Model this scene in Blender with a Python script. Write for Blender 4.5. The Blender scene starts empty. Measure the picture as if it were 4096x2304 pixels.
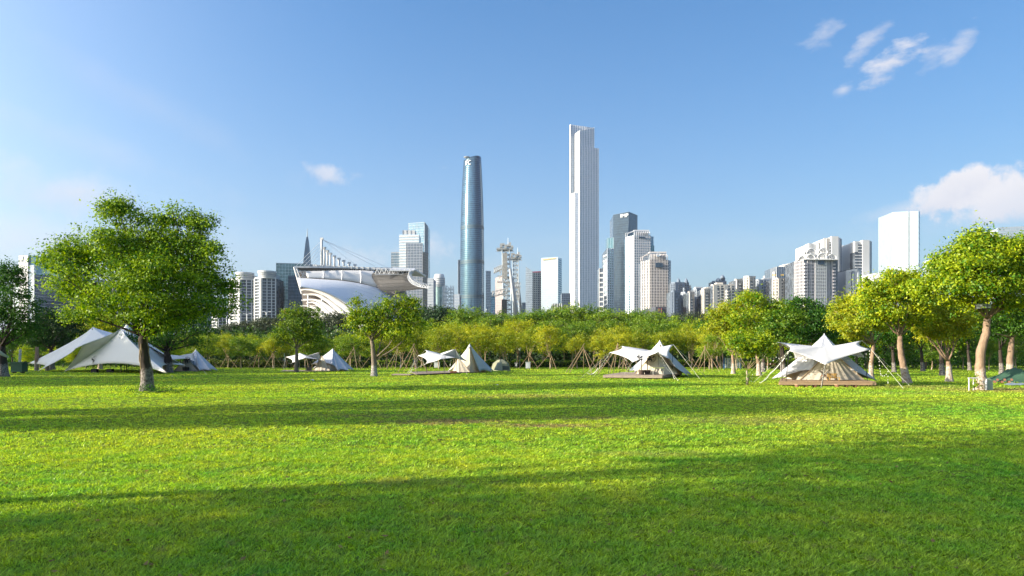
import bpy, math, random
import numpy as np
from mathutils import Vector, Matrix
S = bpy.context.scene
C = S.collection
rad = math.radians
# ------------------------------------------------------------------ camera, sky, sun, exposure
F, CX, HY, EYE = 2730.0, 2048.0, 1430.0, 1.75      # focal length in photo pixels, centre column, horizon row, eye height
cam = bpy.data.objects.new('camera', bpy.data.cameras.new('camera')); C.objects.link(cam)
cam.location = (0, 0, EYE); cam.rotation_euler = (rad(90), 0, 0)
cam.data.sensor_width = 36; cam.data.lens = F/4096*36
cam.data.shift_y = (HY-1152)/4096
cam.data.clip_start = .2; cam.data.clip_end = 12000
S.camera = cam
SUN_EL, SUN_AZ = 16.0, 15.0                        # height of the sun; how far behind the picture plane it stands on the left
sd = Vector((-math.cos(rad(SUN_EL))*math.cos(rad(SUN_AZ)), -math.cos(rad(SUN_EL))*math.sin(rad(SUN_AZ)), math.sin(rad(SUN_EL))))
sl = bpy.data.lights.new('sun', 'SUN'); sl.energy = 3.6; sl.angle = rad(.55); sl.color = (1, .90, .74)
so = bpy.data.objects.new('sun', sl); C.objects.link(so)
so.rotation_euler = sd.to_track_quat('Z', 'Y').to_euler(); so.location = (-60, -20, 60)
S.view_settings.view_transform = 'Standard'; S.view_settings.look = 'None'
S.view_settings.gamma = 1; S.view_settings.use_curve_mapping = False
S.view_settings.exposure = 1.6
S.cycles.max_bounces = 6; S.cycles.diffuse_bounces = 3; S.cycles.glossy_bounces = 3; S.cycles.transmission_bounces = 4
S.cycles.sample_clamp_indirect = 6; S.cycles.caustics_reflective = False; S.cycles.caustics_refractive = False
W = bpy.data.worlds.new('World'); S.world = W; W.use_nodes = True
def sky_world():
    nt = W.node_tree; N = nt.nodes; L = nt.links; N.clear()
    out = N.new('ShaderNodeOutputWorld'); bg = N.new('ShaderNodeBackground'); bg.inputs[1].default_value = .089
    L.new(bg.outputs[0], out.inputs[0])
    sk = N.new('ShaderNodeTexSky'); sk.sky_type = 'NISHITA'; sk.sun_disc = False
    sk.sun_elevation = rad(SUN_EL)
    sk.sun_rotation = math.atan2(sd.x, sd.y)       # clockwise from +Y
    sk.air_density = 1.1; sk.dust_density = 2.6; sk.ozone_density = 2.4; sk.altitude = 0
    hs = N.new('ShaderNodeHueSaturation'); hs.inputs['Saturation'].default_value = 1.30
    L.new(sk.outputs[0], hs.inputs['Color'])
    tc = N.new('ShaderNodeTexCoord'); sep = N.new('ShaderNodeSeparateXYZ'); L.new(tc.outputs['Generated'], sep.inputs[0])
    def m(op, a, b=None, c=None, clamp=False):
        n = N.new('ShaderNodeMath'); n.operation = op; n.use_clamp = clamp
        for i, v in enumerate((a, b, c)):
            if v is None: continue
            if isinstance(v, (int, float)): n.inputs[i].default_value = v
            else: L.new(v, n.inputs[i])
        return n.outputs[0]
    # azimuth (right of north) and height of each sky direction
    az = m('ARCTAN2', sep.outputs[0], sep.outputs[1]); el = m('ARCSINE', sep.outputs[2])
    def noise(scale, det, rough, stretch=(1, 1, 1), off=0):
        mp = N.new('ShaderNodeMapping'); mp.inputs['Scale'].default_value = stretch; mp.inputs['Location'].default_value = (off, off, 0)
        L.new(tc.outputs['Generated'], mp.inputs[0])
        n = N.new('ShaderNodeTexNoise'); n.inputs['Scale'].default_value = scale; n.inputs['Detail'].default_value = det
        n.inputs['Roughness'].default_value = rough; L.new(mp.outputs[0], n.inputs[0]); return n.outputs[0]
    def ang(px, py):
        d = Vector(((px-CX)/F, 1, (HY-py)/F)).normalized()
        return math.atan2(d.x, d.y), math.asin(d.z)
    def puff(px, py, rx, ry, tilt, edge, nz, amp):
        a0, e0 = ang(px, py); da = m('SUBTRACT', az, a0); de = m('SUBTRACT', el, e0)
        ct, st = math.cos(rad(tilt)), math.sin(rad(tilt))
        u = m('DIVIDE', m('ADD', m('MULTIPLY', da, ct), m('MULTIPLY', de, st)), rx/F)
        v = m('DIVIDE', m('SUBTRACT', m('MULTIPLY', de, ct), m('MULTIPLY', da, st)), ry/F)
        r = m('SQRT', m('ADD', m('MULTIPLY', u, u), m('MULTIPLY', v, v)))
        k = m('ADD', m('SUBTRACT', 1.0, r), m('MULTIPLY', m('SUBTRACT', nz, .5), amp))
        return m('DIVIDE', k, edge, clamp=True), v
    soft = noise(14, 5, .62); fine = noise(46, 6, .66, off=3.1); wisp = noise(30, 6, .6, (1, 1, 2.2), 5.7)
    clouds = []   # (centre px, py, half width, half height, tilt, edge softness, noise, noise strength, opacity)
    for (px, py, rx, ry, ti, ed, nz, am, op) in [
        (1300, 697, 95, 42, -8, .75, fine, 2.2, .62), (1335, 715, 55, 34, -20, .8, fine, 2.0, .35), (1425, 700, 28, 12, 0, 1, fine, 2.5, .2),
        (1780, 672, 26, 14, 0, 1, fine, 2.5, .16),
        (3300, 125, 80, 38, 30, 1.0, wisp, 3.2, .5), (3465, 165, 80, 42, 40, 1.0, wisp, 3.2, .55), (3560, 255, 130, 52, 24, .9, wisp, 3.0, .85),
        (3725, 225, 55, 42, 30, 1.1, wisp, 3.4, .42), (3835, 190, 65, 34, 45, 1.0, wisp, 3.2, .55), (3375, 360, 50, 28, 30, 1.0, wisp, 2.6, .6),
        (3870, 770, 190, 72, 10, .45, fine, 1.6, 1.0), (3860, 735, 85, 60, 0, .35, fine, 1.4, 1.0), (4080, 775, 230, 80, 14, .5, fine, 1.6, .95),
        (3735, 790, 90, 50, 12, .5, fine, 1.8, .6), (3680, 830, 170, 34, 6, .9, soft, 2.0, .5), (3960, 870, 330, 60, 2, 1.2, soft, 1.6, .30),
        (250, 790, 300, 95, -6, 1.2, soft, 2.6, .62), (320, 765, 120, 45, 0, 1.1, fine, 2.6, .45), (120, 950, 420, 110, 0, 1.5, soft, 2.2, .45), (600, 420, 620, 60, -22, 1.8, soft, 3.0, .16), (300, 560, 500, 50, -14, 1.8, soft, 3.0, .2),
        (1735, 985, 80, 60, -20, 1.1, fine, 2.6, .4), (1690, 1010, 120, 60, 0, 1.4, fine, 2.2, .3), (1430, 1040, 190, 60, 0, 1.3, fine, 2.4, .38),
        (1980, 1075, 170, 60, 0, 1.5, soft, 2.0, .22), (2750, 1010, 700, 90, 0, 2.0, soft, 2.2, .18), (800, 1000, 700, 120, 0, 2.0, soft, 2.2, .22)]:
        k, v = puff(px, py, rx, ry, ti, ed, nz, am)
        clouds.append((m('MULTIPLY', k, op), v))
    # pale air near the horizon, stronger towards the sun
    hz = m('POWER', m('SUBTRACT', 1.0, m('ABSOLUTE', sep.outputs[2]), clamp=True), 4.2)
    left = m('MULTIPLY_ADD', sep.outputs[0], -.5, .42, clamp=True)
    hzk = m('MULTIPLY', hz, m('MULTIPLY_ADD', left, .42, .55), clamp=True)
    def mix(f, a, b):
        n = N.new('ShaderNodeMix'); n.data_type = 'RGBA'
        L.new(f, n.inputs['Factor'])
        for i, v in ((6, a), (7, b)):
            if isinstance(v, tuple): n.inputs[i].default_value = v
            else: L.new(v, n.inputs[i])
        return n.outputs[2]
    col = hs.outputs[0]
    tint = N.new('ShaderNodeMix'); tint.data_type = 'RGBA'; tint.blend_type = 'MULTIPLY'; tint.inputs['Factor'].default_value = 1
    L.new(col, tint.inputs[6]); tint.inputs[7].default_value = (.80, .98, 1.12, 1); col = tint.outputs[2]
    col = mix(hzk, col, (1.9, 2.2, 2.95, 1))
    # the sky away from the sun is a little deeper; a broad pale glow is added around the sun to brighten the shade
    rt = m('MULTIPLY_ADD', sep.outputs[0], -.30, .93, clamp=True); md_ = N.new('ShaderNodeMix'); md_.data_type = 'RGBA'; md_.blend_type = 'MULTIPLY'; md_.inputs['Factor'].default_value = 1
    cb = N.new('ShaderNodeCombineColor'); L.new(rt, cb.inputs[0]); L.new(rt, cb.inputs[1]); L.new(rt, cb.inputs[2]); L.new(col, md_.inputs[6]); L.new(cb.outputs[0], md_.inputs[7]); col = md_.outputs[2]
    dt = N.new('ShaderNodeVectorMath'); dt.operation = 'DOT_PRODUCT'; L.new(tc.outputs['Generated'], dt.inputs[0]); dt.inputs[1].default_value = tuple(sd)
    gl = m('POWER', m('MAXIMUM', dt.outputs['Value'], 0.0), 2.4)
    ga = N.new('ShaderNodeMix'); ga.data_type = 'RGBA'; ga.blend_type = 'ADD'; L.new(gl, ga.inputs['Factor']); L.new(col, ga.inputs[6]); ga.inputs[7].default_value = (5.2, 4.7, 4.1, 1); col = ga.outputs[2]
    for k, v in clouds:
        lit = m('MULTIPLY_ADD', v, .35, .62, clamp=True)
        cc = mix(lit, (2.1, 2.3, 2.9, 1), (3.4, 3.35, 3.5, 1))
        col = mix(k, col, cc)
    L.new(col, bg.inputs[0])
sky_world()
# ------------------------------------------------------------------ helpers
def P(px, py, D): return Vector(((px-CX)/F*D, D, EYE+(HY-py)/F*D))
def GD(py): return EYE*F/(py-HY)                   # distance of a point of the ground
def G(px, py): D = GD(py); return Vector(((px-CX)/F*D, D, 0))
def X(px, D): return (px-CX)/F*D
def Z(py, D): return EYE+(HY-py)/F*D
def tag(o, label=None, cat=None, group=None, kind=None):
    if label: o['label'] = label
    if cat: o['category'] = cat
    if group: o['group'] = group
    if kind: o['kind'] = kind
    return o
def thing(name, loc, label, cat, group=None):
    o = bpy.data.objects.new(name, None); C.objects.link(o); o.location = loc; o.empty_display_size = .5
    return tag(o, label, cat, group)
class MB:
    def __init__(s): s.v = []; s.f = []; s.mi = []; s.m = 0
    def add(s, vs, fs):
        b = len(s.v); s.v += [tuple(v) for v in vs]; s.f += [tuple(i+b for i in f) for f in fs]; s.mi += [s.m]*len(fs); return s
    def box(s, c, d, rz=0):
        x, y, z = d[0]/2, d[1]/2, d[2]/2; ca, sa = math.cos(rz), math.sin(rz)
        vs = [(c[0]+a*x*ca-b*y*sa, c[1]+a*x*sa+b*y*ca, c[2]+e*z) for e in (-1, 1) for a, b in ((-1, -1), (1, -1), (1, 1), (-1, 1))]
        return s.add(vs, [(3, 2, 1, 0), (4, 5, 6, 7), (0, 1, 5, 4), (1, 2, 6, 5), (2, 3, 7, 6), (3, 0, 4, 7)])
    def prism(s, poly, z0, z1):
        n = len(poly); zt = z1 if isinstance(z1, (list, tuple)) else [z1]*n
        vs = [(p[0], p[1], z0) for p in poly]+[(p[0], p[1], t) for p, t in zip(poly, zt)]
        return s.add(vs, [tuple(range(n-1, -1, -1)), tuple(range(n, 2*n))]+[(i, (i+1) % n, n+(i+1) % n, n+i) for i in range(n)])
    def tube(s, pts, rs, n=6, cap=True):
        pts = [Vector(p) for p in pts]
        if isinstance(rs, (int, float)): rs = [rs]*len(pts)
        b = len(s.v); up = None; k = len(pts)
        for i, p in enumerate(pts):
            t = (pts[min(i+1, k-1)]-pts[max(i-1, 0)]).normalized()
            if up is None or abs(up.dot(t)) > .95: up = Vector((1, 0, 0)) if abs(t.x) < .8 else Vector((0, 1, 0))
            a = t.cross(up).normalized(); c = t.cross(a).normalized(); up = -c if False else up
            for j in range(n):
                th = 2*math.pi*j/n; s.v.append(tuple(p+(a*math.cos(th)+c*math.sin(th))*rs[i]))
        nf = 0
        for i in range(k-1):
            for j in range(n):
                s.f.append((b+i*n+j, b+i*n+(j+1) % n, b+(i+1)*n+(j+1) % n, b+(i+1)*n+j)); nf += 1
        if cap:
            s.f.append(tuple(b+j for j in range(n))[::-1]); s.f.append(tuple(b+(k-1)*n+j for j in range(n))); nf += 2
        s.mi += [s.m]*nf; return s
    def lathe(s, c, prof, n=16):
        b = len(s.v); k = len(prof)
        for r, z in prof:
            for j in range(n):
                th = 2*math.pi*j/n; s.v.append((c[0]+r*math.cos(th), c[1]+r*math.sin(th), c[2]+z))
        for i in range(k-1):
            for j in range(n): s.f.append((b+i*n+j, b+i*n+(j+1) % n, b+(i+1)*n+(j+1) % n, b+(i+1)*n+j)); s.mi.append(s.m)
        s.f.append(tuple(b+j for j in range(n))[::-1]); s.f.append(tuple(b+(k-1)*n+j for j in range(n))); s.mi += [s.m, s.m]
        return s
    def loft(s, A, B, m=1):
        n = len(A); b = len(s.v)
        for j in range(m+1):
            t = j/m
            for p, q in zip(A, B): s.v.append(tuple(Vector(p).lerp(Vector(q), t)))
        for j in range(m):
            for i in range(n-1): s.f.append((b+j*n+i, b+j*n+i+1, b+(j+1)*n+i+1, b+(j+1)*n+i)); s.mi.append(s.m)
        return s
    def build(s, name, mat, parent=None, smooth=False, kind=None, solid=0):
        me = bpy.data.meshes.new(name)
        off = parent_loc(parent)
        vs = [(v[0]-off[0], v[1]-off[1], v[2]-off[2]) for v in s.v] if parent else s.v
        me.from_pydata(vs, [], s.f)
        for mm in (mat if isinstance(mat, (list, tuple)) else [mat]): me.materials.append(mm)
        if isinstance(mat, (list, tuple)): me.polygons.foreach_set('material_index', s.mi)
        if smooth: me.polygons.foreach_set('use_smooth', [True]*len(me.polygons))
        me.update()
        o = bpy.data.objects.new(name, me); C.objects.link(o)
        if parent: o.parent = parent
        if kind: o['kind'] = kind
        if solid:
            md = o.modifiers.new('thick', 'SOLIDIFY'); md.thickness = solid; md.offset = 0
        return o
def parent_loc(p):
    v = Vector((0, 0, 0))
    while p is not None: v += p.location; p = p.parent
    return v
# ------------------------------------------------------------------ materials
def newmat(name):
    m = bpy.data.materials.new(name); m.use_nodes = True; nt = m.node_tree
    return m, nt, nt.nodes, nt.links, nt.nodes['Principled BSDF']
def mat(name, col, rough=.75, metal=0, var=.12, scale=1.5, bump=0, spec=.4, stretch=(1, 1, 1)):
    m, nt, N, L, b = newmat(name)
    b.inputs['Roughness'].default_value = rough; b.inputs['Metallic'].default_value = metal
    b.inputs['Specular IOR Level'].default_value = spec
    tc = N.new('ShaderNodeTexCoord'); mp = N.new('ShaderNodeMapping'); mp.inputs['Scale'].default_value = stretch; L.new(tc.outputs['Object'], mp.inputs[0])
    nz = N.new('ShaderNodeTexNoise'); nz.inputs['Scale'].default_value = scale; nz.inputs['Detail'].default_value = 5; nz.inputs['Roughness'].default_value = .6
    L.new(mp.outputs[0], nz.inputs[0])
    cr = N.new('ShaderNodeMix'); cr.data_type = 'RGBA'; L.new(nz.outputs[0], cr.inputs['Factor'])
    cr.inputs[6].default_value = tuple(max(0, c*(1-var*1.8)) for c in col)+(1,); cr.inputs[7].default_value = tuple(min(1, c*(1+var*1.8)) for c in col)+(1,)
    L.new(cr.outputs[2], b.inputs['Base Color'])
    if bump:
        bp = N.new('ShaderNodeBump'); bp.inputs['Strength'].default_value = bump; bp.inputs['Distance'].default_value = .05
        L.new(nz.outputs[0], bp.inputs['Height']); L.new(bp.outputs[0], b.inputs['Normal'])
    return m
def glass(name, col, panel=(1.6, 3.9), var=.35, rough=.12, metal=.55, tilt=.02, lit=None):
    """curtain wall: each pane differs a little in tone (blinds, coating) and in tilt"""
    m, nt, N, L, b = newmat(name)
    b.inputs['Roughness'].default_value = rough; b.inputs['Metallic'].default_value = metal
    tc = N.new('ShaderNodeTexCoord'); sp = N.new('ShaderNodeSeparateXYZ'); L.new(tc.outputs['Object'], sp.inputs[0])
    def mm(op, a, c=None, d=None):
        n = N.new('ShaderNodeMath'); n.operation = op
        for i, v in enumerate((a, c, d)):
            if v is None: continue
            if isinstance(v, (int, float)): n.inputs[i].default_value = v
            else: L.new(v, n.inputs[i])
        return n.outputs[0]
    u = mm('FLOOR', mm('DIVIDE', mm('MULTIPLY_ADD', sp.outputs[1], .73, sp.outputs[0]), panel[0]))
    v = mm('FLOOR', mm('DIVIDE', sp.outputs[2], panel[1]))
    cb = N.new('ShaderNodeCombineXYZ'); L.new(u, cb.inputs[0]); L.new(v, cb.inputs[1])
    wn = N.new('ShaderNodeTexWhiteNoise'); wn.noise_dimensions = '2D'; L.new(cb.outputs[0], wn.inputs['Vector'])
    nz = N.new('ShaderNodeTexNoise'); nz.inputs['Scale'].default_value = .035; nz.inputs['Detail'].default_value = 3; L.new(tc.outputs['Object'], nz.inputs[0])
    f = mm('ADD', mm('MULTIPLY', wn.outputs[0], .6), mm('MULTIPLY', nz.outputs[0], .45))
    cr = N.new('ShaderNodeMix'); cr.data_type = 'RGBA'; L.new(f, cr.inputs['Factor'])
    cr.inputs[6].default_value = tuple(c*(1-var) for c in col)+(1,); cr.inputs[7].default_value = tuple(min(1, c*(1+var)) for c in col)+(1,)
    L.new(cr.outputs[2], b.inputs['Base Color'])
    if tilt:
        ge = N.new('ShaderNodeNewGeometry'); va = N.new('ShaderNodeVectorMath'); va.operation = 'SUBTRACT'; va.inputs[1].default_value = (.5, .5, .5)
        L.new(wn.outputs['Color'], va.inputs[0]); vs = N.new('ShaderNodeVectorMath'); vs.operation = 'SCALE'; vs.inputs['Scale'].default_value = tilt
        L.new(va.outputs[0], vs.inputs[0]); ad = N.new('ShaderNodeVectorMath'); L.new(ge.outputs['Normal'], ad.inputs[0]); L.new(vs.outputs[0], ad.inputs[1])
        no = N.new('ShaderNodeVectorMath'); no.operation = 'NORMALIZE'; L.new(ad.outputs[0], no.inputs[0]); L.new(no.outputs[0], b.inputs['Normal'])
    return m
def leafmat(name, c1, c2, trans=.35, tcol=None, gloss=.025):
    m, nt, N, L, b = newmat(name); N.remove(b); out = N['Material Output']
    at = N.new('ShaderNodeAttribute'); at.attribute_name = 'tint'
    mx = N.new('ShaderNodeMix'); mx.data_type = 'RGBA'; L.new(at.outputs['Fac'], mx.inputs['Factor'])
    mx.inputs[6].default_value = c1+(1,); mx.inputs[7].default_value = c2+(1,)
    oi = N.new('ShaderNodeObjectInfo'); hs = N.new('ShaderNodeHueSaturation'); ml = N.new('ShaderNodeMapRange')
    L.new(oi.outputs['Random'], ml.inputs[0]); ml.inputs[3].default_value = .82; ml.inputs[4].default_value = 1.15
    L.new(ml.outputs[0], hs.inputs['Value']); mh = N.new('ShaderNodeMapRange'); L.new(oi.outputs['Random'], mh.inputs[0]); mh.inputs[3].default_value = .512; mh.inputs[4].default_value = .488
    L.new(mh.outputs[0], hs.inputs['Hue']); L.new(mx.outputs[2], hs.inputs['Color'])
    d = N.new('ShaderNodeBsdfDiffuse'); t = N.new('ShaderNodeBsdfTranslucent'); g = N.new('ShaderNodeBsdfGlossy'); g.inputs['Roughness'].default_value = .5
    g.inputs['Color'].default_value = (.9, .9, .8, 1)
    L.new(hs.outputs[0], d.inputs[0])
    tm = N.new('ShaderNodeMix'); tm.data_type = 'RGBA'; tm.blend_type = 'MULTIPLY'; tm.inputs['Factor'].default_value = 1
    L.new(hs.outputs[0], tm.inputs[6]); tm.inputs[7].default_value = (tcol or (1.5, 1.25, .45))+(1,); L.new(tm.outputs[2], t.inputs[0])
    a = N.new('ShaderNodeMixShader'); a.inputs[0].default_value = trans; L.new(d.outputs[0], a.inputs[1]); L.new(t.outputs[0], a.inputs[2])
    c = N.new('ShaderNodeMixShader'); c.inputs[0].default_value = gloss; L.new(a.outputs[0], c.inputs[1]); L.new(g.outputs[0], c.inputs[2])
    L.new(c.outputs[0], out.inputs[0]); return m
def barkmat(name, col, paint=None, paint_z=1.1):
    m = mat(name, col, .9, 0, .42, 6, 1.0, .2, (1, 1, .3))
    if paint:
        nt = m.node_tree; N = nt.nodes; L = nt.links; b = N['Principled BSDF']; src = b.inputs['Base Color'].links[0].from_socket
        tc = N.new('ShaderNodeTexCoord'); sp = N.new('ShaderNodeSeparateXYZ'); L.new(tc.outputs['Object'], sp.inputs[0])
        nz = N.new('ShaderNodeTexNoise'); nz.inputs['Scale'].default_value = 3.5; nz.inputs['Detail'].default_value = 4; L.new(tc.outputs['Object'], nz.inputs[0])
        a = N.new('ShaderNodeMath'); a.operation = 'MULTIPLY_ADD'; L.new(nz.outputs[0], a.inputs[0]); a.inputs[1].default_value = .8; L.new(sp.outputs[2], a.inputs[2])
        mr = N.new('ShaderNodeMapRange'); L.new(a.outputs[0], mr.inputs[0]); mr.inputs[1].default_value = paint_z+.35; mr.inputs[2].default_value = paint_z+.5; mr.inputs[3].default_value = .85; mr.inputs[4].default_value = 0
        n2 = N.new('ShaderNodeTexNoise'); n2.inputs['Scale'].default_value = 9; n2.inputs['Detail'].default_value = 6; L.new(tc.outputs['Object'], n2.inputs[0])
        r2 = N.new('ShaderNodeMapRange'); L.new(n2.outputs[0], r2.inputs[0]); r2.inputs[1].default_value = .35; r2.inputs[2].default_value = .55
        ml = N.new('ShaderNodeMath'); ml.operation = 'MULTIPLY'; L.new(mr.outputs[0], ml.inputs[0]); L.new(r2.outputs[0], ml.inputs[1])
        mx = N.new('ShaderNodeMix'); mx.data_type = 'RGBA'; L.new(ml.outputs[0], mx.inputs['Factor']); L.new(src, mx.inputs[6]); mx.inputs[7].default_value = paint+(1,)
        L.new(mx.outputs[2], b.inputs['Base Color'])
    return m
GLS = {
 'blue': glass('blue_curtain_glass', (.16, .30, .40)), 'teal': glass('teal_curtain_glass', (.10, .24, .28)),
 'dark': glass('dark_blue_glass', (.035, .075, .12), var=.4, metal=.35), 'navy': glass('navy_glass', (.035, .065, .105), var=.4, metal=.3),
 'pale': glass('pale_silver_glass', (.55, .63, .68), var=.12, rough=.22, metal=.5), 'green': glass('grey_green_glass', (.20, .29, .29), (3.2, 3.2), .45, rough=.2),
 'grey': glass('grey_glass', (.20, .25, .31), var=.3, rough=.2), 'window': glass('apartment_window_glass', (.10, .12, .15), (2.2, 3.0), .6, .2, .25, .03),
 'ifc': glass('tapered_tower_glass', (.045, .10, .16), (2.6, 4.4), .33, .10, .62, .012), 'mir': glass('bright_mirror_glass', (.46, .54, .58), (2, 3.9), .12, .32, .5, .02),
 'stripe': glass('slim_tower_glass', (.42, .50, .58), (1.5, 4.2), .25, .2, .5, .015)}
WHT = mat('white_cladding', (.58, .58, .575), .6, var=.04, scale=.08)
TERRA = mat('pale_terracotta', (.74, .72, .73), .55, var=.05, scale=.1)
CREAM = mat('cream_stone', (.62, .57, .50), .8, var=.07, scale=.15)
BEIGE = mat('beige_tile_wall', (.50, .46, .42), .8, var=.1, scale=.12)
GREYW = mat('grey_render', (.33, .36, .40), .8, var=.1, scale=.12)
PINKW = mat('pinkish_stone', (.50, .42, .41), .8, var=.08, scale=.12)
SLATE = mat('slate_blue_wall', (.16, .20, .26), .7, var=.12, scale=.12)
STEEL = mat('white_steel', (.60, .61, .63), .45, .1, .06, 1)
DSTEEL = mat('dark_steel', (.09, .09, .10), .5, .3, .15, 1)
NAVB = mat('navy_metal_fin', (.045, .07, .10), .4, .4)
MUS = mat('charcoal_stone', (.075, .08, .10), .7, var=.12, scale=.1)
MUSRED = mat('red_reveal', (.45, .10, .09), .7)
MEMB = mat('white_membrane', (.72, .70, .69), .6, var=.03, scale=.05)
SHELL = mat('pale_shell_cladding', (.74, .75, .78), .45, .0, .05, .05, spec=.5)
LOUV = mat('grey_louvre', (.075, .07, .07), .6, .2, .15, .3)
CANV = None
def canvas(name, col, trans=.25, stain=.1):
    m, nt, N, L, b = newmat(name); out = N['Material Output']
    b.inputs['Roughness'].default_value = .85; b.inputs['Specular IOR Level'].default_value = .2
    tc = N.new('ShaderNodeTexCoord'); nz = N.new('ShaderNodeTexNoise'); nz.inputs['Scale'].default_value = .9; nz.inputs['Detail'].default_value = 6; L.new(tc.outputs['Object'], nz.inputs[0])
    mx = N.new('ShaderNodeMix'); mx.data_type = 'RGBA'; L.new(nz.outputs[0], mx.inputs['Factor']); mx.inputs[6].default_value = tuple(c*(1-stain) for c in col)+(1,); mx.inputs[7].default_value = tuple(min(.9, c*(1+stain*.5)) for c in col)+(1,)
    L.new(mx.outputs[2], b.inputs['Base Color'])
    n2 = N.new('ShaderNodeTexNoise'); n2.inputs['Scale'].default_value = 2.2; n2.inputs['Detail'].default_value = 3; L.new(tc.outputs['Object'], n2.inputs[0])
    bp = N.new('ShaderNodeBump'); bp.inputs['Strength'].default_value = .45; bp.inputs['Distance'].default_value = .06; L.new(n2.outputs[0], bp.inputs['Height']); L.new(bp.outputs[0], b.inputs['Normal'])
    t = N.new('ShaderNodeBsdfTranslucent'); t.inputs[0].default_value = (col[0], col[1]*.93, col[2]*.8, 1)
    ms = N.new('ShaderNodeMixShader'); ms.inputs[0].default_value = trans; L.new(b.outputs[0], ms.inputs[1]); L.new(t.outputs[0], ms.inputs[2]); L.new(ms.outputs[0], out.inputs[0])
    return m
CW = canvas('white_canvas', (.78, .77, .76)); CC = canvas('cream_canvas', (.66, .60, .50), .22, .22); CG = canvas('grey_white_canvas', (.68, .68, .70), .12)
CTAN = canvas('tan_canvas', (.50, .36, .20), .3, .1)
KHAKI = canvas('khaki_nylon', (.34, .34, .22), .15)
BLACK = mat('black_metal', (.02, .02, .02), .5, .2); ROPE = mat('pale_rope', (.62, .60, .50), .9)
WOOD = mat('deck_wood', (.40, .27, .16), .75, 0, .25, 3, .3, .3, (.4, 4, 4)); GWOOD = mat('weathered_deck_wood', (.30, .24, .19), .85, 0, .3, 3, .3, .3, (.4, 4, 4))
RWOOD = mat('red_brown_wood', (.22, .10, .06), .8, 0, .2, 3); YWOOD = mat('yellow_bench_wood', (.55, .33, .08), .6, 0, .15, 3)
BAMB = mat('bamboo_pole', (.30, .21, .12), .7, 0, .2, 4); WICK = mat('dark_wicker', (.07, .045, .035), .8, 0, .3, 25)
BULB = mat('frosted_bulb', (.85, .83, .75), .4); GBIN = mat('green_bin_plastic', (.02, .09, .06), .5, 0, .1, 2)
BARK = barkmat('grey_brown_bark', (.16, .13, .10)); BARKD = barkmat('dark_bark', (.055, .042, .034), (.30, .27, .25), 1.1)
BARKP = barkmat('pale_tan_bark', (.27, .185, .125), (.50, .43, .37), 1.1); BARKW = barkmat('whitewashed_bark', (.20, .16, .12), (.50, .47, .44), 1.0)
BARKL = barkmat('light_young_bark', (.34, .25, .16), (.5, .42, .34), .9)
LF = {
 'left': leafmat('banyan_leaves', (.022, .11, .005), (.30, .47, .010), .36), 'bright': leafmat('sunny_leaves', (.06, .19, .004), (.50, .56, .008), .40),
 'yellow': leafmat('yellow_green_leaves', (.14, .24, .008), (.50, .50, .014), .42), 'mid': leafmat('mid_green_leaves', (.045, .145, .008), (.27, .37, .012), .36),
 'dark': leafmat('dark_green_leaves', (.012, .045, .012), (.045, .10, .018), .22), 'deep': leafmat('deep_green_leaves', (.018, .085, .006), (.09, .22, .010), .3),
 'far': leafmat('far_dull_leaves', (.035, .055, .030), (.075, .10, .045), .2), 'hedge': leafmat('hedge_leaves', (.03, .075, .010), (.13, .17, .02), .3),
 'purple': leafmat('purple_blossom', (.16, .10, .30), (.32, .22, .50), .2), 'pink': leafmat('pink_blossom', (.5, .12, .14), (.6, .25, .22), .2)}
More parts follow.
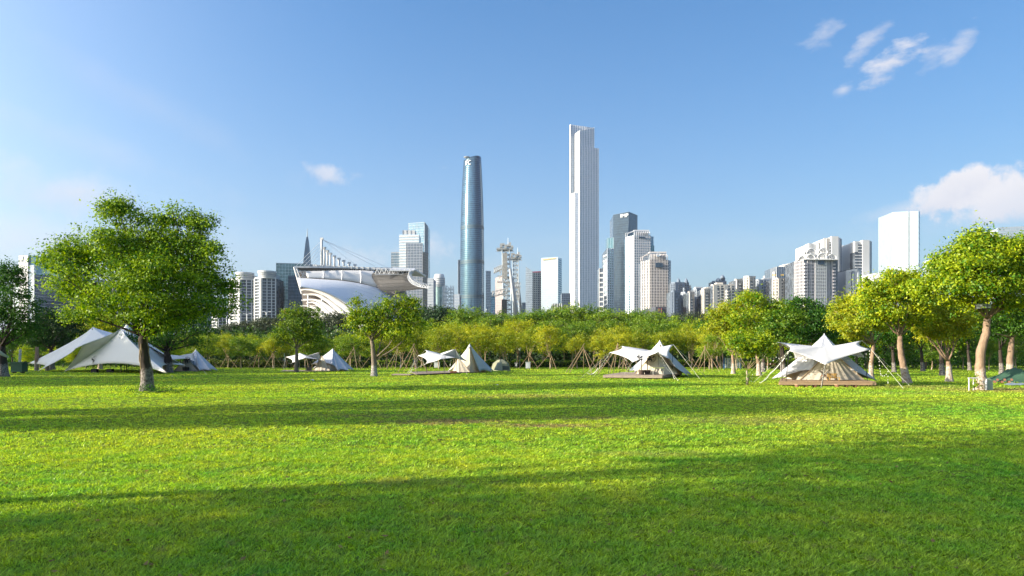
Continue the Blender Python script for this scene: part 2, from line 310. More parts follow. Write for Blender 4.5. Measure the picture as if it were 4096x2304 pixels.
# ------------------------------------------------------------------ ground and grass
PATCH = [(-1.8, 18.6, 1.7, .8, .8), (.9, 17.5, 1.4, .5, .8), (2.2, 19.6, 1.3, .6, .5), (-4.2, 20.4, 1.6, .7, .4), (6.8, 18.8, 2.6, 1.3, .35), (.4, 31, 3.2, 1.6, .45), (27.5, 36.5, 5, 3, .7), (19.5, 33, 2.5, 1.2, .3), (24, 41, 4, 2.5, .5), (-1.6, 9.6, .7, .35, .3), (2.5, 12.3, 1.2, .4, .3)]
def lawn_colour(N, L, base_a, base_b, worn):
    """grass colour over the park in metres: broad tone changes, small tufts, worn patches"""
    tc = N.new('ShaderNodeNewGeometry'); pos = tc.outputs['Position']
    def nz(sc, det=4):
        n = N.new('ShaderNodeTexNoise'); n.inputs['Scale'].default_value = sc; n.inputs['Detail'].default_value = det; L.new(pos, n.inputs[0]); return n.outputs[0]
    def mth(op, a, b=None, c=None, cl=False):
        n = N.new('ShaderNodeMath'); n.operation = op; n.use_clamp = cl
        for i, v in enumerate((a, b, c)):
            if v is None: continue
            if isinstance(v, (int, float)): n.inputs[i].default_value = v
            else: L.new(v, n.inputs[i])
        return n.outputs[0]
    big = nz(.16, 5); mid = nz(1.7, 5)
    f = mth('MULTIPLY_ADD', mth('SUBTRACT', big, .5), 1.5, mth('MULTIPLY_ADD', mth('SUBTRACT', mid, .5), 1.5, .5), cl=True)
    mx = N.new('ShaderNodeMix'); mx.data_type = 'RGBA'; L.new(f, mx.inputs['Factor']); mx.inputs[6].default_value = base_a+(1,); mx.inputs[7].default_value = base_b+(1,)
    sp = N.new('ShaderNodeSeparateXYZ'); L.new(pos, sp.inputs[0]); tot = None
    nn = nz(2.6, 5)
    for (x, y, rx, ry, st) in PATCH:
        u = mth('DIVIDE', mth('SUBTRACT', sp.outputs[0], x), rx); v = mth('DIVIDE', mth('SUBTRACT', sp.outputs[1], y), ry)
        r = mth('SQRT', mth('ADD', mth('MULTIPLY', u, u), mth('MULTIPLY', v, v)))
        k = mth('MULTIPLY', mth('ADD', mth('SUBTRACT', 1, r), mth('MULTIPLY', mth('SUBTRACT', nn, .40), 3.6), cl=True), st)
        tot = k if tot is None else mth('MAXIMUM', tot, k)
    dots = mth('MULTIPLY', mth('GREATER_THAN', nz(3.3, 2), .665), .35); tot = mth('MAXIMUM', tot, dots)
    m2 = N.new('ShaderNodeMix'); m2.data_type = 'RGBA'; L.new(tot, m2.inputs['Factor']); L.new(mx.outputs[2], m2.inputs[6]); m2.inputs[7].default_value = worn+(1,)
    return m2.outputs[2]
def grassmat():
    m, nt, N, L, b = newmat('grass_blades'); N.remove(b); out = N['Material Output']
    c = lawn_colour(N, L, (.165, .42, .035), (.51, .565, .045), (.36, .25, .13))
    at = N.new('ShaderNodeAttribute'); at.attribute_name = 'tint'; hs = N.new('ShaderNodeHueSaturation'); L.new(c, hs.inputs['Color'])
    a = N.new('ShaderNodeMapRange'); L.new(at.outputs['Fac'], a.inputs[0]); a.inputs[3].default_value = .30; a.inputs[4].default_value = 1.95; L.new(a.outputs[0], hs.inputs['Value'])
    h = N.new('ShaderNodeMapRange'); L.new(at.outputs['Fac'], h.inputs[0]); h.inputs[3].default_value = .52; h.inputs[4].default_value = .485; L.new(h.outputs[0], hs.inputs['Hue'])
    d = N.new('ShaderNodeBsdfDiffuse'); L.new(hs.outputs[0], d.inputs[0]); t = N.new('ShaderNodeBsdfTranslucent')
    tm = N.new('ShaderNodeMix'); tm.data_type = 'RGBA'; tm.blend_type = 'MULTIPLY'; tm.inputs['Factor'].default_value = 1; L.new(hs.outputs[0], tm.inputs[6]); tm.inputs[7].default_value = (1.6, 1.4, .5, 1); L.new(tm.outputs[2], t.inputs[0])
    a2 = N.new('ShaderNodeMixShader'); a2.inputs[0].default_value = .4; L.new(d.outputs[0], a2.inputs[1]); L.new(t.outputs[0], a2.inputs[2])
    g = N.new('ShaderNodeBsdfGlossy'); g.inputs['Roughness'].default_value = .45; a3 = N.new('ShaderNodeMixShader'); a3.inputs[0].default_value = .03
    L.new(a2.outputs[0], a3.inputs[1]); L.new(g.outputs[0], a3.inputs[2]); L.new(a3.outputs[0], out.inputs[0]); return m
def lawnmat():
    m, nt, N, L, b = newmat('lawn_sheet'); b.inputs['Roughness'].default_value = .95; b.inputs['Specular IOR Level'].default_value = .1
    c = lawn_colour(N, L, (.10, .18, .015), (.22, .26, .015), (.20, .13, .07)); L.new(c, b.inputs['Base Color'])
    tc = N.new('ShaderNodeNewGeometry'); n = N.new('ShaderNodeTexNoise'); n.inputs['Scale'].default_value = 7; n.inputs['Detail'].default_value = 7; L.new(tc.outputs['Position'], n.inputs[0])
    bp = N.new('ShaderNodeBump'); bp.inputs['Strength'].default_value = 1; bp.inputs['Distance'].default_value = .12; L.new(n.outputs[0], bp.inputs['Height']); L.new(bp.outputs[0], b.inputs['Normal'])
    return m
GM = grassmat(); LM = lawnmat()
def mesh_np(name, V, FQ, mats, nper, tint=None, parent=None, kind=None, loc=(0, 0, 0)):
    me = bpy.data.meshes.new(name); nf = len(FQ)
    me.vertices.add(len(V)); me.vertices.foreach_set('co', np.ascontiguousarray(V, dtype=np.float32).ravel())
    me.loops.add(nf*nper); me.loops.foreach_set('vertex_index', np.ascontiguousarray(FQ, dtype=np.int32).ravel())
    me.polygons.add(nf); me.polygons.foreach_set('loop_start', np.arange(nf, dtype=np.int32)*nper)
    me.update(calc_edges=True)
    if tint is not None:
        a = me.attributes.new('tint', 'FLOAT', 'FACE'); a.data.foreach_set('value', np.asarray(tint, dtype=np.float32))
    me.materials.append(mats)
    o = bpy.data.objects.new(name, me); C.objects.link(o); o.location = loc
    if parent: o.parent = parent
    if kind: o['kind'] = kind
    return o
b = MB(); n = 60
b.add([(-3000, -900, 0), (3000, -900, 0), (3000, 3600, 0), (-3000, 3600, 0)], [(0, 1, 2, 3)])
tag(b.build('ground', mat('far_ground', (.10, .12, .07), .95, var=.3, scale=.02)), kind='structure')
b = MB(); b.add([(-260, -60, .004), (260, -60, .004), (260, 215, .004), (-260, 215, .004)], [(0, 1, 2, 3)])
tag(b.build('lawn', LM), kind='structure')
b = MB(); q = [(-400, 176, 0), (-400, 180, 3.3), (-400, 188, 3.3), (-400, 196, 0)]
b.add(q+[(400, y, z) for _, y, z in q], [(0, 1, 5, 4), (1, 2, 6, 5), (2, 3, 7, 6), (0, 4, 7, 3)][:3]); tag(b.build('riverbank', mat('bank_scrub', (.035, .06, .018), .95, var=.5, scale=.8)), kind='structure')
def blades(rng, n, y0, y1, h, w, margin, tuft=.035, per=9):
    """tufts of short blades that splay and lie over; thinned with distance so that they stay about as dense in view"""
    k = n//per; n = k*per; y = y0*(y1/y0)**rng.random(k); x = (rng.random(k)*2-1)*(y*.76+margin)
    th0 = rng.random(k)*2*np.pi; sz = .55+.9*rng.random(k)**1.5; tt = rng.random(k)
    rp = lambda a: np.repeat(a, per)
    a = rp(th0)+rng.normal(0, 1.5, n); ro = np.abs(rng.normal(0, 1, n))*tuft*rp(sz)
    bx, by = rp(x)+np.cos(a)*ro, rp(y)+np.sin(a)*ro; hh = h*rp(sz)*(.35+.8*rng.random(n)); ln = h*rp(sz)*(.3+1.5*rng.random(n)); a2 = a+rng.normal(0, .5, n)
    px_, py_ = -np.sin(a2)*w*.5*(.6+.8*rng.random(n)), np.cos(a2)*w*.5
    V = np.zeros((n, 3, 3)); V[:, 0] = np.c_[bx-px_, by-py_, np.zeros(n)]; V[:, 1] = np.c_[bx+px_, by+py_, hh*.15]; V[:, 2] = np.c_[bx+np.cos(a2)*ln, by+np.sin(a2)*ln, hh]
    T.append(np.clip(rp(tt)*.4+rng.random(n)*.65-.03, 0, 1)); return V
T = []
rng = np.random.default_rng(3)
Vs = [blades(rng, 620000, 4.4, 13, .040, .0115, 1.5), blades(rng, 380000, 11.5, 32, .046, .021, 2.5, .06), blades(rng, 270000, 30, 75, .06, .05, 4, .15, 6), blades(rng, 130000, 70, 135, .08, .10, 6, .3, 5)]
V = np.concatenate(Vs).reshape(-1, 3); nf = len(V)//3
dark_keep = None
tag(mesh_np('grass', V, np.arange(nf*3).reshape(-1, 3), GM, 3, np.concatenate(T)), kind='stuff')
# ------------------------------------------------------------------ leaves and trees
def leaf_quads(c, out, size, rng, droop=.25):
    n = len(c); nr = rng.normal(0, 1, (n, 3))*.75+out*.8+np.array([0, 0, .45]); nr /= np.linalg.norm(nr, axis=1)[:, None]
    t = rng.normal(0, 1, (n, 3))+out*.6; t[:, 2] -= droop; t -= nr*(t*nr).sum(1)[:, None]; t /= np.linalg.norm(t, axis=1)[:, None]
    bb = np.cross(nr, t); L_ = size*(.6+.8*rng.random(n))[:, None]; Wd = L_*.52
    V = np.stack([c-t*L_*.5, c+bb*Wd*.5-nr*Wd*.12, c+t*L_*.5, c-bb*Wd*.5-nr*Wd*.12], 1)
    return V
def crown_arrays(blobs, n, leaf, cl_r, per, rng, inner=.5, flat=1.0, lower=.55, lobes=0, core=.72):
    """blobs: (centre, radii). n leaves, shared by size, in tufts that stand out from the blob's surface"""
    if lobes:
        nb = []
        for c, r in blobs:
            nb.append((c, tuple(q*core for q in r)))
            for _ in range(lobes):
                d = rng.normal(0, 1, 3); d[2] = abs(d[2])*.9-.25; d /= np.linalg.norm(d); k = rng.uniform(.28, .50)
                nb.append((tuple(np.array(c)+d*np.array(r)*rng.uniform(.72, 1.0)), (max(r[0], r[2])*k, max(r[1], r[2])*k, r[2]*k*1.05)))
        blobs = nb
    A = np.array([(r[0]*r[1]+r[0]*r[2]+r[1]*r[2]) for _, r in blobs]); sh = A/A.sum(); Cs = []; Os = []; Ts = []
    for (c, r), s_ in zip(blobs, sh):
        k = max(3, int(n*s_/per)); d = rng.normal(0, 1, (k, 3)); d[:, 2] = np.where(d[:, 2] < 0, d[:, 2]*lower, d[:, 2]); d /= np.linalg.norm(d, axis=1)[:, None]
        u = inner+(1.08-inner)*rng.random(k)**.55; cc = np.array(c)+d*np.array(r)*u[:, None]
        cr = cl_r*(.6+.8*rng.random(k))
        off = rng.normal(0, 1, (k, per, 3))*cr[:, None, None]*np.array([1, 1, .55*flat]); st = np.abs(rng.normal(0, 1, (k, per, 1)))*cr[:, None, None]*.9
        pts = cc[:, None, :]+off*.75+d[:, None, :]*st; o = (d[:, None, :]*.8+off/np.maximum(1e-4, cr)[:, None, None]*.5)
        tt = np.clip(rng.random(k)[:, None]*.75+(rng.random((k, per))-.5)*.7, 0, 1)**.85
        Cs.append(pts.reshape(-1, 3)); Os.append(o.reshape(-1, 3)); Ts.append(tt.reshape(-1))
    c = np.concatenate(Cs); o = np.concatenate(Os); V = leaf_quads(c, o, leaf, rng)
    return V.reshape(-1, 3), np.arange(len(c)*4).reshape(-1, 4), np.concatenate(Ts)
def limb(p, q, r0, r1, rnd, n=6, bend=.12):
    p, q = Vector(p), Vector(q); L_ = (q-p).length; k = 7; pts = []; rs = []
    o = Vector((rnd.uniform(-1, 1), rnd.uniform(-1, 1), rnd.uniform(-.2, .6)))*L_*bend
    for i in range(k):
        t = i/(k-1); w = math.sin(math.pi*t); pts.append(p.lerp(q, t)+o*w+Vector((rnd.uniform(-1, 1), rnd.uniform(-1, 1), 0))*L_*.015); rs.append(r0+(r1-r0)*t**.8)
    return pts, rs
def px_tree(name, label, D, base, trunk, blobs, nleaf, leaf, bark, foliage, r0, seed, cat='tree', group=None, cl=.42, per=26, limbs=None, depth=.75, wraps=0, inner=.5, twigs=60, flat=1.0, lobes=6, core=.62):
    """a tree read off the photograph: trunk path and crown lobes are given at pixels and set at distance D"""
    rnd = random.Random(seed); rg = np.random.default_rng(seed)
    b0 = Vector((X(base, D), D, 0)); root = thing(name, b0, label, cat, group); s = D/F
    path = [b0-Vector((0, 0, .15))]+[P(x, y, D+dd) for (x, y, dd) in trunk]
    # trunk with root flare
    pts = []; rs = []; n = len(path); top = .62
    for i in range(n-1):
        for j in range(5):
            t = (i+j/5)/(n-1); p = path[i].lerp(path[i+1], j/5); pts.append(p+Vector((rnd.uniform(-1, 1), rnd.uniform(-1, 1), 0))*r0*.07)
            rs.append(r0*((1-t)+top*t)*(1+.38*math.exp(-p.z*3.2))*(1+rnd.uniform(-.05, .05)))
    pts.append(path[-1]); rs.append(r0*top*.95)
    tb = MB(); tb.tube(pts, rs, 14); tr = tb.build('trunk', bark, root, True)
    if wraps:
        for k in range(wraps):
            wb = MB(); a0 = rnd.uniform(0, 6.3); z0 = rnd.uniform(.1, 1.2); z1 = rnd.uniform(2.0, 3.2); tw = rnd.uniform(-2.5, 2.5); q = []
            for j in range(14):
                t = j/13; z = z0+(z1-z0)*t; i = min(len(pts)-1, max(0, next((ii for ii, pp in enumerate(pts) if pp.z > z), len(pts)-1))); a = a0+tw*t
                q.append(Vector((pts[i].x+math.cos(a)*rs[i]*1.04, pts[i].y+math.sin(a)*rs[i]*1.04, z)))
            wb.tube(q, rnd.uniform(.012, .03), 5); wb.build('aerial_root', BARKL, root, True)
    fork = path[-1]; W_ = []
    for i, (bx, by, rx, ry, dd) in enumerate(blobs):
        c = P(bx, by, D+dd); r = (rx*s*.88, rx*s*depth*.88, ry*s*.88); W_.append((c, r))
        st = fork
        if limbs and i in limbs: x_, y_, d_ = limbs[i]; st = P(x_, y_, D+d_)
        e = c-Vector((0, 0, r[2]*.1)); k = rs[-1]*.62/(1+.12*i**.5)
        lb = MB(); q, rr = limb(st, e, k, k*.22, rnd); lb.tube(q, rr, 8)
        for _ in range(4):
            t0 = rnd.randint(3, 6); d = Vector((rnd.uniform(-1, 1)*r[0], rnd.uniform(-1, 1)*r[1], rnd.uniform(-.3, .9)*r[2]))*.85
            q2, r2 = limb(q[t0], c+d, rr[t0]*.6, .012+rr[t0]*.08, rnd); lb.tube(q2, r2, 5)
        lb.build('limb', bark, root, True)
    V, Fq, T = crown_arrays([(tuple(c-b0), r) for c, r in W_], nleaf, leaf, cl*.75, per, rg, inner, flat, lobes=lobes, core=core)
    mesh_np('crown', V, Fq, LF[foliage], 4, T, root)
    return root
HT = {}
def proto_tree(name, h, stems, crown, nleaf, leaf, bark, foliage, seed, cl=.4, per=22, r0=.11, fork=.32, inner=.3, flat=1.0, low=.55):
    """a park tree in metres: stems rise from the fork to the lobes of the crown"""
    rnd = random.Random(seed); rg = np.random.default_rng(seed); root = bpy.data.objects.new(name, None); C.objects.link(root)
    tb = MB(); fz = h*fork; lean = Vector((rnd.uniform(-.3, .3), rnd.uniform(-.2, .2), 0)); fp = Vector((0, 0, fz))+lean
    q, rr = limb((0, 0, -.1), fp, r0*1.25, r0, rnd, bend=.04); tb.tube(q, rr, 8)
    blobs = []
    for i in range(crown):
        a = 2*math.pi*i/crown+rnd.uniform(-.5, .5); R_ = h*rnd.uniform(.12, .27) if i else 0; z = h*rnd.uniform(low, .86) if i else h*.84
        r = h*rnd.uniform(.13, .19); c = Vector((math.cos(a)*R_, math.sin(a)*R_, z)); blobs.append((tuple(c), (r*1.25, r*1.25, r*.8*flat)))
    for i in range(stems):
        c, r = blobs[i % crown]; q, rr = limb(fp, c, r0*.62, r0*.18, rnd, bend=.1); tb.tube(q, rr, 6)
        for _ in range(3):
            t0 = rnd.randint(2, 6); d = Vector((rnd.uniform(-1, 1)*r[0], rnd.uniform(-1, 1)*r[1], rnd.uniform(0, 1)*r[2])); q2, r2 = limb(q[t0], Vector(c)+d, rr[t0]*.6, .012, rnd); tb.tube(q2, r2, 4)
    tb.build('trunk', bark, root, True)
    V, Fq, T = crown_arrays(blobs, nleaf, leaf, cl*.8, per, rg, inner, flat, lobes=3)
    mesh_np('crown', V, Fq, LF[foliage], 4, T, root); HT[root.name] = float(np.percentile(V[:, 2], 99.3))
    return root
USED = set()
def plant(proto, x, y, s, rz, label, cat='tree', group=None, zs=None, z=0, leafmat_=None):
    if proto.name not in USED: o = proto; USED.add(proto.name)
    else:
        o = proto.copy(); C.objects.link(o)
        for ch in proto.children: c = ch.copy(); C.objects.link(c); c.parent = o
    o.location = (x, y, z); o.scale = (s, s, zs or s); o.rotation_euler = (0, 0, rz)
    for k in ('label', 'category', 'group'):
        if k in o: del o[k]
    return tag(o, label, cat, group)
# ------------------------------------------------------------------ skyline
CUBES = {}
def cube_mesh(m):
    if m.name not in CUBES:
        b = MB(); b.box((0, 0, 0), (1, 1, 1)); me = bpy.data.meshes.new('unit_piece'); me.from_pydata(b.v, [], b.f); me.materials.append(m); CUBES[m.name] = me
    return CUBES[m.name]
def piece(name, m, c, d, rz, parent):
    o = bpy.data.objects.new(name, cube_mesh(m)); C.objects.link(o); o.parent = parent
    o.location = Vector(c)-parent.location; o.scale = d; o.rotation_euler = (0, 0, rz); return o
ZB = 0.0
def facade(root, A, B_, zA, zB, st, D):
    """A, B_: plan points of one wall (left to right seen from the lawn); bands run along it, piers up it, both proud of the glass"""
    A = Vector(A); B_ = Vector(B_); t = (B_-A); w = t.length
    if w < .5: return
    t.normalize(); n = Vector((t.y, -t.x)); ang = math.atan2(t.y, t.x); z0 = st.get('z0', ZB); mid = (A+B_)/2; zt = min(zA, zB)
    fl = st.get('floor', 0); bd = st.get('band_d', .35); bh = st.get('band_h', .5); pw = st.get('pier_w', .4); pd = st.get('pier_d', .5); bay = st.get('bay', 0)
    zlow = max(z0, Z(1345, D)) if fl else z0
    if fl:
        k = int((zt-z0)/fl); split = fl*F/D >= 9.0 and w*F/D >= 10 and not st.get('join'); mb = MB()
        for i in range(1, k+1):
            z = z0+i*fl-bh*.2
            if z < zlow or z+bh/2 > zt: continue
            c = mid+n*(bd/2-.05); dd = (w*st.get('band_len', 1), bd, bh)
            if split: piece('floor_band', st['band'], (c.x, c.y, z), dd, ang, root)
            else: mb.box((c.x, c.y, z), dd, ang)
        if mb.v: mb.build('floor_bands', st['band'], root, kind='stuff')
    if bay:
        k = max(1, round(w/bay)); split = bay*F/D*abs(t.x) >= 9.0 and not st.get('join'); mb = MB()
        for i in range(k+1):
            p = A.lerp(B_, i/k)+n*(pd/2-.02); top = zA+(zB-zA)*i/k+st.get('over', 0); hgt = top-z0
            if i in (0, k): p -= t*(pw/2 if i else -pw/2)
            if split: piece('pier', st['pier'], (p.x, p.y, z0+hgt/2), (pw, pd, hgt), ang, root)
            else: mb.box((p.x, p.y, z0+hgt/2), (pw, pd, hgt), ang)
        if mb.v: mb.build('mullions' if pw < .6 else 'piers', st['pier'], root, kind='stuff')
    if st.get('cols'):   # solid strips (fractions of the wall) between the window strips
        for a, bb in st['cols']:
            p = A.lerp(B_, (a+bb)/2)+n*(st.get('col_d', 1.0)/2-.03); ww = w*(bb-a)
            piece('wall_strip', st['col'], (p.x, p.y, (z0+zt)/2), (ww, st.get('col_d', 1.0), zt-z0), ang, root)
def block(root, pts, tops, back, body, st, name='wall', z0=0, cap=None, roof=1.2):
    """pts: (px, D) of the walls seen, left to right; tops: py of the roof line at each"""
    Q = [(X(px, D), D) for px, D in pts]; zt = [Z(t if isinstance(t, (int, float)) else t, D) for t, (px, D) in zip(tops, pts)]
    last, first = pts[-1], pts[0]
    bl = (Q[-1][0]+(Q[0][0]-Q[-1][0])*.04, max(d for _, d in pts)+back); br = (Q[0][0]+(Q[-1][0]-Q[0][0])*.04, max(d for _, d in pts)+back+.5)
    poly = Q+[bl, br]; z = zt+[zt[-1], zt[0]]
    mb = MB(); mb.prism(poly, z0, z); mb.build(name, body, root)
    sts = st if isinstance(st, list) else [st]*(len(pts)-1)
    for i in range(len(pts)-1):
        if sts[i]: facade(root, Q[i], Q[i+1], zt[i], zt[i+1], dict(sts[i], z0=z0), (pts[i][1]+pts[i+1][1])/2)
    if cap:
        for i in range(len(pts)-1):
            a, c = Vector(Q[i]+(zt[i],)), Vector(Q[i+1]+(zt[i+1],)); t = (c-a).normalized(); nn = Vector((t.y, -t.x, 0))*.25
            cb = MB(); q = [a-Vector((0, 0, roof*.3)), c-Vector((0, 0, roof*.3)), c+Vector((0, 0, roof)), a+Vector((0, 0, roof))]
            off = nn*3; cb.add([p+nn for p in q]+[p-off for p in q], [(0, 1, 2, 3), (7, 6, 5, 4), (3, 2, 6, 7), (1, 0, 4, 5), (0, 3, 7, 4), (2, 1, 5, 6)]); cb.build('parapet', cap, root)
    return Q, zt
def bld(name, px, D, label, group=None): return thing(name, (X(px, D), D+8, 0), label, 'building', group)
def text(root, s, loc, size, m, rz=0, name='lettering', ext=.25, sx=1):
    cu = bpy.data.curves.new(name, 'FONT'); cu.body = s; cu.size = size; cu.extrude = ext; cu.align_x = 'CENTER'; cu.align_y = 'CENTER'; cu.materials.append(m)
    t0 = bpy.data.objects.new(name, cu); C.objects.link(t0); bpy.context.view_layer.update()
    me = bpy.data.meshes.new_from_object(t0.evaluated_get(bpy.context.evaluated_depsgraph_get())); bpy.data.objects.remove(t0)
    if not me.materials: me.materials.append(m)
    o = bpy.data.objects.new(name, me); C.objects.link(o); o.rotation_euler = (rad(90), 0, rz); o.scale = (sx, 1, 1); o.parent = root; o.location = Vector(loc)-root.location; return o
SB = lambda fl=3.9, bh=.7, bd=.35, m=WHT, **k: dict(floor=fl, band_h=bh, band_d=bd, band=m, **k)
SP = lambda bay=3, pw=.5, pd=.6, m=WHT, **k: dict(bay=bay, pier_w=pw, pier_d=pd, pier=m, **k)
def both(a, b_, **k): d = dict(a); d.update(b_); d.update(k); return d
SIGN = mat('sign_grey', (.22, .28, .33), .5); SIGNW = mat('sign_white', (.85, .87, .88), .5); SIGNR = mat('sign_red', (.55, .03, .08), .5); SIGNG = mat('sign_gold', (.65, .45, .15), .5)
# --- far left
r = bld('office_building', 110, 800, 'glass office block left of the big lawn tree with round emblem on white slab')
block(r, [(48, 806), (137, 800), (300, 850)], [1097, 1097, 1106], 40, GLS['pale'], [SB(3.9, .9, .3, mat('grey_green_spandrel', (.34, .42, .42), .6), bay=2.6, pier_w=.12, pier_d=.15, pier=STEEL), None], 'front_wing')
block(r, [(75, 803), (112, 800)], [1022, 1022], 30, WHT, None, 'sign_slab')
block(r, [(112, 801), (137, 800.5)], [1062, 1060], 30, GLS['pale'], SB(3.9, 1.1, .4, WHT), 'upper_wing')
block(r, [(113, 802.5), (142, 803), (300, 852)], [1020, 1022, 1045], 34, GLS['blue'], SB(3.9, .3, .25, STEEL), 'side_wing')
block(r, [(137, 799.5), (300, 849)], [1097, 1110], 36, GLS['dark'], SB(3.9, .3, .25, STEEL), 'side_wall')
block(r, [(50, 808), (75, 807)], [1086, 1086], 20, GLS['blue'], None, 'roof_box')
tb = MB(); c = (X(94, 800), 801.4, Z(1031, 800)); tb.tube([(c[0]+1.9*math.cos(a*math.pi/8), c[1], c[2]+1.9*math.sin(a*math.pi/8)) for a in range(17)], .35, 5, False); tb.box(c, (1.6, .4, 1.2)); tb.build('emblem', SIGN, r)
text(r, '广州酒店', (X(95, 800), 801.6, Z(1043, 800)), 2.6, SIGN)
r = bld('office_tower', 205, 1000, 'pale slab tower top showing behind the upper left of the big lawn tree'); block(r, [(188, 1000), (285, 1010)], [996, 1000], 40, WHT, SB(4, 1.6, .4, GREYW), 'wall')
r = bld('apartment_tower', 330, 900, 'grey apartment slab hidden behind the big lawn tree, left part'); block(r, [(270, 905), (335, 900), (420, 915)], [1120, 1120, 1124], 30, GLS['grey'], both(SB(3.1, .9, .8, GREYW), SP(9, 1.6, 1, WHT)), 'wall', cap=WHT)
r = bld('apartment_tower', 500, 900, 'grey apartment slab hidden behind the big lawn tree, middle part'); block(r, [(450, 905), (520, 900), (610, 915)], [1095, 1095, 1100], 30, GLS['grey'], both(SB(3.1, .9, .8, GREYW), SP(9, 1.6, 1, WHT)), 'wall', cap=WHT)
r = bld('apartment_tower', 700, 860, 'bluish apartment slab behind the right edge of the big lawn tree'); block(r, [(640, 866), (760, 860), (820, 870)], [1150, 1150, 1152], 30, GLS['grey'], both(SB(3.1, .9, .8, GREYW), SP(8, 1.4, 1, WHT)), 'wall', cap=WHT)
def crown_drum(root, px, D, r_, py0, py1, name='roof_drum', m=WHT, flare=1.12):
    mb = MB(); h = Z(py1, D)-Z(py0, D); mb.lathe((X(px, D), D+r_*.9, Z(py0, D)), [(r_, 0), (r_, h*.5), (r_*1.05, h*.62), (r_*flare, h*.8), (r_*flare, h)], 28); dr = mb.build(name, m, root, False)
    for k in range(1, 4): mb = MB(); mb.lathe((X(px, D), D+r_*.9, Z(py0, D)+h*k*.24), [(r_*1.02, 0), (r_*(1.04+.03*k), .1), (r_*(1.04+.03*k), .5), (r_*1.02, .6)], 28); mb.build('drum_ring', GREYW, dr)
for (x0, xc, x1, y, yb, D, lab) in [(852, 872, 918, 1236, 0, 700, 'low apartment tower with blue grey glass just right of the big lawn tree'), (918, 962, 1026, 1118, 1, 690, 'apartment tower with white drum top, second left of the green glass block'), (1020, 1046, 1104, 1112, 1, 680, 'apartment tower with flared white drum and roof garden beside the green glass block')]:
    r = bld('apartment_tower', xc, D, lab)
    st1 = both(SB(3.0, .9, .9, WHT), {}, cols=[(0, .16), (.84, 1)], col=WHT, col_d=1.3)
    st2 = both(SB(3.0, .8, 1.1, GREYW), {}, cols=[(0, .05), (.34, .40), (.66, .72), (.93, 1)], col=WHT, col_d=1.5)
    block(r, [(x0, D+8), (xc, D), (x1, D+6)], [y+2, y, y+2], 24, GLS['window'], [st1, st2], 'wall', cap=WHT)
    if yb: crown_drum(r, (x0+x1)/2-4, D, 8.2, y, y-30); block(r, [(xc+6, D+6), (x1-3, D+9)], [y-16, y-14], 14, WHT, None, 'roof_house')
r = bld('glass_office_block', 1150, 720, 'square grey green glass block behind the white grandstand prow')
block(r, [(1104, 720), (1215, 728)], [1053, 1056], 50, GLS['green'], both(SB(3.4, .12, .2, STEEL), SP(3.2, .12, .2, STEEL)), 'glass_wall', cap=GREYW, roof=.4)
block(r, [(1152, 700), (1213, 704)], [1102, 1102], 22, GLS['navy'], SB(3.4, .1, .1, SLATE), 'dark_wing'); 
r = thing('spire_tower', (X(1222, 1150), 1158, 0), 'slender green tapering spire with a needle behind the grandstand prow', 'tower')
cx, cy = X(1222, 1150), 1160.0
mb = MB(); mb.add([(cx+sx*w, cy+sy*w, z) for w, z in ((17, 0), (17, Z(1062, 1150)), (5.6, Z(1060, 1150)), (4.4, Z(1020, 1150)), (2.1, Z(960, 1150)), (1.0, Z(943, 1150))) for sx, sy in ((-1, -1), (1, -1), (1, 1), (-1, 1))], [(i*4+j, i*4+(j+1) % 4, (i+1)*4+(j+1) % 4, (i+1)*4+j) for i in range(5) for j in range(4)]+[(20, 21, 22, 23)])
mb.build('shaft', GLS['navy'], r)
mb = MB(); mb.tube([(cx, cy, Z(944, 1150)), (cx, cy, Z(910, 1150))], [1.0, .35], 6); mb.build('needle', SIGN, r)
mb = MB()
for k in range(14):
    y = 1056-k*8; w = 5.5-(k/14)*4.3; mb.box((cx, cy, Z(y, 1150)), (w*2.04, w*2.04, .3))
mb.build('ring_bands', GREYW, r, kind='stuff')
mb = MB(); mb.add([(X(1246, 1150), 1150, Z(1056, 1150)), (X(1300, 1150), 1150, Z(1072, 1150)), (X(1300, 1150), 1190, Z(1072, 1150)), (X(1246, 1150), 1190, Z(1056, 1150)), (X(1246, 1150), 1150, 0), (X(1300, 1150), 1150, 0), (X(1300, 1150), 1190, 0), (X(1246, 1150), 1190, 0)], [(0, 1, 2, 3), (0, 4, 5, 1), (1, 5, 6, 2), (3, 2, 6, 7), (0, 3, 7, 4)]); mb.build('pitched_wing', SLATE, r)
# --- stepped tower group right of the grandstand
r = bld('stepped_glass_tower', 1620, 1000, 'stepped glass tower with white louvred shoulders rising behind the grandstand roof')
block(r, [(1565, 1006), (1690, 1000), (1712, 1022)], [1010, 1008, 1012], 30, GLS['blue'], both(SP(1.9, .35, .5, mat('bronze_fin', (.42, .38, .33), .5)), SB(4, .5, .3, STEEL)), 'lower_tower', cap=GREYW, roof=.5)
block(r, [(1597, 1004), (1676, 1000)], [938, 938], 26, GLS['pale'], SB(4, 1.7, .8, WHT), 'louvred_shoulder')
block(r, [(1610, 1010), (1660, 1010)], [921, 921], 18, WHT, SP(6, .5, .5, GREYW), 'roof_house')
block(r, [(1624, 998), (1690, 996)], [972, 972], 20, GLS['grey'], both(SP(2.2, .5, .6, mat('silver_fin', (.5, .5, .5), .4)), SB(4, .4, .3, STEEL)), 'finned_wing')
r = bld('slab_tower', 1680, 1090, 'tall faceted blue slab tower behind the stepped glass tower')
block(r, [(1634, 1090), (1698, 1080), (1712, 1104)], [893, 888, 905], 36, GLS['blue'], both(SP(2.4, .3, .4, STEEL), SB(4, .25, .2, STEEL)), 'glass_wall')
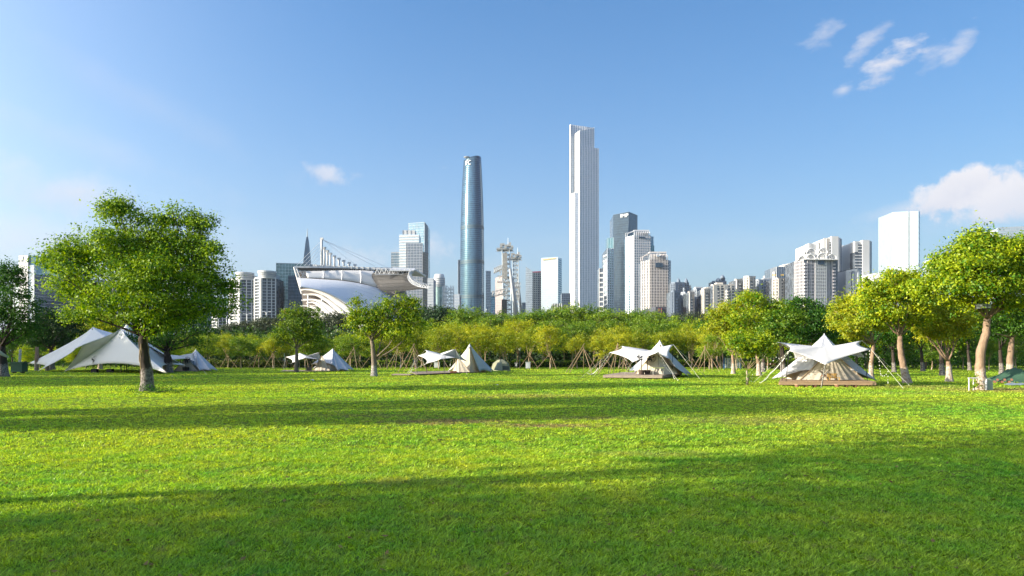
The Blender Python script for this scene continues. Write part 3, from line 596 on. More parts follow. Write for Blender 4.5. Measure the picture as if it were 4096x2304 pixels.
r = bld('slim_slab', 1722, 900, 'slim blue grey slab squeezed between the blue slab tower and the round topped tower'); block(r, [(1710, 902), (1734, 900)], [1112, 1114], 30, GREYW, SB(3.6, .5, .3, SLATE), 'wall')
r = thing('round_top_tower', (X(1754, 950), 960, 0), 'tower with ribbed barrel shaped white crown left of the white stair frame', 'building')
mb = MB(); h0 = Z(1141, 950); h1 = Z(1094, 950); mb.lathe((X(1754, 950), 960, 0), [(7.3, 0), (7.3, h0)], 24); mb.build('shaft', GLS['green'], r)
mb = MB(); mb.lathe((X(1754, 950), 960, h0), [(7.7, 0), (8.0, (h1-h0)*.3), (7.6, (h1-h0)*.7), (6.2, h1-h0)], 28); mb.build('barrel_crown', WHT, r, True)
for k in range(5): mb = MB(); mb.lathe((X(1754, 950), 960, h0+(h1-h0)*k*.17-2), [(7.9, 0), (8.35, .3), (8.35, 1.1), (7.9, 1.4)], 28); mb.build('ring_band', GREYW, r)
# --- white stair frame
r = thing('stair_frame', (X(1792, 560), 566, 0), 'open white steel stair frame with zigzag flights beside the glazed high tower', 'frame tower')
x0, x1 = X(1770, 560), X(1812, 560); zt = Z(1142, 560); mb = MB()
for xx in (x0, x0+1.6, X(1783, 560), X(1802, 560), x1): piece('post', STEEL, (xx, 560, zt/2), (.55, .55, zt), 0, r); piece('post', STEEL, (xx, 568, zt/2), (.45, .45, zt), 0, r)
k = 0; z = 2.0
while z < zt+.1:
    piece('beam', STEEL, ((x0+x1)/2, 559.8, z), (x1-x0+.6, .5, .55), 0, r); piece('beam', STEEL, ((x0+x1)/2, 568.2, z), (x1-x0+.6, .4, .45), 0, r)
    a, c = X(1784, 560), X(1801, 560); fb = MB(); s_ = 1 if k % 2 == 0 else -1
    fb.tube([(a if s_ > 0 else c, 562, z), (c if s_ > 0 else a, 562, z+2.9)], .32, 5); fb.build('stair_flight', STEEL, r); z += 2.95; k += 1
r = bld('low_slate_block', 1825, 900, 'low dark slate block between the stair frame and the glazed high tower'); block(r, [(1811, 905), (1838, 900)], [1176, 1176], 30, SLATE, SB(4, .4, .3, GREYW), 'wall')
r = bld('glass_strip_tower', 1838, 1640, 'narrow dark tower edge at the left side of the glazed high tower'); block(r, [(1832, 1640), (1850, 1645)], [1040, 1036], 30, GLS['dark'], SP(4, .5, .5, STEEL), 'glass_wall')
# --- tapering round-cornered tower with the three letters
D = 1460; cx, cy = X(1889.5, D), D+28
r = thing('high_tower', (cx, cy, 0), 'tall tapering dark teal glass tower with rounded corners and three white letters at its top', 'skyscraper')
prof = [(0, 46.0), (60, 47), (130, 48.2), (200, 49.0), (300, 49.6), (400, 49.4), (480, 48.8), (560, 47.4), (640, 45.0), (700, 42.4), (760, 39.2), (808, 36.2)]
def ifc_r(th, k): return k*(.945+.075*math.cos(3*(th-rad(-64)))+.012*math.cos(6*(th-rad(-64))))
def wid(hpx): return np.interp(hpx, [p[0] for p in prof], [p[1] for p in prof])*D/F
seg = 72; mb = MB(); lv = 28; H = 808*D/F+EYE
for i in range(lv+1):
    hp = 808*i/lv; k = wid(hp)*1.035
    for j in range(seg):
        th = 2*math.pi*j/seg; rr = ifc_r(th, k); zz = H*i/lv
        if i == lv: zz += -3.5*math.cos(th-rad(-200))
        mb.v.append((cx+rr*math.cos(th), cy+rr*math.sin(th), zz))
for i in range(lv):
    for j in range(seg): mb.f.append((i*seg+j, i*seg+(j+1) % seg, (i+1)*seg+(j+1) % seg, (i+1)*seg+j)); mb.mi.append(0)
mb.f.append(tuple(lv*seg+j for j in range(seg))); mb.mi.append(0)
mb.build('glass_shaft', GLS['ifc'], r, True)
mb = MB(); db = MB()
nfl = 104
for i in range(2, nfl):
    hp = 808*i/nfl; k = wid(hp)*1.038; zz = H*i/nfl
    tgt = mb
    heavy = i in (31, 32, 49, 50, 67, 68, 12, 13)
    hgt = 3.0 if heavy else .42; tgt = db if heavy else mb
    b0 = len(tgt.v)
    for j in range(seg):
        th = 2*math.pi*j/seg; rr = ifc_r(th, k)+(.12 if heavy else .18)
        tgt.v += [(cx+rr*math.cos(th), cy+rr*math.sin(th), zz), (cx+rr*math.cos(th), cy+rr*math.sin(th), zz+hgt)]
    for j in range(seg): j2 = (j+1) % seg; tgt.f.append((b0+2*j, b0+2*j2, b0+2*j2+1, b0+2*j+1)); tgt.mi.append(0)
mb.build('floor_lines', mat('teal_spandrel', (.09, .15, .19), .3, .5), r, kind='stuff'); db.build('plant_floor_bands', mat('dark_teal_louvre', (.03, .055, .07), .5, .3), r, kind='stuff')
mb = MB(); mb.lathe((cx-13, cy-10, H-1), [(2, 0), (6.5, 2.2), (7.0, 2.8), (6.2, 3.3)], 20); mb.build('rooftop_pad', STEEL, r)
mb = MB(); mb.tube([(cx+9, cy, H), (cx+14, cy-6, H+5)], .5, 5); mb.build('roof_mast', STEEL, r)
k = wid(785)*1.05; th = rad(-118)
th = rad(-120); rr = ifc_r(th, wid(785)*1.035)+1.6
text(r, 'IFC', (cx+rr*math.cos(th), cy+rr*math.sin(th), Z(646, D)), 14, SIGNW, rad(-31), ext=.5, sx=.72)
for (a, c_, D_, y, m, lab) in [(1943, 1963, 1700, 1083, GLS['grey'], 'narrow blue grey tower with tiny white sign right of the letter tower'), (1963, 1983, 1500, 1170, GLS['blue'], 'lower pale blue block between letter tower and pinkish block'), ]:
    r = bld('far_tower', a, D_, lab); block(r, [(a, D_), (c_, D_+5)], [y, y+1], 30, m, SB(4, .3, .3, STEEL), 'wall')
r = bld('white_balcony_block', 1948, 700, 'thin white comb like balcony strip at the foot of the letter tower'); block(r, [(1944, 700), (1954, 702)], [1228, 1228], 8, GREYW, SB(3, 1.2, .8, WHT), 'wall')
r = bld('pinkish_block', 2000, 1000, 'broad pinkish stone block behind the lattice masts'); block(r, [(1981, 1004), (2014, 1000)], [1112, 1098], 30, PINKW, SB(4, .3, .25, CREAM), 'wall')
for (a, c_, D_, y, m, lab) in [(2088, 2104, 1400, 1210, GLS['blue'], 'low blue block right of the lattice masts'), (2246, 2281, 1200, 1173, GLS['grey'], 'low slate gridded block right of the mirror bright tower')]:
    r = bld('office_block', a, D_, lab); block(r, [(a, D_), (c_, D_+3)], [y, y], 30, m, both(SB(4, .6, .3, GREYW), SP(4, .5, .4, GREYW)), 'wall')
# --- lattice show masts with stepped platforms
def truss(mb, p, q, w, k, r_=.22, up=Vector((0, 0, 1))):
    p, q = Vector(p), Vector(q); a = up*w
    mb.tube([p, q], r_, 4, False); mb.tube([p+a, q+a], r_, 4, False)
    for i in range(k): t0, t1 = i/k, (i+1)/k; mb.tube([p.lerp(q, t0)+(a if i % 2 else a*0), p.lerp(q, t1)+(a*0 if i % 2 else a)], r_*.7, 4, False)
LAT = mat('grey_lattice_steel', (.36, .37, .37), .6, .1, .1, 1)
def show_mast(px, D, top, pxb, lab, scale=1, plats=()):
    r = thing('lattice_mast', (X(pxb, D), D, 0), lab, 'mast'); xt, xb = X(px, D), X(pxb, D); zt = Z(top, D); w = 3.2*scale
    ln = [(-w, -w), (w, -w), (w, w), (-w, w)]
    for i, (a, c) in enumerate(ln):
        lb = MB(); lb.tube([(xb+a*1.1, D+c, 0), (xt+a, D+c, zt)], [.62*scale, .5*scale], 10); lb.build('column', mat('grey_blue_steel', (.38, .44, .48), .5, .2), r, True)
    mb = MB(); z = 4.0
    while z < zt-3:
        t = z/zt; xc = xb+(xt-xb)*t
        for i in range(4):
            a, c = ln[i]; e, f = ln[(i+1) % 4]; mb.tube([(xc+a, D+c, z), (xc+e, D+f, z)], .28, 4, False); mb.tube([(xc+a, D+c, z), (xc+e, D+f, z+4)], .22, 4, False)
        z += 4
    mb.build('lattice', LAT, r, kind='stuff')
    hb = MB()
    for k in range(6): hb.box((xt+(-4+k*1.9)*scale, D-2, zt+math.sin(k*2.1)*1.2), (2.1*scale, 5, 2.6+math.cos(k*3)*.9))
    hb.box((xt-1, D, zt-3), (14*scale, 8, 1.0)); hb.build('mast_head', LAT, r)
    truss_b = MB(); truss(truss_b, (xt-8*scale, D-3, zt-5), (xt+7*scale, D-3, zt-5), 3, 8); truss_b.build('head_truss', LAT, r)
    ab = MB(); ab.tube([(xt+2, D, zt), (xt+2, D, zt+7.5)], [.3, .12], 5); ab.build('antenna', SIGNW, r)
    for (pa, pb, pc, py_l, py_r, dp) in plats:
        pb_ = MB(); A, B_ = P(pa, py_l, D-4), P(pb, py_r, D-4)
        for dy in (0, 7): truss(pb_, A+Vector((0, dy, 0)), B_+Vector((0, dy, 0)), dp, 9, .26)
        for i in range(9): t = i/8; q = A.lerp(B_, t); pb_.tube([q, q+Vector((0, 7, 0))], .2, 4, False); pb_.tube([q, B_+Vector((-1.5, 0, -dp*1.6*t))], .16, 4, False)
        pb_.build('platform', LAT, r)
    return r
r = show_mast(2023, 600, 985, 2036, 'taller lattice show mast with three jutting platforms on its left', 1.0, [(1975, 2007, 0, 1090, 1075, 3.5), (1990, 2050, 0, 1126, 1130, 5), (1966, 2030, 0, 1185, 1170, 4)])
sb = MB(); Dm = 596
sb.add([P(2011, 1012, Dm), P(2028, 1010, Dm), P(2028, 1118, Dm), P(2007, 1112, Dm), P(2011, 1012, Dm+5), P(2028, 1010, Dm+5), P(2028, 1118, Dm+5), P(2007, 1112, Dm+5)], [(0, 1, 2, 3), (7, 6, 5, 4), (0, 4, 5, 1), (3, 2, 6, 7), (0, 3, 7, 4)])
sb.build('mesh_screen', LOUV, r)
sl_ = MB()
for k in range(20): y = 1014+k*5.1; sl_.tube([P(2009, y, Dm-.3), P(2028, y-1, Dm-.3)], .22, 4, False)
for k in range(5): x = 2011+k*4.2; sl_.tube([P(x, 1012, Dm-.4), P(x-1.5+k*.4, 1116, Dm-.4)], .2, 4, False)
sl_.build('screen_slats', LAT, r, kind='stuff')
sb = MB(); sb.add([P(2007, 1198, Dm), P(2028, 1198, Dm), P(2028, 1300, Dm), P(2005, 1300, Dm)]+[P(2007, 1198, Dm+5), P(2028, 1198, Dm+5), P(2028, 1300, Dm+5), P(2005, 1300, Dm+5)], [(0, 1, 2, 3), (7, 6, 5, 4), (0, 4, 5, 1), (0, 3, 7, 4)]); sb.build('lower_screen', LOUV, r)
for (a, y0, c, y1, w) in [(2040, 1075, 2068, 1300, 2.6), (2052, 1118, 2076, 1300, 1.6)]:
    lb = MB(); lb.tube([P(a, y0, 592), P(c, y1, 590)], [w*.5, w*.62], 10); lb.build('raking_leg', LAT, r, True)
r = show_mast(2062, 640, 1022, 2066, 'shorter lattice show mast standing right of the taller one', .85, [(2046, 2082, 0, 1150, 1148, 4), (2050, 2080, 0, 1185, 1185, 4)])
lb = MB(); lb.tube([P(2070, 1100, 640), P(2091, 1300, 640)], [.7, 1.3], 8); lb.build('raking_leg', LAT, r, True)
# --- wedge tower, gridded tower, mirror tower
r = bld('wedge_tower', 2112, 1300, 'grey tower cut off by a steep slanting top left of the gridded red edged tower'); block(r, [(2103, 1302), (2130, 1296)], [1066, 1084], 40, GLS['grey'], SB(4.2, .3, .2, GREYW), 'glass_wall')
r = bld('gridded_tower', 2145, 1320, 'dark gridded tower with a red top edge left of the mirror bright tower'); block(r, [(2126, 1305), (2166, 1310)], [1090, 1088], 40, GLS['navy'], both(SB(4.2, 1.1, .6, GREYW), SP(4.4, 1.0, .7, GREYW), join=1), 'glass_wall', cap=SIGNR, roof=1.6)
r = bld('mirror_tower', 2200, 1250, 'mirror bright pale tower with gold lettering along its top edge')
block(r, [(2165, 1262), (2232, 1250)], [1032, 1028], 40, GLS['mir'], SB(4, .25, .15, STEEL), 'mirror_wall')
block(r, [(2232, 1252), (2247, 1275)], [1032, 1034], 20, GLS['blue'], SB(4, .25, .15, STEEL), 'side_wall')
for k in range(8): x = 2174+k*6.5; piece('gold_letter', SIGNG, (X(x, 1255), 1259.5-(x-2165)/67*12+1.0, Z(1036-k*.4, 1250)), (2.0 if k not in (0, 3) else 2.8, .6, 2.2), rad(-20), r)
r = bld('pier_block', 2235, 900, 'low block of tall white piers in front of the mirror bright tower'); block(r, [(2210, 902), (2248, 900)], [1214, 1214], 20, GLS['window'], SP(3, 1.0, 1, WHT), 'wall')
# --- tallest tower, stepped terracotta fins
D = 1660
r = bld('tallest_tower', 2337, D, 'tallest silvery tower of stepped vertical slabs striped with pale fins')
FIN = SP(4.3, 1.5, .7, TERRA)
block(r, [(2281, 1692), (2345, 1698), (2376, 1710)], [498, 507, 512], 30, GLS['stripe'], both(FIN, SB(4.4, .4, .3, TERRA)), 'rear_slab')
block(r, [(2300, 1686), (2318, 1662), (2377, 1675)], [536, 522, 510], 24, GLS['stripe'], [SP(1.3, 1.1, .6, WHT), both(FIN, SB(4.4, .35, .3, TERRA))], 'upper_slab')
block(r, [(2317.5, 1657), (2395, 1670)], [583, 594], 30, GLS['stripe'], both(FIN, SB(4.4, .35, .3, TERRA)), 'front_slab')
block(r, [(2281, 1686), (2300, 1660), (2318, 1659)], [777, 770, 770], 24, GLS['stripe'], [SP(1.3, 1.1, .6, WHT), both(SP(2.6, .4, .5, TERRA), SB(4.4, .35, .3, TERRA))], 'left_slab')
block(r, [(2315.2, 1659), (2318.2, 1656)], [770, 770], 6, TERRA, None, 'corner_fin'); block(r, [(2279.6, 1692), (2282, 1686)], [498, 498], 6, TERRA, None, 'corner_fin')
# --- cluster right of it
r = bld('white_frame_block', 2405, 1000, 'white framed slab with open floors at the right foot of the tallest tower'); block(r, [(2396, 1002), (2416, 1000)], [1074, 1073], 20, GLS['window'], both(SB(7, 1.8, .8, WHT), SP(12, 1.0, .9, WHT)), 'wall')
r = bld('punched_window_tower', 2438, 1080, 'pale tower with square punched windows and blue green top left of the dark letter tower')
block(r, [(2429, 1104), (2455, 1100)], [952, 950], 20, GLS['teal'], SP(3, .3, .3, STEEL), 'upper_glass')
block(r, [(2414, 1095), (2428, 1075), (2455, 1082)], [1010, 993, 993], 24, GLS['window'], [SB(7.8, 2.2, .8, WHT), both(SB(3.9, 1.5, .8, mat('bluish_white_wall', (.52, .56, .62), .7)), SP(3.9, 1.4, .9, mat('bluish_white_pier', (.52, .56, .62), .7)), join=1)], 'wall')
r = bld('dark_letter_tower', 2490, 1150, 'dark navy glass tower with pale letters near its slanted top')
block(r, [(2453, 1154), (2515, 1140), (2550, 1172)], [860, 848, 862], 34, GLS['navy'], [both(SB(4, .45, .15, NAVB), SP(1.8, .18, .25, NAVB)), SB(4, .25, .12, GLS['dark'])], 'glass_wall', cap=NAVB, roof=.4)
text(r, 'IMP', (X(2498, 1140), 1142.2, Z(862, 1140)), 8.5, SIGNW, rad(-30), ext=.3, sx=1.1)
mb = MB(); q = [P(2516, 880, 1139.5), P(2520, 895, 1142), P(2515, 1010, 1138), P(2509, 960, 1139)]; mb.add(q, [(0, 1, 2, 3)]); mb.build('crease_facet', GLS['navy'], r)
def vault_tower(px0, pxc, px1, y, D, lab, body, rib, pitch, n, ysh, emblem=False):
    r = bld('vaulted_tower', pxc, D, lab); block(r, [(px0, D+10), (pxc, D), (px1, D+4)], [ysh, ysh-6, ysh-6], 24, body, [both(SB(3.9, .5, .3, rib), SP(5, 1.6, .8, rib)), both(SB(3.9, 1.1, .4, rib), {}, join=1)], 'wall')
    xs = np.linspace(X(pxc+2, D), X(px1-3, D), n); zt, zs = Z(y+4, D), Z(ysh-6, D)
    for i, x in enumerate(xs):
        c = abs(i-(n-1)/2)/((n-1)/2); rb = MB(); x2 = xs[0]+(xs[-1]-xs[0])*(.5+(i/(n-1)-.5)*.80)
        rb.tube([(x, D-.8+i*4/n, 0), (x, D-.8+i*4/n, zs), (x*.85+x2*.15, D+.5, zs+(zt-zs)*.5), (x*.5+x2*.5, D+3.5, zs+(zt-zs)*.82), (x2, D+7, zt)], pitch, 5); rb.build('rib', rib, r)
    mb = MB(); mb.box(((xs[0]+xs[-1])/2, D+10, zt+1), ((xs[-1]-xs[0])*.96, 8, 2.2)); mb.build('crown_beam', rib, r)
    mb = MB(); mb.prism([(xs[0]+1.5, D+4), (xs[-1]-1.5, D+4), (xs[-1]-2, D+20), (xs[0]+2, D+20)], zs-1, zt); mb.build('crown_glass', GLS['grey'], r)
    mb = MB(); mb.tube([(X(px0+8, D), D+7, zs), (X(px0+9, D), D+7, zs+(zt-zs)*.5), (X(pxc+2, D), D+7, zt)], .6, 5); mb.tube([(X(px0+2, D), D+9, zs), (X(px0+2, D), D+9, zs+5), (X(pxc, D), D+9, zs+8)], .5, 5); mb.build('crown_bracket', rib, r)
    wb = MB(); wb.box(((xs[0]+xs[-1])/2, D-.4, zs-7 if emblem else zs-3), ((xs[-1]-xs[0])*.42, 1.2, 6 if emblem else 2)); wb.build('crown_window', GLS['navy'], r)
    if emblem:
        eb = MB(); cx_, cz_ = (xs[0]+xs[-1])/2-1, Z(y+14, D); eb.tube([(cx_+2.4*math.cos(a*math.pi/7), D-1, cz_+2.4*math.sin(a*math.pi/7)) for a in range(15)], .5, 5, False); eb.box((cx_, D-1, cz_-1), (3.4, .6, 2.2)); eb.box((cx_, D-1, cz_+3.2), (1.6, .6, 1.4)); eb.build('emblem', mat('emblem_silver', (.5, .55, .6), .4, .4), r)
    return r
r = bld('teal_slab', 2608, 1200, 'blue green slab peeping out right of the taller vaulted tower'); block(r, [(2590, 1200), (2614, 1202)], [946, 946], 20, GLS['blue'], SP(4, .3, .3, STEEL), 'wall'); block(r, [(2600, 1196), (2617, 1199)], [982, 982], 20, GLS['teal'], SP(4, .3, .3, STEEL), 'lower_wall')
vault_tower(2504, 2535, 2604, 918, 1050, 'taller tower with curved ribbed crown right of the dark letter tower', GLS['blue'], mat('silver_rib', (.58, .58, .60), .5, .1), .55, 9, 948)
vault_tower(2565, 2598, 2674, 1006, 930, 'shorter beige tower with curved ribbed crown and crest emblem', GLS['window'], mat('warm_stone_rib', (.60, .55, .52), .7), .5, 12, 1046, True)
r = bld('slate_side_slab', 2678, 980, 'slim slate blue slab at the right side of the crested beige tower'); block(r, [(2668, 980), (2683.5, 984)], [1041, 1042], 30, GLS['grey'], SB(3.9, .4, .3, GREYW), 'wall')
# --- dark museum box
D = 760
r = thing('museum_block', (X(2720, D), D+20, 0), 'long low charcoal museum box with red edged slots above the dark trees', 'building')
block(r, [(2570, 800), (2622, 760), (2842, 765)], [1240, 1227, 1227], 60, MUS, None, 'wall')
rs = random.Random(4)
for (x, y, w, h) in [(2602, 1240, 3, 34), (2620, 1245, 3, 18), (2632, 1232, 4, 14), (2642, 1232, 4, 22), (2662, 1232, 30, 8), (2672, 1240, 4, 28), (2690, 1234, 3, 16), (2700, 1230, 14, 10), (2712, 1240, 3, 24), (2724, 1230, 4, 12), (2736, 1236, 8, 12), (2752, 1232, 3, 10), (2758, 1238, 10, 16), (2778, 1228, 5, 14), (2800, 1232, 3, 22), (2826, 1236, 14, 8), (2834, 1230, 4, 16), (2600, 1268, 12, 5), (2650, 1262, 5, 10), (2708, 1262, 4, 14)]:
    c = P(x+w/2, y+h/2, D); dy = 0 if x >= 2622 else (2622-x)/52*40
    piece('slot_recess', DSTEEL, (c.x, c.y+dy+.1, c.z), (w*D/F, .6, h*D/F), 0, r)
    piece('slot_reveal', MUSRED, (c.x+w*D/F/2, c.y+dy-.1, c.z), (.5, .9, h*D/F), 0, r)
r = bld('low_white_roof', 2480, 500, 'low white roof line glimpsed above the tree belt left of the museum box'); block(r, [(2420, 505), (2560, 500)], [1296, 1290], 30, WHT, None, 'wall')
r = bld('low_white_roof', 1000, 420, 'low white riverside wall seen under the flat dark trees'); block(r, [(830, 420), (1140, 420)], [1316, 1316], 20, WHT, SB(3, .5, .5, GREYW), 'wall')
# --- apartment towers to the right
def apt(px0, pxc, px1, y, D, lab, wall, style='strip', seed=0, top=None, glassk='window'):
    r = bld('apartment_tower', pxc, D, lab); rn = random.Random(seed); fl = 3.0
    f = lambda w: both(SB(fl, 1.25 if style != 'glassy' else .7, .5, wall), {}, cols=cols(w), col=wall, col_d=.9, join=D > 900)
    def cols(w):
        out = []; x = 0; k = max(2, int(w/9))
        for i in range(k): a = i/k; out.append((a, a+.36/k)); out.append((a+.62/k, a+.72/k))
        return out
    wl, wr = abs(X(pxc, D)-X(px0, D)), abs(X(px1, D)-X(pxc, D))
    Q, zt = block(r, [(px0, D+6), (pxc, D), (px1, D+5)], [y+1, y, y+1], 20, GLS[glassk], [f(wl) if wl > 2 else None, f(wr) if wr > 2 else None], 'wall', cap=wall)
    # bays that stand out, each with its own balconies
    for a in ((.25, .7) if wr > 12 else (.5,)):
        x = X(pxc, D)*(1-a)+X(px1, D)*a; zz = zt[1]-rn.uniform(2, 7); bb = MB(); R_ = 2.1
        bb.lathe((x, D+2.6, 0), [(R_, 0), (R_, zz)], 12); bb.build('bay', GLS[glassk], r)
        gb = MB(); z = 22
        while z < zz: gb.lathe((x, D+2.6, z), [(R_+.1, 0), (R_+.35, .05), (R_+.35, 1.25), (R_+.1, 1.3)], 12); z += fl
        gb.build('balcony_fronts', wall, r, kind='stuff')
    if top:
        for (a, c, y2) in top: block(r, [(a, D+7), (c, D+7)], [y2, y2], 8, wall, None, 'roof_house')
    return r
r = apt(2684, 2700, 2756, 1132, 900, 'slate apartment tower with two pointed turrets right of the crested tower', SLATE, 'strip', 1)
for x in (2714, 2745):
    mb = MB(); c = P(x, 1132, 905); mb.tube([c, c+Vector((0, 0, 3)), c+Vector((0, 0, 7))], [2.6, 2.4, .1], 8); mb.build('turret', SLATE, r)
apt(2683, 2694, 2722, 1166, 700, 'dark slate apartment block with stacked balconies in front of the turret tower', SLATE, 'strip', 2)
apt(2722, 2740, 2770, 1172, 720, 'grey green apartment block below the turret tower', GREYW, 'strip', 3)
apt(2754, 2760, 2764, 1144, 1000, 'thin cream sliver tower right of the turret tower', CREAM, 'strip', 4)
apt(2752, 2756, 2778, 1170, 690, 'small striped grey apartment block left of the curved roof block', BEIGE, 'strip', 5)
apt(2775, 2784, 2812, 1156, 740, 'grey apartment block with a curved glass roof', GREYW, 'glassy', 6, [(2782, 2810, 1147)])
apt(2806, 2814, 2845, 1158, 690, 'cream and lilac apartment block with a round tower bay', CREAM, 'strip', 7, [(2822, 2836, 1148)])
r = apt(2848, 2862, 2906, 1126, 1000, 'dark blue domed tower pair rising behind the cream row', SLATE, 'strip', 8, [(2885, 2901, 1112)])
for x, y in ((2872, 1122), (2890, 1110)):
    mb = MB(); c = P(x, y+4, 1004); mb.lathe(tuple(c), [(3.4, 0), (3.2, 2), (2.2, 4), (.3, 5.2)], 14); mb.build('dome', SLATE, r, True)
apt(2844, 2852, 2938, 1142, 680, 'wide cream apartment block below the domed tower pair', CREAM, 'strip', 9, [(2866, 2892, 1130), (2916, 2932, 1136)])
apt(2938, 2944, 2978, 1120, 700, 'cream apartment tower left of the tall pale tower with glass bay', CREAM, 'strip', 10)
apt(2976, 2994, 3022, 1108, 690, 'pale apartment tower with broad glass bay and top lettering band', CREAM, 'glassy', 11, [(2994, 3018, 1104)])
apt(3018, 3034, 3094, 1122, 720, 'blue grey apartment tower with dark vertical grille at its top', GREYW, 'strip', 12, [(3054, 3092, 1112)])
apt(3090, 3112, 3178, 1116, 680, 'beige apartment tower with round glass bays below the sign topped block', BEIGE, 'strip', 13)
r = bld('sign_topped_block', 3120, 900, 'office block with slate glass attic carrying red oval signs')
block(r, [(3083, 915), (3098, 900), (3176, 905)], [1094, 1086, 1088], 30, CREAM, [None, SB(14, 5, .5, GREYW)], 'wall')
block(r, [(3083, 912), (3106, 898), (3160, 903)], [1074, 1066, 1066], 24, GLS['grey'], SP(2.5, .25, .3, STEEL), 'attic')
block(r, [(3134, 935), (3162, 930), (3180, 940)], [1058, 1053, 1056], 16, CREAM, SP(8, 1.4, .6, CREAM), 'roof_house')
for x, y, dd, sz, w in ((3092, 1074, 907, 3.2, 8), (3118, 1072, 897, 3.4, 16)):
    mb = MB(); c = P(x, y, dd-1); mb.lathe((0, 0, 0), [(sz*.98, -.3), (sz, 0), (sz*.98, .3)], 20); o = mb.build('oval_sign', SIGNR, r); o.location = c-r.location; o.rotation_euler = (rad(90), 0, 0); o.scale = (1.25 if w > 9 else .7, .72, 1)
for k in range(6): piece('wall_letter', SIGNG, (X(3092+k*8, 900), 899.6, Z(1100, 900)), (1.6, .5, 2.2), 0, r)
# tall tower with arched crown lattice
D = 640
r = thing('arch_crowned_tower', (X(3262, D), D+14, 0), 'wide tower of square windows crowned by rows of white lattice arches', 'building')
PW = mat('mauve_white_grid', (.50, .47, .48), .7, var=.05)
block(r, [(3178, 652), (3216, 640), (3352, 646)], [1046, 1040, 1040], 26, GLS['window'], [both(SB(3.1, .5, .3, PW), SP(1.7, .6, .5, PW), join=1), None], 'wall')
q0, q1 = Vector((X(3216, 640), 640)), Vector((X(3352, 640), 646))
def sub(a, b_, st): facade(r, q0.lerp(q1, a), q0.lerp(q1, b_), Z(1040, D), Z(1040, D), dict(st, z0=0), D)
sub(0, .10, both(SB(3.1, 1.9, 1.1, PW), {})); sub(.10, .22, both(SP(1.6, .6, .6, PW), SB(3.1, .4, .3, PW), join=1)); sub(.22, .34, both(SB(3.1, .7, .7, PW), SP(2.2, .5, .6, PW), join=1))
sub(.34, .72, both(SB(3.1, 1.35, .9, WHT), SP(2.2, .85, 1.0, WHT), join=1)); sub(.72, .92, both(SP(1.6, .6, .6, PW), SB(3.1, .4, .3, PW), join=1)); sub(.92, 1, both(SB(3.1, 1.5, 1.1, PW), {}))
mb = MB(); c = q0.lerp(q1, .53); mb.box((c.x, c.y-.9, Z(1049, D)), (6.5, 1.4, 3.8)); mb.build('top_window', GLS['navy'], r)
mb = MB(); mb.box(((q0.x+q1.x)/2, 642.5, Z(1038, D)), (q1.x-q0.x+1, 7, .8)); mb.build('cornice', WHT, r)
for (x, y, rad_, dd) in [(3208, 1040, 15, 6), (3243, 1036, 18, 0), (3288, 1033, 19, 0), (3328, 1036, 19, 1), (3246, 1014, 20, 12), (3292, 1012, 19, 12), (3226, 1016, 10, 14), (3195, 1046, 8, 9), (3268, 1030, 9, 16)]:
    ab = MB(); c = P(x, y, D+dd-1); R_ = rad_*D/F
    for k in range(5):
        rr = R_*(1-k*.11); ab.tube([(c.x+rr*math.cos(t*math.pi/10), c.y+k*1.3, c.z+rr*math.sin(t*math.pi/10)) for t in range(11)], .34 if k else .62, 4, False)
    for t in range(1, 10):
        a = t*math.pi/10; ab.tube([(c.x+R_*math.cos(a), c.y, c.z+R_*math.sin(a)), (c.x+R_*.56*math.cos(a), c.y+5.2, c.z+R_*.56*math.sin(a))], .14, 4, False)
    ab.build('crown_arch', WHT, r)
def white_tower(pts, tops, lab, D, fins, st=None):
    r = bld('white_tower', pts[1][0], D, lab); block(r, pts, tops, 24, WHT, st, 'wall')
    for (a, c, y, m, dd) in fins: block(r, [(a, D+dd), (c, D+dd+.5)], [y, y], 10, m, SB(3.2, 1.0, .3, WHT) if m is GLS['window'] else None, 'shaft')
    return r
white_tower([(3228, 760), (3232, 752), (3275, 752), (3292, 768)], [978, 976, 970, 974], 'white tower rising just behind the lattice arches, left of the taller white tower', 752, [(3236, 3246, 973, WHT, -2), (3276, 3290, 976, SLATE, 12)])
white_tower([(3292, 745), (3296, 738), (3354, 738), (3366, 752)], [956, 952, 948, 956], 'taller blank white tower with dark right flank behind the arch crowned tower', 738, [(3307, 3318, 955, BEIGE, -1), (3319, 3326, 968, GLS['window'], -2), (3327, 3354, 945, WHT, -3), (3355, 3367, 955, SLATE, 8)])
r = bld('fluted_grey_tower', 3390, 900, 'grey fluted tower with flat top between the two white towers'); block(r, [(3364, 905), (3376, 902)], [984, 982], 20, CREAM, None, 'side_wall'); block(r, [(3377, 902), (3418, 900)], [994, 994], 30, GLS['grey'], SP(2.0, .8, .8, GREYW), 'wall')
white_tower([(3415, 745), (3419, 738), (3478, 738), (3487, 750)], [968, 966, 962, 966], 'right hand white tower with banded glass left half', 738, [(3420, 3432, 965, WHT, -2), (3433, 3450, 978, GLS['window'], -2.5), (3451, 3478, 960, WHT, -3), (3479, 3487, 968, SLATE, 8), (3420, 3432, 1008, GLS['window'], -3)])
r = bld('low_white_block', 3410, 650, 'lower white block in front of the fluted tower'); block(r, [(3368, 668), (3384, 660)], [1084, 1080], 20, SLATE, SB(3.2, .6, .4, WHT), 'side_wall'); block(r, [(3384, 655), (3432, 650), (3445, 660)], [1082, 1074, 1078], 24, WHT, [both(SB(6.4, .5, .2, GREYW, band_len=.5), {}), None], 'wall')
block(r, [(3412, 649), (3417, 649)], [1084, 1084], 4, SLATE, None, 'window_strip'); block(r, [(3432, 648), (3438, 648)], [1076, 1076], 4, GREYW, None, 'window_strip')
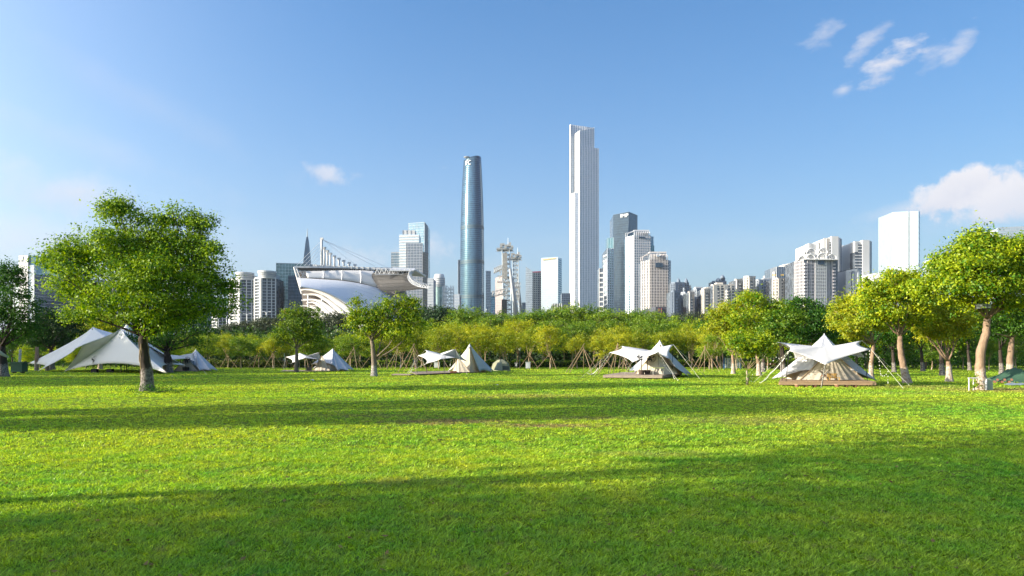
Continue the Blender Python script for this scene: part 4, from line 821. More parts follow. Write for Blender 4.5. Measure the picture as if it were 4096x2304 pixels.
r = bld('low_white_block', 3520, 700, 'low white stepped block between the white towers and the shining slab'); block(r, [(3490, 704), (3553, 700), (3566, 708)], [1094, 1086, 1088], 24, WHT, [SB(3.2, .3, .2, GREYW), None], 'wall'); block(r, [(3538, 699), (3543, 699)], [1094, 1094], 3, SLATE, None, 'window_strip')
r = bld('shining_slab', 3610, 1000, 'tall shining white glass slab with dark seam below the big cloud')
block(r, [(3570, 1008), (3634, 996)], [849, 846], 40, GLS['mir'], SB(4, .2, .12, STEEL), 'mirror_wall'); block(r, [(3634, 998), (3638, 997)], [848, 846], 40, SLATE, None, 'seam'); block(r, [(3638, 996), (3674, 990), (3680, 1010)], [846, 844, 846], 40, GLS['mir'], [None, SB(8, .3, .2, SLATE)], 'mirror_wall')
r = bld('faint_tower', 3760, 1500, 'faint pale tower low behind the right hand tree crowns'); block(r, [(3735, 1500), (3800, 1510)], [1034, 1028], 30, GLS['pale'], SB(4, .8, .3, GREYW), 'wall')
r = bld('crown_glass_tower', 4040, 1000, 'pale banded glass tower at the right edge above the tree crowns'); block(r, [(3964, 1020), (3990, 1002), (4140, 998)], [934, 910, 902], 40, GLS['pale'], SB(4, .9, .3, GREYW), 'wall'); block(r, [(3988, 1006), (4140, 1004)], [916, 904], 20, WHT, None, 'roof_screen')
# ------------------------------------------------------------------ white grandstand with sail roof
D0 = 520
gs = thing('grandstand', (X(1440, D0), D0, 0), 'white ship like grandstand with sloping hull, masts and dark louvred canopy', 'stadium')
def curve(pts, n=24):
    pts = [Vector(p) for p in pts]; out = []
    for i in range(n):
        t = i/(n-1)*(len(pts)-1); k = min(int(t), len(pts)-2); u = t-k
        p0, p1, p2, p3 = pts[max(k-1, 0)], pts[k], pts[k+1], pts[min(k+2, len(pts)-1)]
        out.append(.5*((2*p1)+(p2-p0)*u+(2*p0-5*p1+4*p2-p3)*u*u+(3*p1-p0-3*p2+p3)*u*u*u))
    return out
Dg = lambda x: 520+max(0, (x-1200))*.05
hull_top = curve([P(x, y, Dg(x)-6) for x, y in ((1190, 1113), (1225, 1115), (1290, 1119), (1360, 1124), (1430, 1134), (1510, 1153), (1560, 1183), (1590, 1215), (1620, 1262))])
hull_bot = curve([P(x, y, Dg(x)-26) for x, y in ((1200, 1147), (1222, 1150), (1290, 1165), (1345, 1190), (1395, 1223), (1440, 1262), (1480, 1310), (1520, 1380), (1560, 1425))])
mb = MB(); mb.loft(hull_top, hull_bot, 8); mb.build('hull', SHELL, gs, True, solid=.8)
sb = MB()
for k in range(1, 8): sb.tube([a.lerp(b_, k/8)+Vector((0, -.55, 0)) for a, b_ in zip(hull_top, hull_bot)], .10, 4, False)
sb.build('hull_seams', mat('seam_grey', (.5, .52, .56), .5), gs, kind='stuff')
# membrane wall with upright battens
mt = curve([P(x, y, Dg(x)-1) for x, y in ((1222, 1086), (1290, 1084), (1360, 1082), (1430, 1082), (1500, 1084))], 20); mbm = curve([P(x, y, Dg(x)-4) for x, y in ((1230, 1114), (1290, 1117), (1360, 1122), (1430, 1132), (1516, 1154))], 20)
mb = MB(); mb.loft(mt, mbm, 3); mb.build('membrane_wall', MEMB, gs, True, solid=.3)
for i in (5, 10, 15):
    tb = MB(); tb.tube([mt[i]+Vector((0, -.6, 0)), (mt[i]+mbm[i])/2+Vector((.6, -.9, 0)), mbm[i]+Vector((0, -.8, 0))], .32, 6); tb.build('batten', STEEL, gs)
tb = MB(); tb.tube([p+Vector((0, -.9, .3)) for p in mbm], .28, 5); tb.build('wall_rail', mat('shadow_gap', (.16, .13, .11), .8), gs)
# roof plate, long upper edge
A = [P(1176, 1068, 519), P(1240, 1068, 521), P(1560, 1073, 538), P(1660, 1078, 543)]; Bk = [p+Vector((0, 70, 3)) for p in A]
mb = MB(); mb.loft(A, Bk, 1); mb.build('roof_plate', STEEL, gs, solid=1.2)
mb = MB(); mb.loft([P(1190, 1071, 519.2), P(1560, 1077, 537.5)], [P(1198, 1082, 521), P(1560, 1084, 539)], 1); mb.build('roof_soffit', LOUV, gs, solid=.4)
for k in range(14):
    x = 1262+k*22; piece('roof_vent', WHT, (X(x, 525), 527+k, Z(1064+k*.5, 525)), (3.1, 7, 1.8), 0, gs)
mb = MB(); truss(mb, P(1200, 1085, 521), P(1560, 1086, 537), 2.2, 40, .22); mb.build('edge_truss', STEEL, gs)
# front slab over the canopy with W truss
mb = MB(); mb.loft([P(1556, 1083, 520), P(1572, 1071, 528)], [P(1655, 1083, 520), P(1661, 1075, 530)], 1); mb.build('canopy_fascia', STEEL, gs, solid=.6)
mb = MB(); truss(mb, P(1500, 1097, 522), P(1648, 1097, 522), 4.2, 16, .28); mb.build('canopy_truss', STEEL, gs)
mb = MB(); mb.loft([P(1500, 1084, 530), P(1655, 1084, 530)], [P(1500, 1098, 531), P(1642, 1098, 531)], 1); mb.build('truss_backing', mat('dim_grey_soffit', (.16, .16, .17), .7), gs, solid=.3)
Lc = curve([P(x, y, d) for x, y, d in ((1505, 1086, 534), (1487, 1098, 533), (1492, 1115, 532), (1506, 1138, 530), (1516, 1155, 528), (1544, 1172, 527))], 22)
Rc = curve([P(x, y, d) for x, y, d in ((1655, 1090, 522), (1634, 1098, 520), (1632, 1112, 519), (1646, 1132, 517), (1678, 1146, 515), (1716, 1152, 513))], 22)
mb = MB(); mb.loft(Lc, Rc, 6); mb.build('canopy_soffit', LOUV, gs, True, solid=.5)
lm = mat('louvre_blade_light', (.17, .165, .16), .5, .2); lb = MB()
for i in range(1, 22):
    for u in (0, .5):
        j = min(i+1, 21); a = Lc[i].lerp(Lc[j], u)+Vector((0, -.6, 0)); c = Rc[i].lerp(Rc[j], u)+Vector((0, -.6, 0)); lb.tube([a, c], .07+.06*(i % 3 == 0), 4, False)
lb.build('canopy_louvres', lm, gs, kind='stuff')
rb = MB()
for i in range(1, 21):
    p = Rc[i]; q = p+Vector((1.6, 0, 1.9)); rb.tube([p, q], .25, 4, False); rb.tube([q, Rc[i+1]], .2, 4, False); rb.tube([q+Vector((-.9, -.5, .2)), q+Vector((1.1, .5, .5))], .42, 5)
rb.tube([p+Vector((0, -.3, -.2)) for p in Rc], .38, 6); rb.build('canopy_rim', STEEL, gs)
# core under canopy
mb = MB(); mb.loft(curve([P(1545, 1170, 532), P(1590, 1168, 532), P(1622, 1162, 533)], 6), curve([P(1560, 1300, 540), P(1600, 1300, 540), P(1640, 1230, 545)], 6), 2); mb.build('core_wall', mat('mauve_grey_wall', (.36, .34, .37), .7, var=.05, scale=.05), gs, True, solid=.8)
# prow frame
for (a, b_) in ((((1176, 1068)), (1207, 1175)), ((1176, 1068), (1197, 1090)), ((1186, 1074), (1216, 1150)), ((1183, 1090), (1197, 1115))):
    tb = MB(); tb.tube([P(a[0], a[1], 518), P(b_[0], b_[1], 519)], .65 if b_[0] == 1207 else .42, 6); tb.build('prow_frame', MEMB, gs)
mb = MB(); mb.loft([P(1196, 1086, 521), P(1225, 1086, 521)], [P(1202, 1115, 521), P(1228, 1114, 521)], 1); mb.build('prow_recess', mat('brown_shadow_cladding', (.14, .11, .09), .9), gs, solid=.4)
mb = MB(); rn = random.Random(2)
for k in range(26): mb.tube([P(rn.uniform(1194, 1228), rn.uniform(1082, 1114), 519.5), P(rn.uniform(1194, 1228), rn.uniform(1082, 1114), 519.8)], .13, 4, False)
mb.build('prow_bracing', STEEL, gs, kind='stuff')
# sweeping ribs under the hull with columns and floors in shade behind
ribs = [((1205, 1160), (1240, 1156), (1300, 1170), (1350, 1196), (1400, 1234), (1450, 1290), (1480, 1340)), ((1214, 1177), (1262, 1175), (1300, 1188), (1345, 1216), (1385, 1252), (1420, 1292), (1450, 1345)), ((1216, 1197), (1262, 1197), (1300, 1211), (1335, 1235), (1370, 1268), (1395, 1300), (1420, 1350)),
        ((1226, 1212), (1256, 1207), (1285, 1218), (1318, 1245), (1345, 1275), (1365, 1305), (1390, 1355)), ((1232, 1228), (1258, 1228), (1285, 1246), (1310, 1272), (1335, 1310), (1350, 1345)), ((1240, 1250), (1262, 1258), (1285, 1285), (1305, 1320), (1315, 1350))]
for i, rp in enumerate(ribs):
    up = curve([P(x, y, 512-k_*1.6+i*1.0) for k_, (x, y) in enumerate(rp)], 18); wdt = [.3+2.6*min(1, k/9) for k in range(18)]
    lo = [p+Vector((-.9*w, 0, -w)) for p, w in zip(up, wdt)]; mb = MB(); mb.loft(up, lo, 2); mb.build('hull_rib', MEMB, gs, True, solid=1.0)
for x, y0, y1 in ((1233, 1178, 1262), (1288, 1180, 1290), (1340, 1200, 1330)):
    tb = MB(); tb.tube([P(x, y0, 520), P(x, y1, 520)], .75, 8); tb.build('column', MEMB, gs, True)
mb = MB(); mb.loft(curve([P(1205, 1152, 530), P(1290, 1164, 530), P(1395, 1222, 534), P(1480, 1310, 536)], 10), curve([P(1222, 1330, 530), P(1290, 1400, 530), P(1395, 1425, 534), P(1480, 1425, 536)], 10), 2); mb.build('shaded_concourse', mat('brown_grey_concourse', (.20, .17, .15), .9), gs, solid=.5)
for i in range(5): piece('concourse_slab', MEMB, (X(1262, 526), 526, Z(1180+i*22, 526)), (18+i*2, 6, .8), 0, gs)
# masts and stay cables on the roof
masts = [(1287, 955), (1298, 992), (1310, 1004), (1322, 1015), (1338, 1026), (1356, 1035), (1375, 1044), (1397, 1052), (1420, 1060)]
for i, (x, y) in enumerate(masts):
    d = 527+i*2.2; m_ = MB(); m_.tube([P(x, 1069, d), P(x, y, d)], [.95 if i == 0 else .75]*2, 8); m_.build('roof_mast', WHT, gs, True)
    m_ = MB(); m_.box(tuple(P(x, y, d)), (2.4, 1.6, 1.5)); m_.build('mast_cap', WHT, gs)
    if i: m_ = MB(); m_.tube([P(x, y+1, d), P(x-7, y+8, d)], .3, 4); m_.build('mast_strut', WHT, gs)
for x in (1180, 1196, 1213, 1230, 1248): m_ = MB(); m_.tube([P(1287, 962+(x-1180)*.9, 527), P(x, 1068, 520)], .16, 4); m_.build('stay_cable', STEEL, gs)
for x, y in ((1326, 980), (1345, 1000), (1420, 1058), (1500, 1066), (1550, 1070)): m_ = MB(); m_.tube([P(1290, 958, 527), P(x, y, 540)], .10, 4); m_.build('stay_cable', STEEL, gs)
# ------------------------------------------------------------------ things on the far bank
def street_lamp(px, top, base, D, lab):
    r = thing('street_lamp', (X(px, D), D, 0), lab, 'street lamp', 'double armed street lamps on the far bank'); z = Z(top, D); x = X(px, D); m_ = MB(); m_.tube([(x, D, 0), (x, D, z)], [.3, .2], 6); m_.build('pole', STEEL, r)
    for s_ in (-1, 1): m_ = MB(); m_.tube([(x, D, z-.3), (x+s_*1.4, D, z+.2), (x+s_*2.9, D, z+.1)], [.14, .12, .28], 5); m_.build('lamp_arm', STEEL, r)
for px, top, lab in ((907, 1262, 'double armed street lamp in front of the low blue grey apartment tower'), (988, 1256, 'double armed street lamp in front of the drum topped tower'), (1065, 1248, 'double armed street lamp in front of the tower with roof garden')): street_lamp(px, top, 1330, 420, lab)
r = thing('flag_pole', (X(1136, 430), 430, 0), 'red flag on a pole before the grey green glass block', 'flag'); m_ = MB(); m_.tube([(X(1136, 430), 430, 0), (X(1136, 430), 430, Z(1232, 430))], .12, 5); m_.build('pole', STEEL, r)
m_ = MB(); x, z = X(1136, 430), Z(1234, 430); m_.loft([(x, 430, z), (x+.8, 429.8, z-1), (x+1.6, 430.1, z-2.4)], [(x, 430, z-3.4), (x+1, 429.8, z-3.7), (x+1.9, 430.1, z-4.0)], 2); m_.build('flag', SIGNR, r, solid=.05)
# ------------------------------------------------------------------ lawn trees read off the photograph
px_tree('banyan_tree', 'large round crowned tree with ropy trunk standing alone on the left lawn', 35.4, 590,
  [(588, 1480, 0), (578, 1420, 0), (572, 1345, 0)],
  [(560, 1000, 150, 120, 0), (420, 985, 120, 95, -1), (330, 1040, 120, 80, .5), (245, 1030, 70, 45, 0), (700, 980, 135, 95, .5), (790, 1020, 90, 75, -.5), (860, 1110, 85, 80, 0), (900, 1190, 70, 75, .5), (840, 1230, 90, 70, -1),
   (260, 1110, 90, 65, -1), (330, 1170, 110, 80, 1), (420, 1230, 110, 75, -1.2), (330, 1260, 70, 40, 0), (520, 1130, 150, 110, -2.2), (660, 1140, 140, 120, -1.8), (760, 1130, 110, 110, 1), (470, 870, 70, 60, 0), (470, 825, 30, 28, 0), (600, 890, 80, 50, .5), (715, 875, 60, 45, 0), (800, 900, 60, 42, 0), (640, 1260, 130, 70, -1), (740, 1250, 110, 75, 1.5), (560, 1200, 100, 60, -2.5), (520, 1050, 170, 120, 2.5), (700, 1050, 150, 120, 2.5)],
  78000, .132, BARKD, 'left', .31, 11, cl=.38, per=44, wraps=9, depth=.8, inner=.7, lobes=10, core=.6)
px_tree('forked_lawn_tree', 'bushy bright green tree with two crossing trunks on the middle lawn', 63.5, 1497,
  [(1496, 1450, 0), (1493, 1400, 0), (1487, 1362, 0)],
  [(1525, 1290, 75, 55, 0), (1600, 1275, 75, 60, .5), (1650, 1310, 50, 45, 0), (1450, 1305, 65, 50, -.5), (1430, 1260, 32, 32, 0), (1425, 1215, 20, 24, 0), (1560, 1225, 50, 34, 0), (1610, 1215, 38, 28, 0), (1650, 1240, 36, 34, 0), (1500, 1260, 60, 40, 1.5), (1580, 1330, 75, 38, -1), (1410, 1290, 38, 26, 0), (1480, 1335, 60, 28, 1), (1645, 1205, 20, 10, 0)],
  17000, .19, BARKW, 'bright', .27, 12, cl=.38, per=24, limbs={1: (1505, 1435, 0), 2: (1505, 1435, 0), 10: (1505, 1430, 0)})
px_tree('slim_lawn_tree', 'olive green tree with straight grey trunk in front of the awning left of the middle', 81, 1185,
  [(1187, 1440, 0), (1186, 1395, 0)],
  [(1190, 1300, 55, 45, 0), (1240, 1310, 48, 45, .5), (1145, 1320, 42, 42, -.5), (1200, 1255, 45, 30, 0), (1160, 1265, 35, 28, 0), (1250, 1270, 34, 30, 0), (1190, 1350, 60, 36, 0), (1235, 1355, 45, 30, 1), (1135, 1360, 30, 24, 0), (1275, 1340, 25, 30, 0)],
  12500, .20, BARK, 'mid', .25, 13, cl=.42, per=24)
px_tree('edge_tree', 'dark shaded tree cut by the left edge of the view', 62, 12,
  [(10, 1430, 0), (8, 1385, 0)],
  [(30, 1110, 55, 55, 0), (-40, 1150, 120, 90, 0), (60, 1200, 75, 70, -1), (110, 1250, 55, 60, 0), (20, 1290, 110, 70, 0), (120, 1310, 60, 40, 0), (-60, 1260, 100, 90, 1), (60, 1345, 90, 30, 0)], 17000, .19, BARKD, 'deep', .42, 14, cl=.45, per=26)
px_tree('shade_tree', 'dark green tree with low hanging boughs directly behind the big lawn tree', 78, 672,
  [(672, 1440, 0), (668, 1405, 0)],
  [(660, 1290, 90, 70, 0), (740, 1300, 80, 60, .5), (600, 1310, 70, 55, 0), (800, 1320, 50, 50, 0), (690, 1360, 100, 40, -1), (790, 1370, 45, 30, 0), (560, 1350, 50, 40, 0), (720, 1240, 90, 50, 1), (620, 1240, 70, 50, 1)], 15000, .21, BARKD, 'deep', .5, 15, cl=.5, per=26)
px_tree('dull_tree', 'dull dark tree behind the left peak of the big star canopy', 95, 205,
  [(208, 1440, 0), (205, 1400, 0)],
  [(200, 1300, 70, 55, 0), (270, 1330, 60, 50, 0), (140, 1330, 55, 45, 0), (300, 1290, 45, 40, 0), (220, 1370, 90, 35, 0), (180, 1260, 45, 30, 0)], 11000, .24, BARKD, 'dark', .45, 16, cl=.5, per=26)
px_tree('sunlit_tree', 'yellow green tree between the star canopy peaks and the big trunk', 100, 400,
  [(400, 1440, 0), (402, 1400, 0)],
  [(380, 1300, 60, 45, 0), (440, 1290, 60, 40, 0), (330, 1310, 45, 35, 0), (400, 1345, 80, 34, 0), (480, 1330, 50, 36, 0)], 9000, .26, BARKL, 'bright', .3, 17, cl=.5)
# right hand group
px_tree('whitewashed_tree', 'yellow green tree with straight whitewashed trunk in front of the blue fence', 72, 2933,
  [(2933, 1455, 0), (2930, 1418, 0)],
  [(2890, 1330, 55, 40, 0), (2930, 1290, 60, 42, 0), (2870, 1270, 50, 36, 0), (2990, 1260, 70, 50, .5), (2985, 1205, 55, 30, 0), (2960, 1380, 60, 34, -1), (2920, 1240, 60, 34, 0), (2850, 1310, 32, 30, 0)], 13000, .21, BARKP, 'yellow', .21, 21, cl=.42)
px_tree('tall_right_tree', 'tall sunlit tree with bulging crown and white trunk right of the blue fence', 66, 3036,
  [(3034, 1455, 0), (3026, 1410, 0)],
  [(3005, 1200, 65, 34, 0), (3050, 1240, 70, 50, 0), (2990, 1275, 75, 50, -1), (3070, 1300, 80, 55, .5), (3010, 1350, 80, 45, -.8), (3090, 1360, 60, 45, 0), (3130, 1250, 50, 44, 1), (2960, 1320, 60, 50, 0), (3040, 1400, 50, 26, 0), (3120, 1310, 45, 45, 0)], 17000, .20, BARKP, 'bright', .23, 22, cl=.42)
px_tree('green_round_tree', 'deeper green rounded tree just behind the peak of the large right tent', 82, 3052,
  [(3052, 1460, 0), (3060, 1400, 0)],
  [(3160, 1260, 70, 50, 0), (3230, 1250, 70, 55, 0), (3200, 1310, 100, 55, -1), (3280, 1290, 70, 50, 0), (3150, 1350, 80, 40, 0), (3250, 1350, 90, 40, 0), (3310, 1340, 50, 40, 0), (3210, 1215, 60, 26, 0)], 17000, .23, BARKD, 'deep', .30, 23, cl=.5)
px_tree('trunk_pair_tree', 'dark trunked tree with whitewashed foot behind the left awning corner of the large right tent', 62, 3133,
  [(3133, 1450, 0), (3128, 1400, 0), (3125, 1375, 0)],
  [(3120, 1300, 60, 45, 0), (3170, 1290, 50, 40, 0), (3090, 1330, 50, 34, 0), (3140, 1350, 60, 26, 0)], 7500, .20, BARKD, 'mid', .26, 24, cl=.42)
px_tree('awning_tree', 'sunny tree with spreading boughs right behind the right corner of the large tent awning', 58, 3485,
  [(3485, 1450, 0), (3492, 1400, 0), (3496, 1378, 0)],
  [(3430, 1235, 65, 44, 0), (3370, 1265, 62, 44, 0), (3400, 1315, 60, 36, -1), (3490, 1270, 70, 50, 0), (3350, 1300, 35, 30, 0), (3470, 1200, 55, 36, 0), (3420, 1345, 40, 18, 0), (3540, 1300, 50, 40, .8), (3380, 1220, 50, 32, .6)], 17000, .19, BARKP, 'yellow', .20, 25, cl=.38)
px_tree('fork_trunk_tree', 'sunlit tree with pale trunk forking like a hand right of the large tent ropes', 46.5, 3630,
  [(3612, 1460, 0), (3600, 1390, 0), (3600, 1345, 0)],
  [(3560, 1195, 70, 55, 0), (3620, 1150, 70, 48, 0), (3580, 1110, 38, 28, 0), (3650, 1105, 30, 20, 0), (3505, 1160, 62, 46, 0), (3480, 1215, 45, 36, -.5), (3640, 1220, 75, 50, 0), (3540, 1260, 75, 40, -.8), (3600, 1285, 70, 34, .5), (3670, 1280, 50, 36, 0), (3560, 1140, 55, 36, 1), (3700, 1180, 50, 45, 1)],
  25000, .165, BARKP, 'bright', .25, 26, cl=.34)
px_tree('knotted_tree', 'small pale trunked tree with knotty Y fork right of the hand forked trunk', 49, 3797,
  [(3797, 1470, 0), (3792, 1445, 0)],
  [(3740, 1290, 60, 44, 0), (3800, 1270, 60, 44, 0), (3700, 1250, 55, 42, 0), (3850, 1290, 50, 40, 0), (3770, 1335, 70, 30, 0), (3690, 1310, 45, 34, 0), (3760, 1225, 60, 36, .5), (3830, 1340, 40, 22, 0)], 17000, .17, BARKP, 'yellow', .22, 27, cl=.34)
px_tree('leaning_big_tree', 'biggest right hand tree with thick pale leaning trunk and wide yellow green crown', 37, 3930,
  [(3920, 1480, 0), (3925, 1400, 0), (3945, 1330, 0), (3950, 1275, 0)],
  [(3850, 1010, 70, 48, 0), (3920, 990, 80, 46, 0), (4010, 1000, 90, 50, 0), (4095, 1000, 80, 50, 0), (3790, 1060, 70, 48, 0), (3870, 1080, 90, 60, -1), (3970, 1070, 95, 60, -.8), (4070, 1080, 90, 60, 0), (3750, 1120, 55, 46, 0), (3820, 1150, 80, 48, -.8), (3920, 1160, 90, 50, -1), (4020, 1160, 90, 50, -1), (4110, 1150, 70, 60, 0), (3880, 1215, 60, 32, 0), (4060, 1215, 80, 36, 0), (3990, 1040, 110, 80, 1.6), (3860, 1110, 110, 80, 1.8), (3700, 1160, 40, 36, 0), (3890, 955, 34, 22, 0), (4150, 1080, 80, 90, 1)],
  50000, .155, BARKP, 'bright', .27, 28, cl=.42, per=56)
px_tree('edge_right_tree', 'reddish trunked tree near the right edge behind the green tarpaulin', 66, 4040,
  [(4040, 1440, 0), (4045, 1390, 0), (4048, 1350, 0)],
  [(4040, 1240, 90, 50, 0), (4110, 1260, 80, 60, 0), (3970, 1280, 60, 44, 0), (4060, 1310, 90, 36, 0), (4120, 1330, 60, 40, 0), (3960, 1330, 40, 26, 0)], 11000, .21, BARKP, 'deep', .34, 29, cl=.48)
for i, (px, D, lab, bl) in enumerate([
   (3578, 82, 'dark shaded tree trunk between the awning tree and the hand forked tree', [(3560, 1290), (3610, 1310), (3540, 1340)]),
   (3692, 86, 'thin forked dark tree in the shade left of the knotted tree', [(3680, 1280), (3730, 1310), (3650, 1330)]),
   (3770, 66, 'dark trunked tree with pale painted foot directly behind the knotted tree', [(3760, 1240), (3800, 1290), (3720, 1290)]),
   (4008, 72, 'dark forked tree in the shade between the leaning trunk and the reddish trunk', [(4000, 1260), (3960, 1300), (4040, 1300)]),
   (3880, 92, 'thin shaded tree deep behind the leaning big tree, left side', [(3880, 1280), (3850, 1320), (3920, 1320)]),
   (3245, 95, 'shaded tree deep behind the large right tent', [(3300, 1280), (3340, 1310), (3260, 1330)])]):
    px_tree('shaded_tree', lab, D, px, [(px-4, 1440, 0), (px-8, 1400, 0)], [(x, y, 75, 44, 0) for x, y in bl]+[(bl[0][0], bl[0][1]+62, 80, 28, 0)], 7500, .26, BARKD, 'deep', .24, 40+i, group='shaded trees behind the right hand row', cl=.5)
# small bushy stump tree near the tent and ivy at the foot of the big tree
px_tree('sapling', 'small pale forked sapling with leafy green foot left of the large right tent', 43, 2990,
  [(2989, 1510, 0), (2987, 1480, 0)],
  [(2950, 1395, 40, 34, 0), (3000, 1370, 50, 34, 0), (3050, 1400, 45, 34, 0), (2930, 1360, 30, 24, 0), (3060, 1360, 34, 28, 0), (2990, 1420, 30, 14, 0)], 6500, .13, BARKL, 'bright', .07, 61, cl=.26)
def shrub(label, c, r, nleaf, leaf, fol, seed, name='shrub', group=None, cat='shrub'):
    rg = np.random.default_rng(seed); root = thing(name, (c[0], c[1], 0), label, cat, group)
    V, Fq, T = crown_arrays([((0, 0, r[2]*.55), r)], nleaf, leaf, .12*max(r)+.04, 14, rg, .2); V[:, 2] = np.maximum(V[:, 2], .01); mesh_np('foliage', V, Fq, LF[fol], 4, T, root)
    sb = MB(); rn = random.Random(seed)
    for k in range(5): a = rn.uniform(0, 6.3); sb.tube([(c[0], c[1], 0), (c[0]+math.cos(a)*r[0]*.5, c[1]+math.sin(a)*r[1]*.5, r[2]*rn.uniform(.6, 1.1))], [.02, .008], 4)
    sb.build('stems', BARK, root); return root
g = G(590, 1570); shrub('low creeping ivy spilling round the foot of the big lawn tree', (g.x+.5, g.y-.1), (1.35, .7, .16), 1500, .07, 'deep', 70, 'ivy', cat='ivy')
g = G(2988, 1543); shrub('knee high leafy clump round the foot of the pale sapling', (g.x, g.y), (.42, .4, .75), 900, .08, 'mid', 71, 'leafy_clump', cat='plant')
g = G(3895, 1562); shrub('bright weedy plant inside the little white gate frame by the leaning tree', (g.x, g.y), (.32, .3, .6), 700, .08, 'bright', 72, 'weed_clump', cat='plant')
# ------------------------------------------------------------------ the tree belt and the far trees
PR = {}
for k in range(4): PR['young%d' % k] = proto_tree('young_tree', 8.2, 6, 12, 7500, .23, BARKL, 'yellow', 100+k, cl=.5, r0=.10, fork=.26, low=.40)
for k in range(3): PR['green%d' % k] = proto_tree('green_tree', 9.0, 5, 12, 7500, .25, BARKL, 'mid', 110+k, cl=.5, r0=.12, fork=.28, low=.36)
for k in range(2): PR['sun%d' % k] = proto_tree('sunny_tree', 9.0, 5, 12, 7500, .25, BARK, 'bright', 120+k, cl=.5, r0=.13, fork=.28, low=.36)
for k in range(2): PR['deep%d' % k] = proto_tree('dense_tree', 11.0, 5, 11, 7000, .30, BARKD, 'deep', 130+k, cl=.6, r0=.18, fork=.3)
for k in range(2): PR['flat%d' % k] = proto_tree('layered_tree', 11.0, 7, 12, 6000, .26, BARK, 'mid', 140+k, cl=.5, r0=.18, fork=.45, flat=.5)
for k in range(2): PR['far%d' % k] = proto_tree('far_tree', 12.0, 6, 11, 6500, .36, BARKD, 'far', 150+k, cl=.7, r0=.25, fork=.35, flat=.6)
for k in range(2): PR['fard%d' % k] = proto_tree('far_dark_tree', 12.0, 5, 11, 6500, .38, BARKD, 'dark', 160+k, cl=.7, r0=.25, fork=.25)
rn = random.Random(77)
LAB = {'young': 'slim yellow green young tree in the propped row along the far side of the lawn', 'green': 'mid green tree in the belt behind the tents', 'sun': 'sunlit bright green tree in the belt behind the tents',
       'deep': 'dense deep green tree in the shade at the back of the park', 'flat': 'layered green tree top rising above the middle of the belt', 'far': 'dull flat topped tree on the far bank in front of the buildings', 'fard': 'dark rounded tree on the far bank below the towers'}
NM = {'young': 4, 'green': 3, 'sun': 2, 'deep': 2, 'flat': 2, 'far': 2, 'fard': 2}
def put(kind, px, D, top=None, group=None, dz=0):
    k = rn.randrange(NM[kind]); p = PR['%s%d' % (kind, k)]; h = HT[p.name]
    s = (Z(top, D)/h if top else rn.uniform(.9, 1.1)); ks = s if s < 1.9 else s
    return plant(p, X(px, D), D, ks, rn.uniform(0, 6.28), LAB[kind], 'tree', group or {'young': 'propped young trees along the lawn', 'green': 'green trees of the belt', 'sun': 'bright trees of the belt', 'deep': 'dense shaded trees', 'flat': 'layered trees of the belt', 'far': 'flat topped far bank trees', 'fard': 'dark far bank trees'}[kind])
YOUNG = []
for i, px in enumerate(np.linspace(1555, 2850, 15)): D = 106+rn.uniform(-4, 6); x = px+rn.uniform(-18, 18); YOUNG.append((x, D)); put('young', x, D, 1325+rn.uniform(-22, 14))
for i, px in enumerate(np.linspace(1500, 2880, 15)): put('young' if rn.random() < .6 else 'green', px+rn.uniform(-25, 25), 119+rn.uniform(-4, 4), 1300+rn.uniform(-22, 12))
for i, px in enumerate(np.linspace(1540, 2860, 14)): put('green' if rn.random() < .7 else 'sun', px+rn.uniform(-25, 25), 133+rn.uniform(-5, 5), 1282+rn.uniform(-18, 10))
for i, (px, y) in enumerate([(1850, 1228), (1915, 1238), (2005, 1248), (2085, 1252), (2180, 1235), (2225, 1228), (2300, 1215), (2360, 1222), (2420, 1240), (2500, 1248), (2560, 1238), (2620, 1250), (1960, 1256), (2130, 1246), (2270, 1240)]): put('flat', px, 152+rn.uniform(-6, 8), y)
for px in np.linspace(770, 1480, 12): D = 112+rn.uniform(-5, 5); x = px+rn.uniform(-15, 15); YOUNG.append((x, D)); put('young' if rn.random() < .35 else 'green', x, D, 1352+rn.uniform(-20, 12))
for px in np.linspace(760, 1500, 11): put('green' if rn.random() < .5 else 'sun', px+rn.uniform(-22, 22), 128+rn.uniform(-4, 6), 1335+rn.uniform(-12, 12))
for px in np.linspace(780, 1480, 9): put('sun' if rn.random() < .5 else 'deep', px+rn.uniform(-22, 22), 150+rn.uniform(-4, 6), 1338+rn.uniform(-10, 10))
for px in (-60, 60, 150, 260, 350, 450, 540, 640, 730): put('deep', px+rn.uniform(-15, 15), 118+rn.uniform(-8, 8), 1335+rn.uniform(-25, 20))
for px in (-20, 90, 200, 300, 400, 500, 600, 700): put('sun', px+rn.uniform(-15, 15), 104+rn.uniform(-6, 6), 1378+rn.uniform(-10, 12))
for px in (2860, 2900, 2990, 3090, 3180, 3270, 3370, 3460, 3550, 3640, 3740, 3840, 3940, 4040, 4150): put('deep', px+rn.uniform(-12, 12), 118+rn.uniform(-8, 8), 1290+rn.uniform(-25, 15))
for px in (2840, 2960, 3080, 3220, 3350, 3480, 3600, 3720, 3850, 3960, 4080): put('green', px+rn.uniform(-18, 18), 100+rn.uniform(-5, 5), 1350+rn.uniform(-15, 15))
for px, y in ((3120, 1205), (3180, 1215), (3340, 1220), (3290, 1225), (3420, 1200), (3760, 1180), (3700, 1200)): put('sun', px, 98+rn.uniform(-5, 5), y)
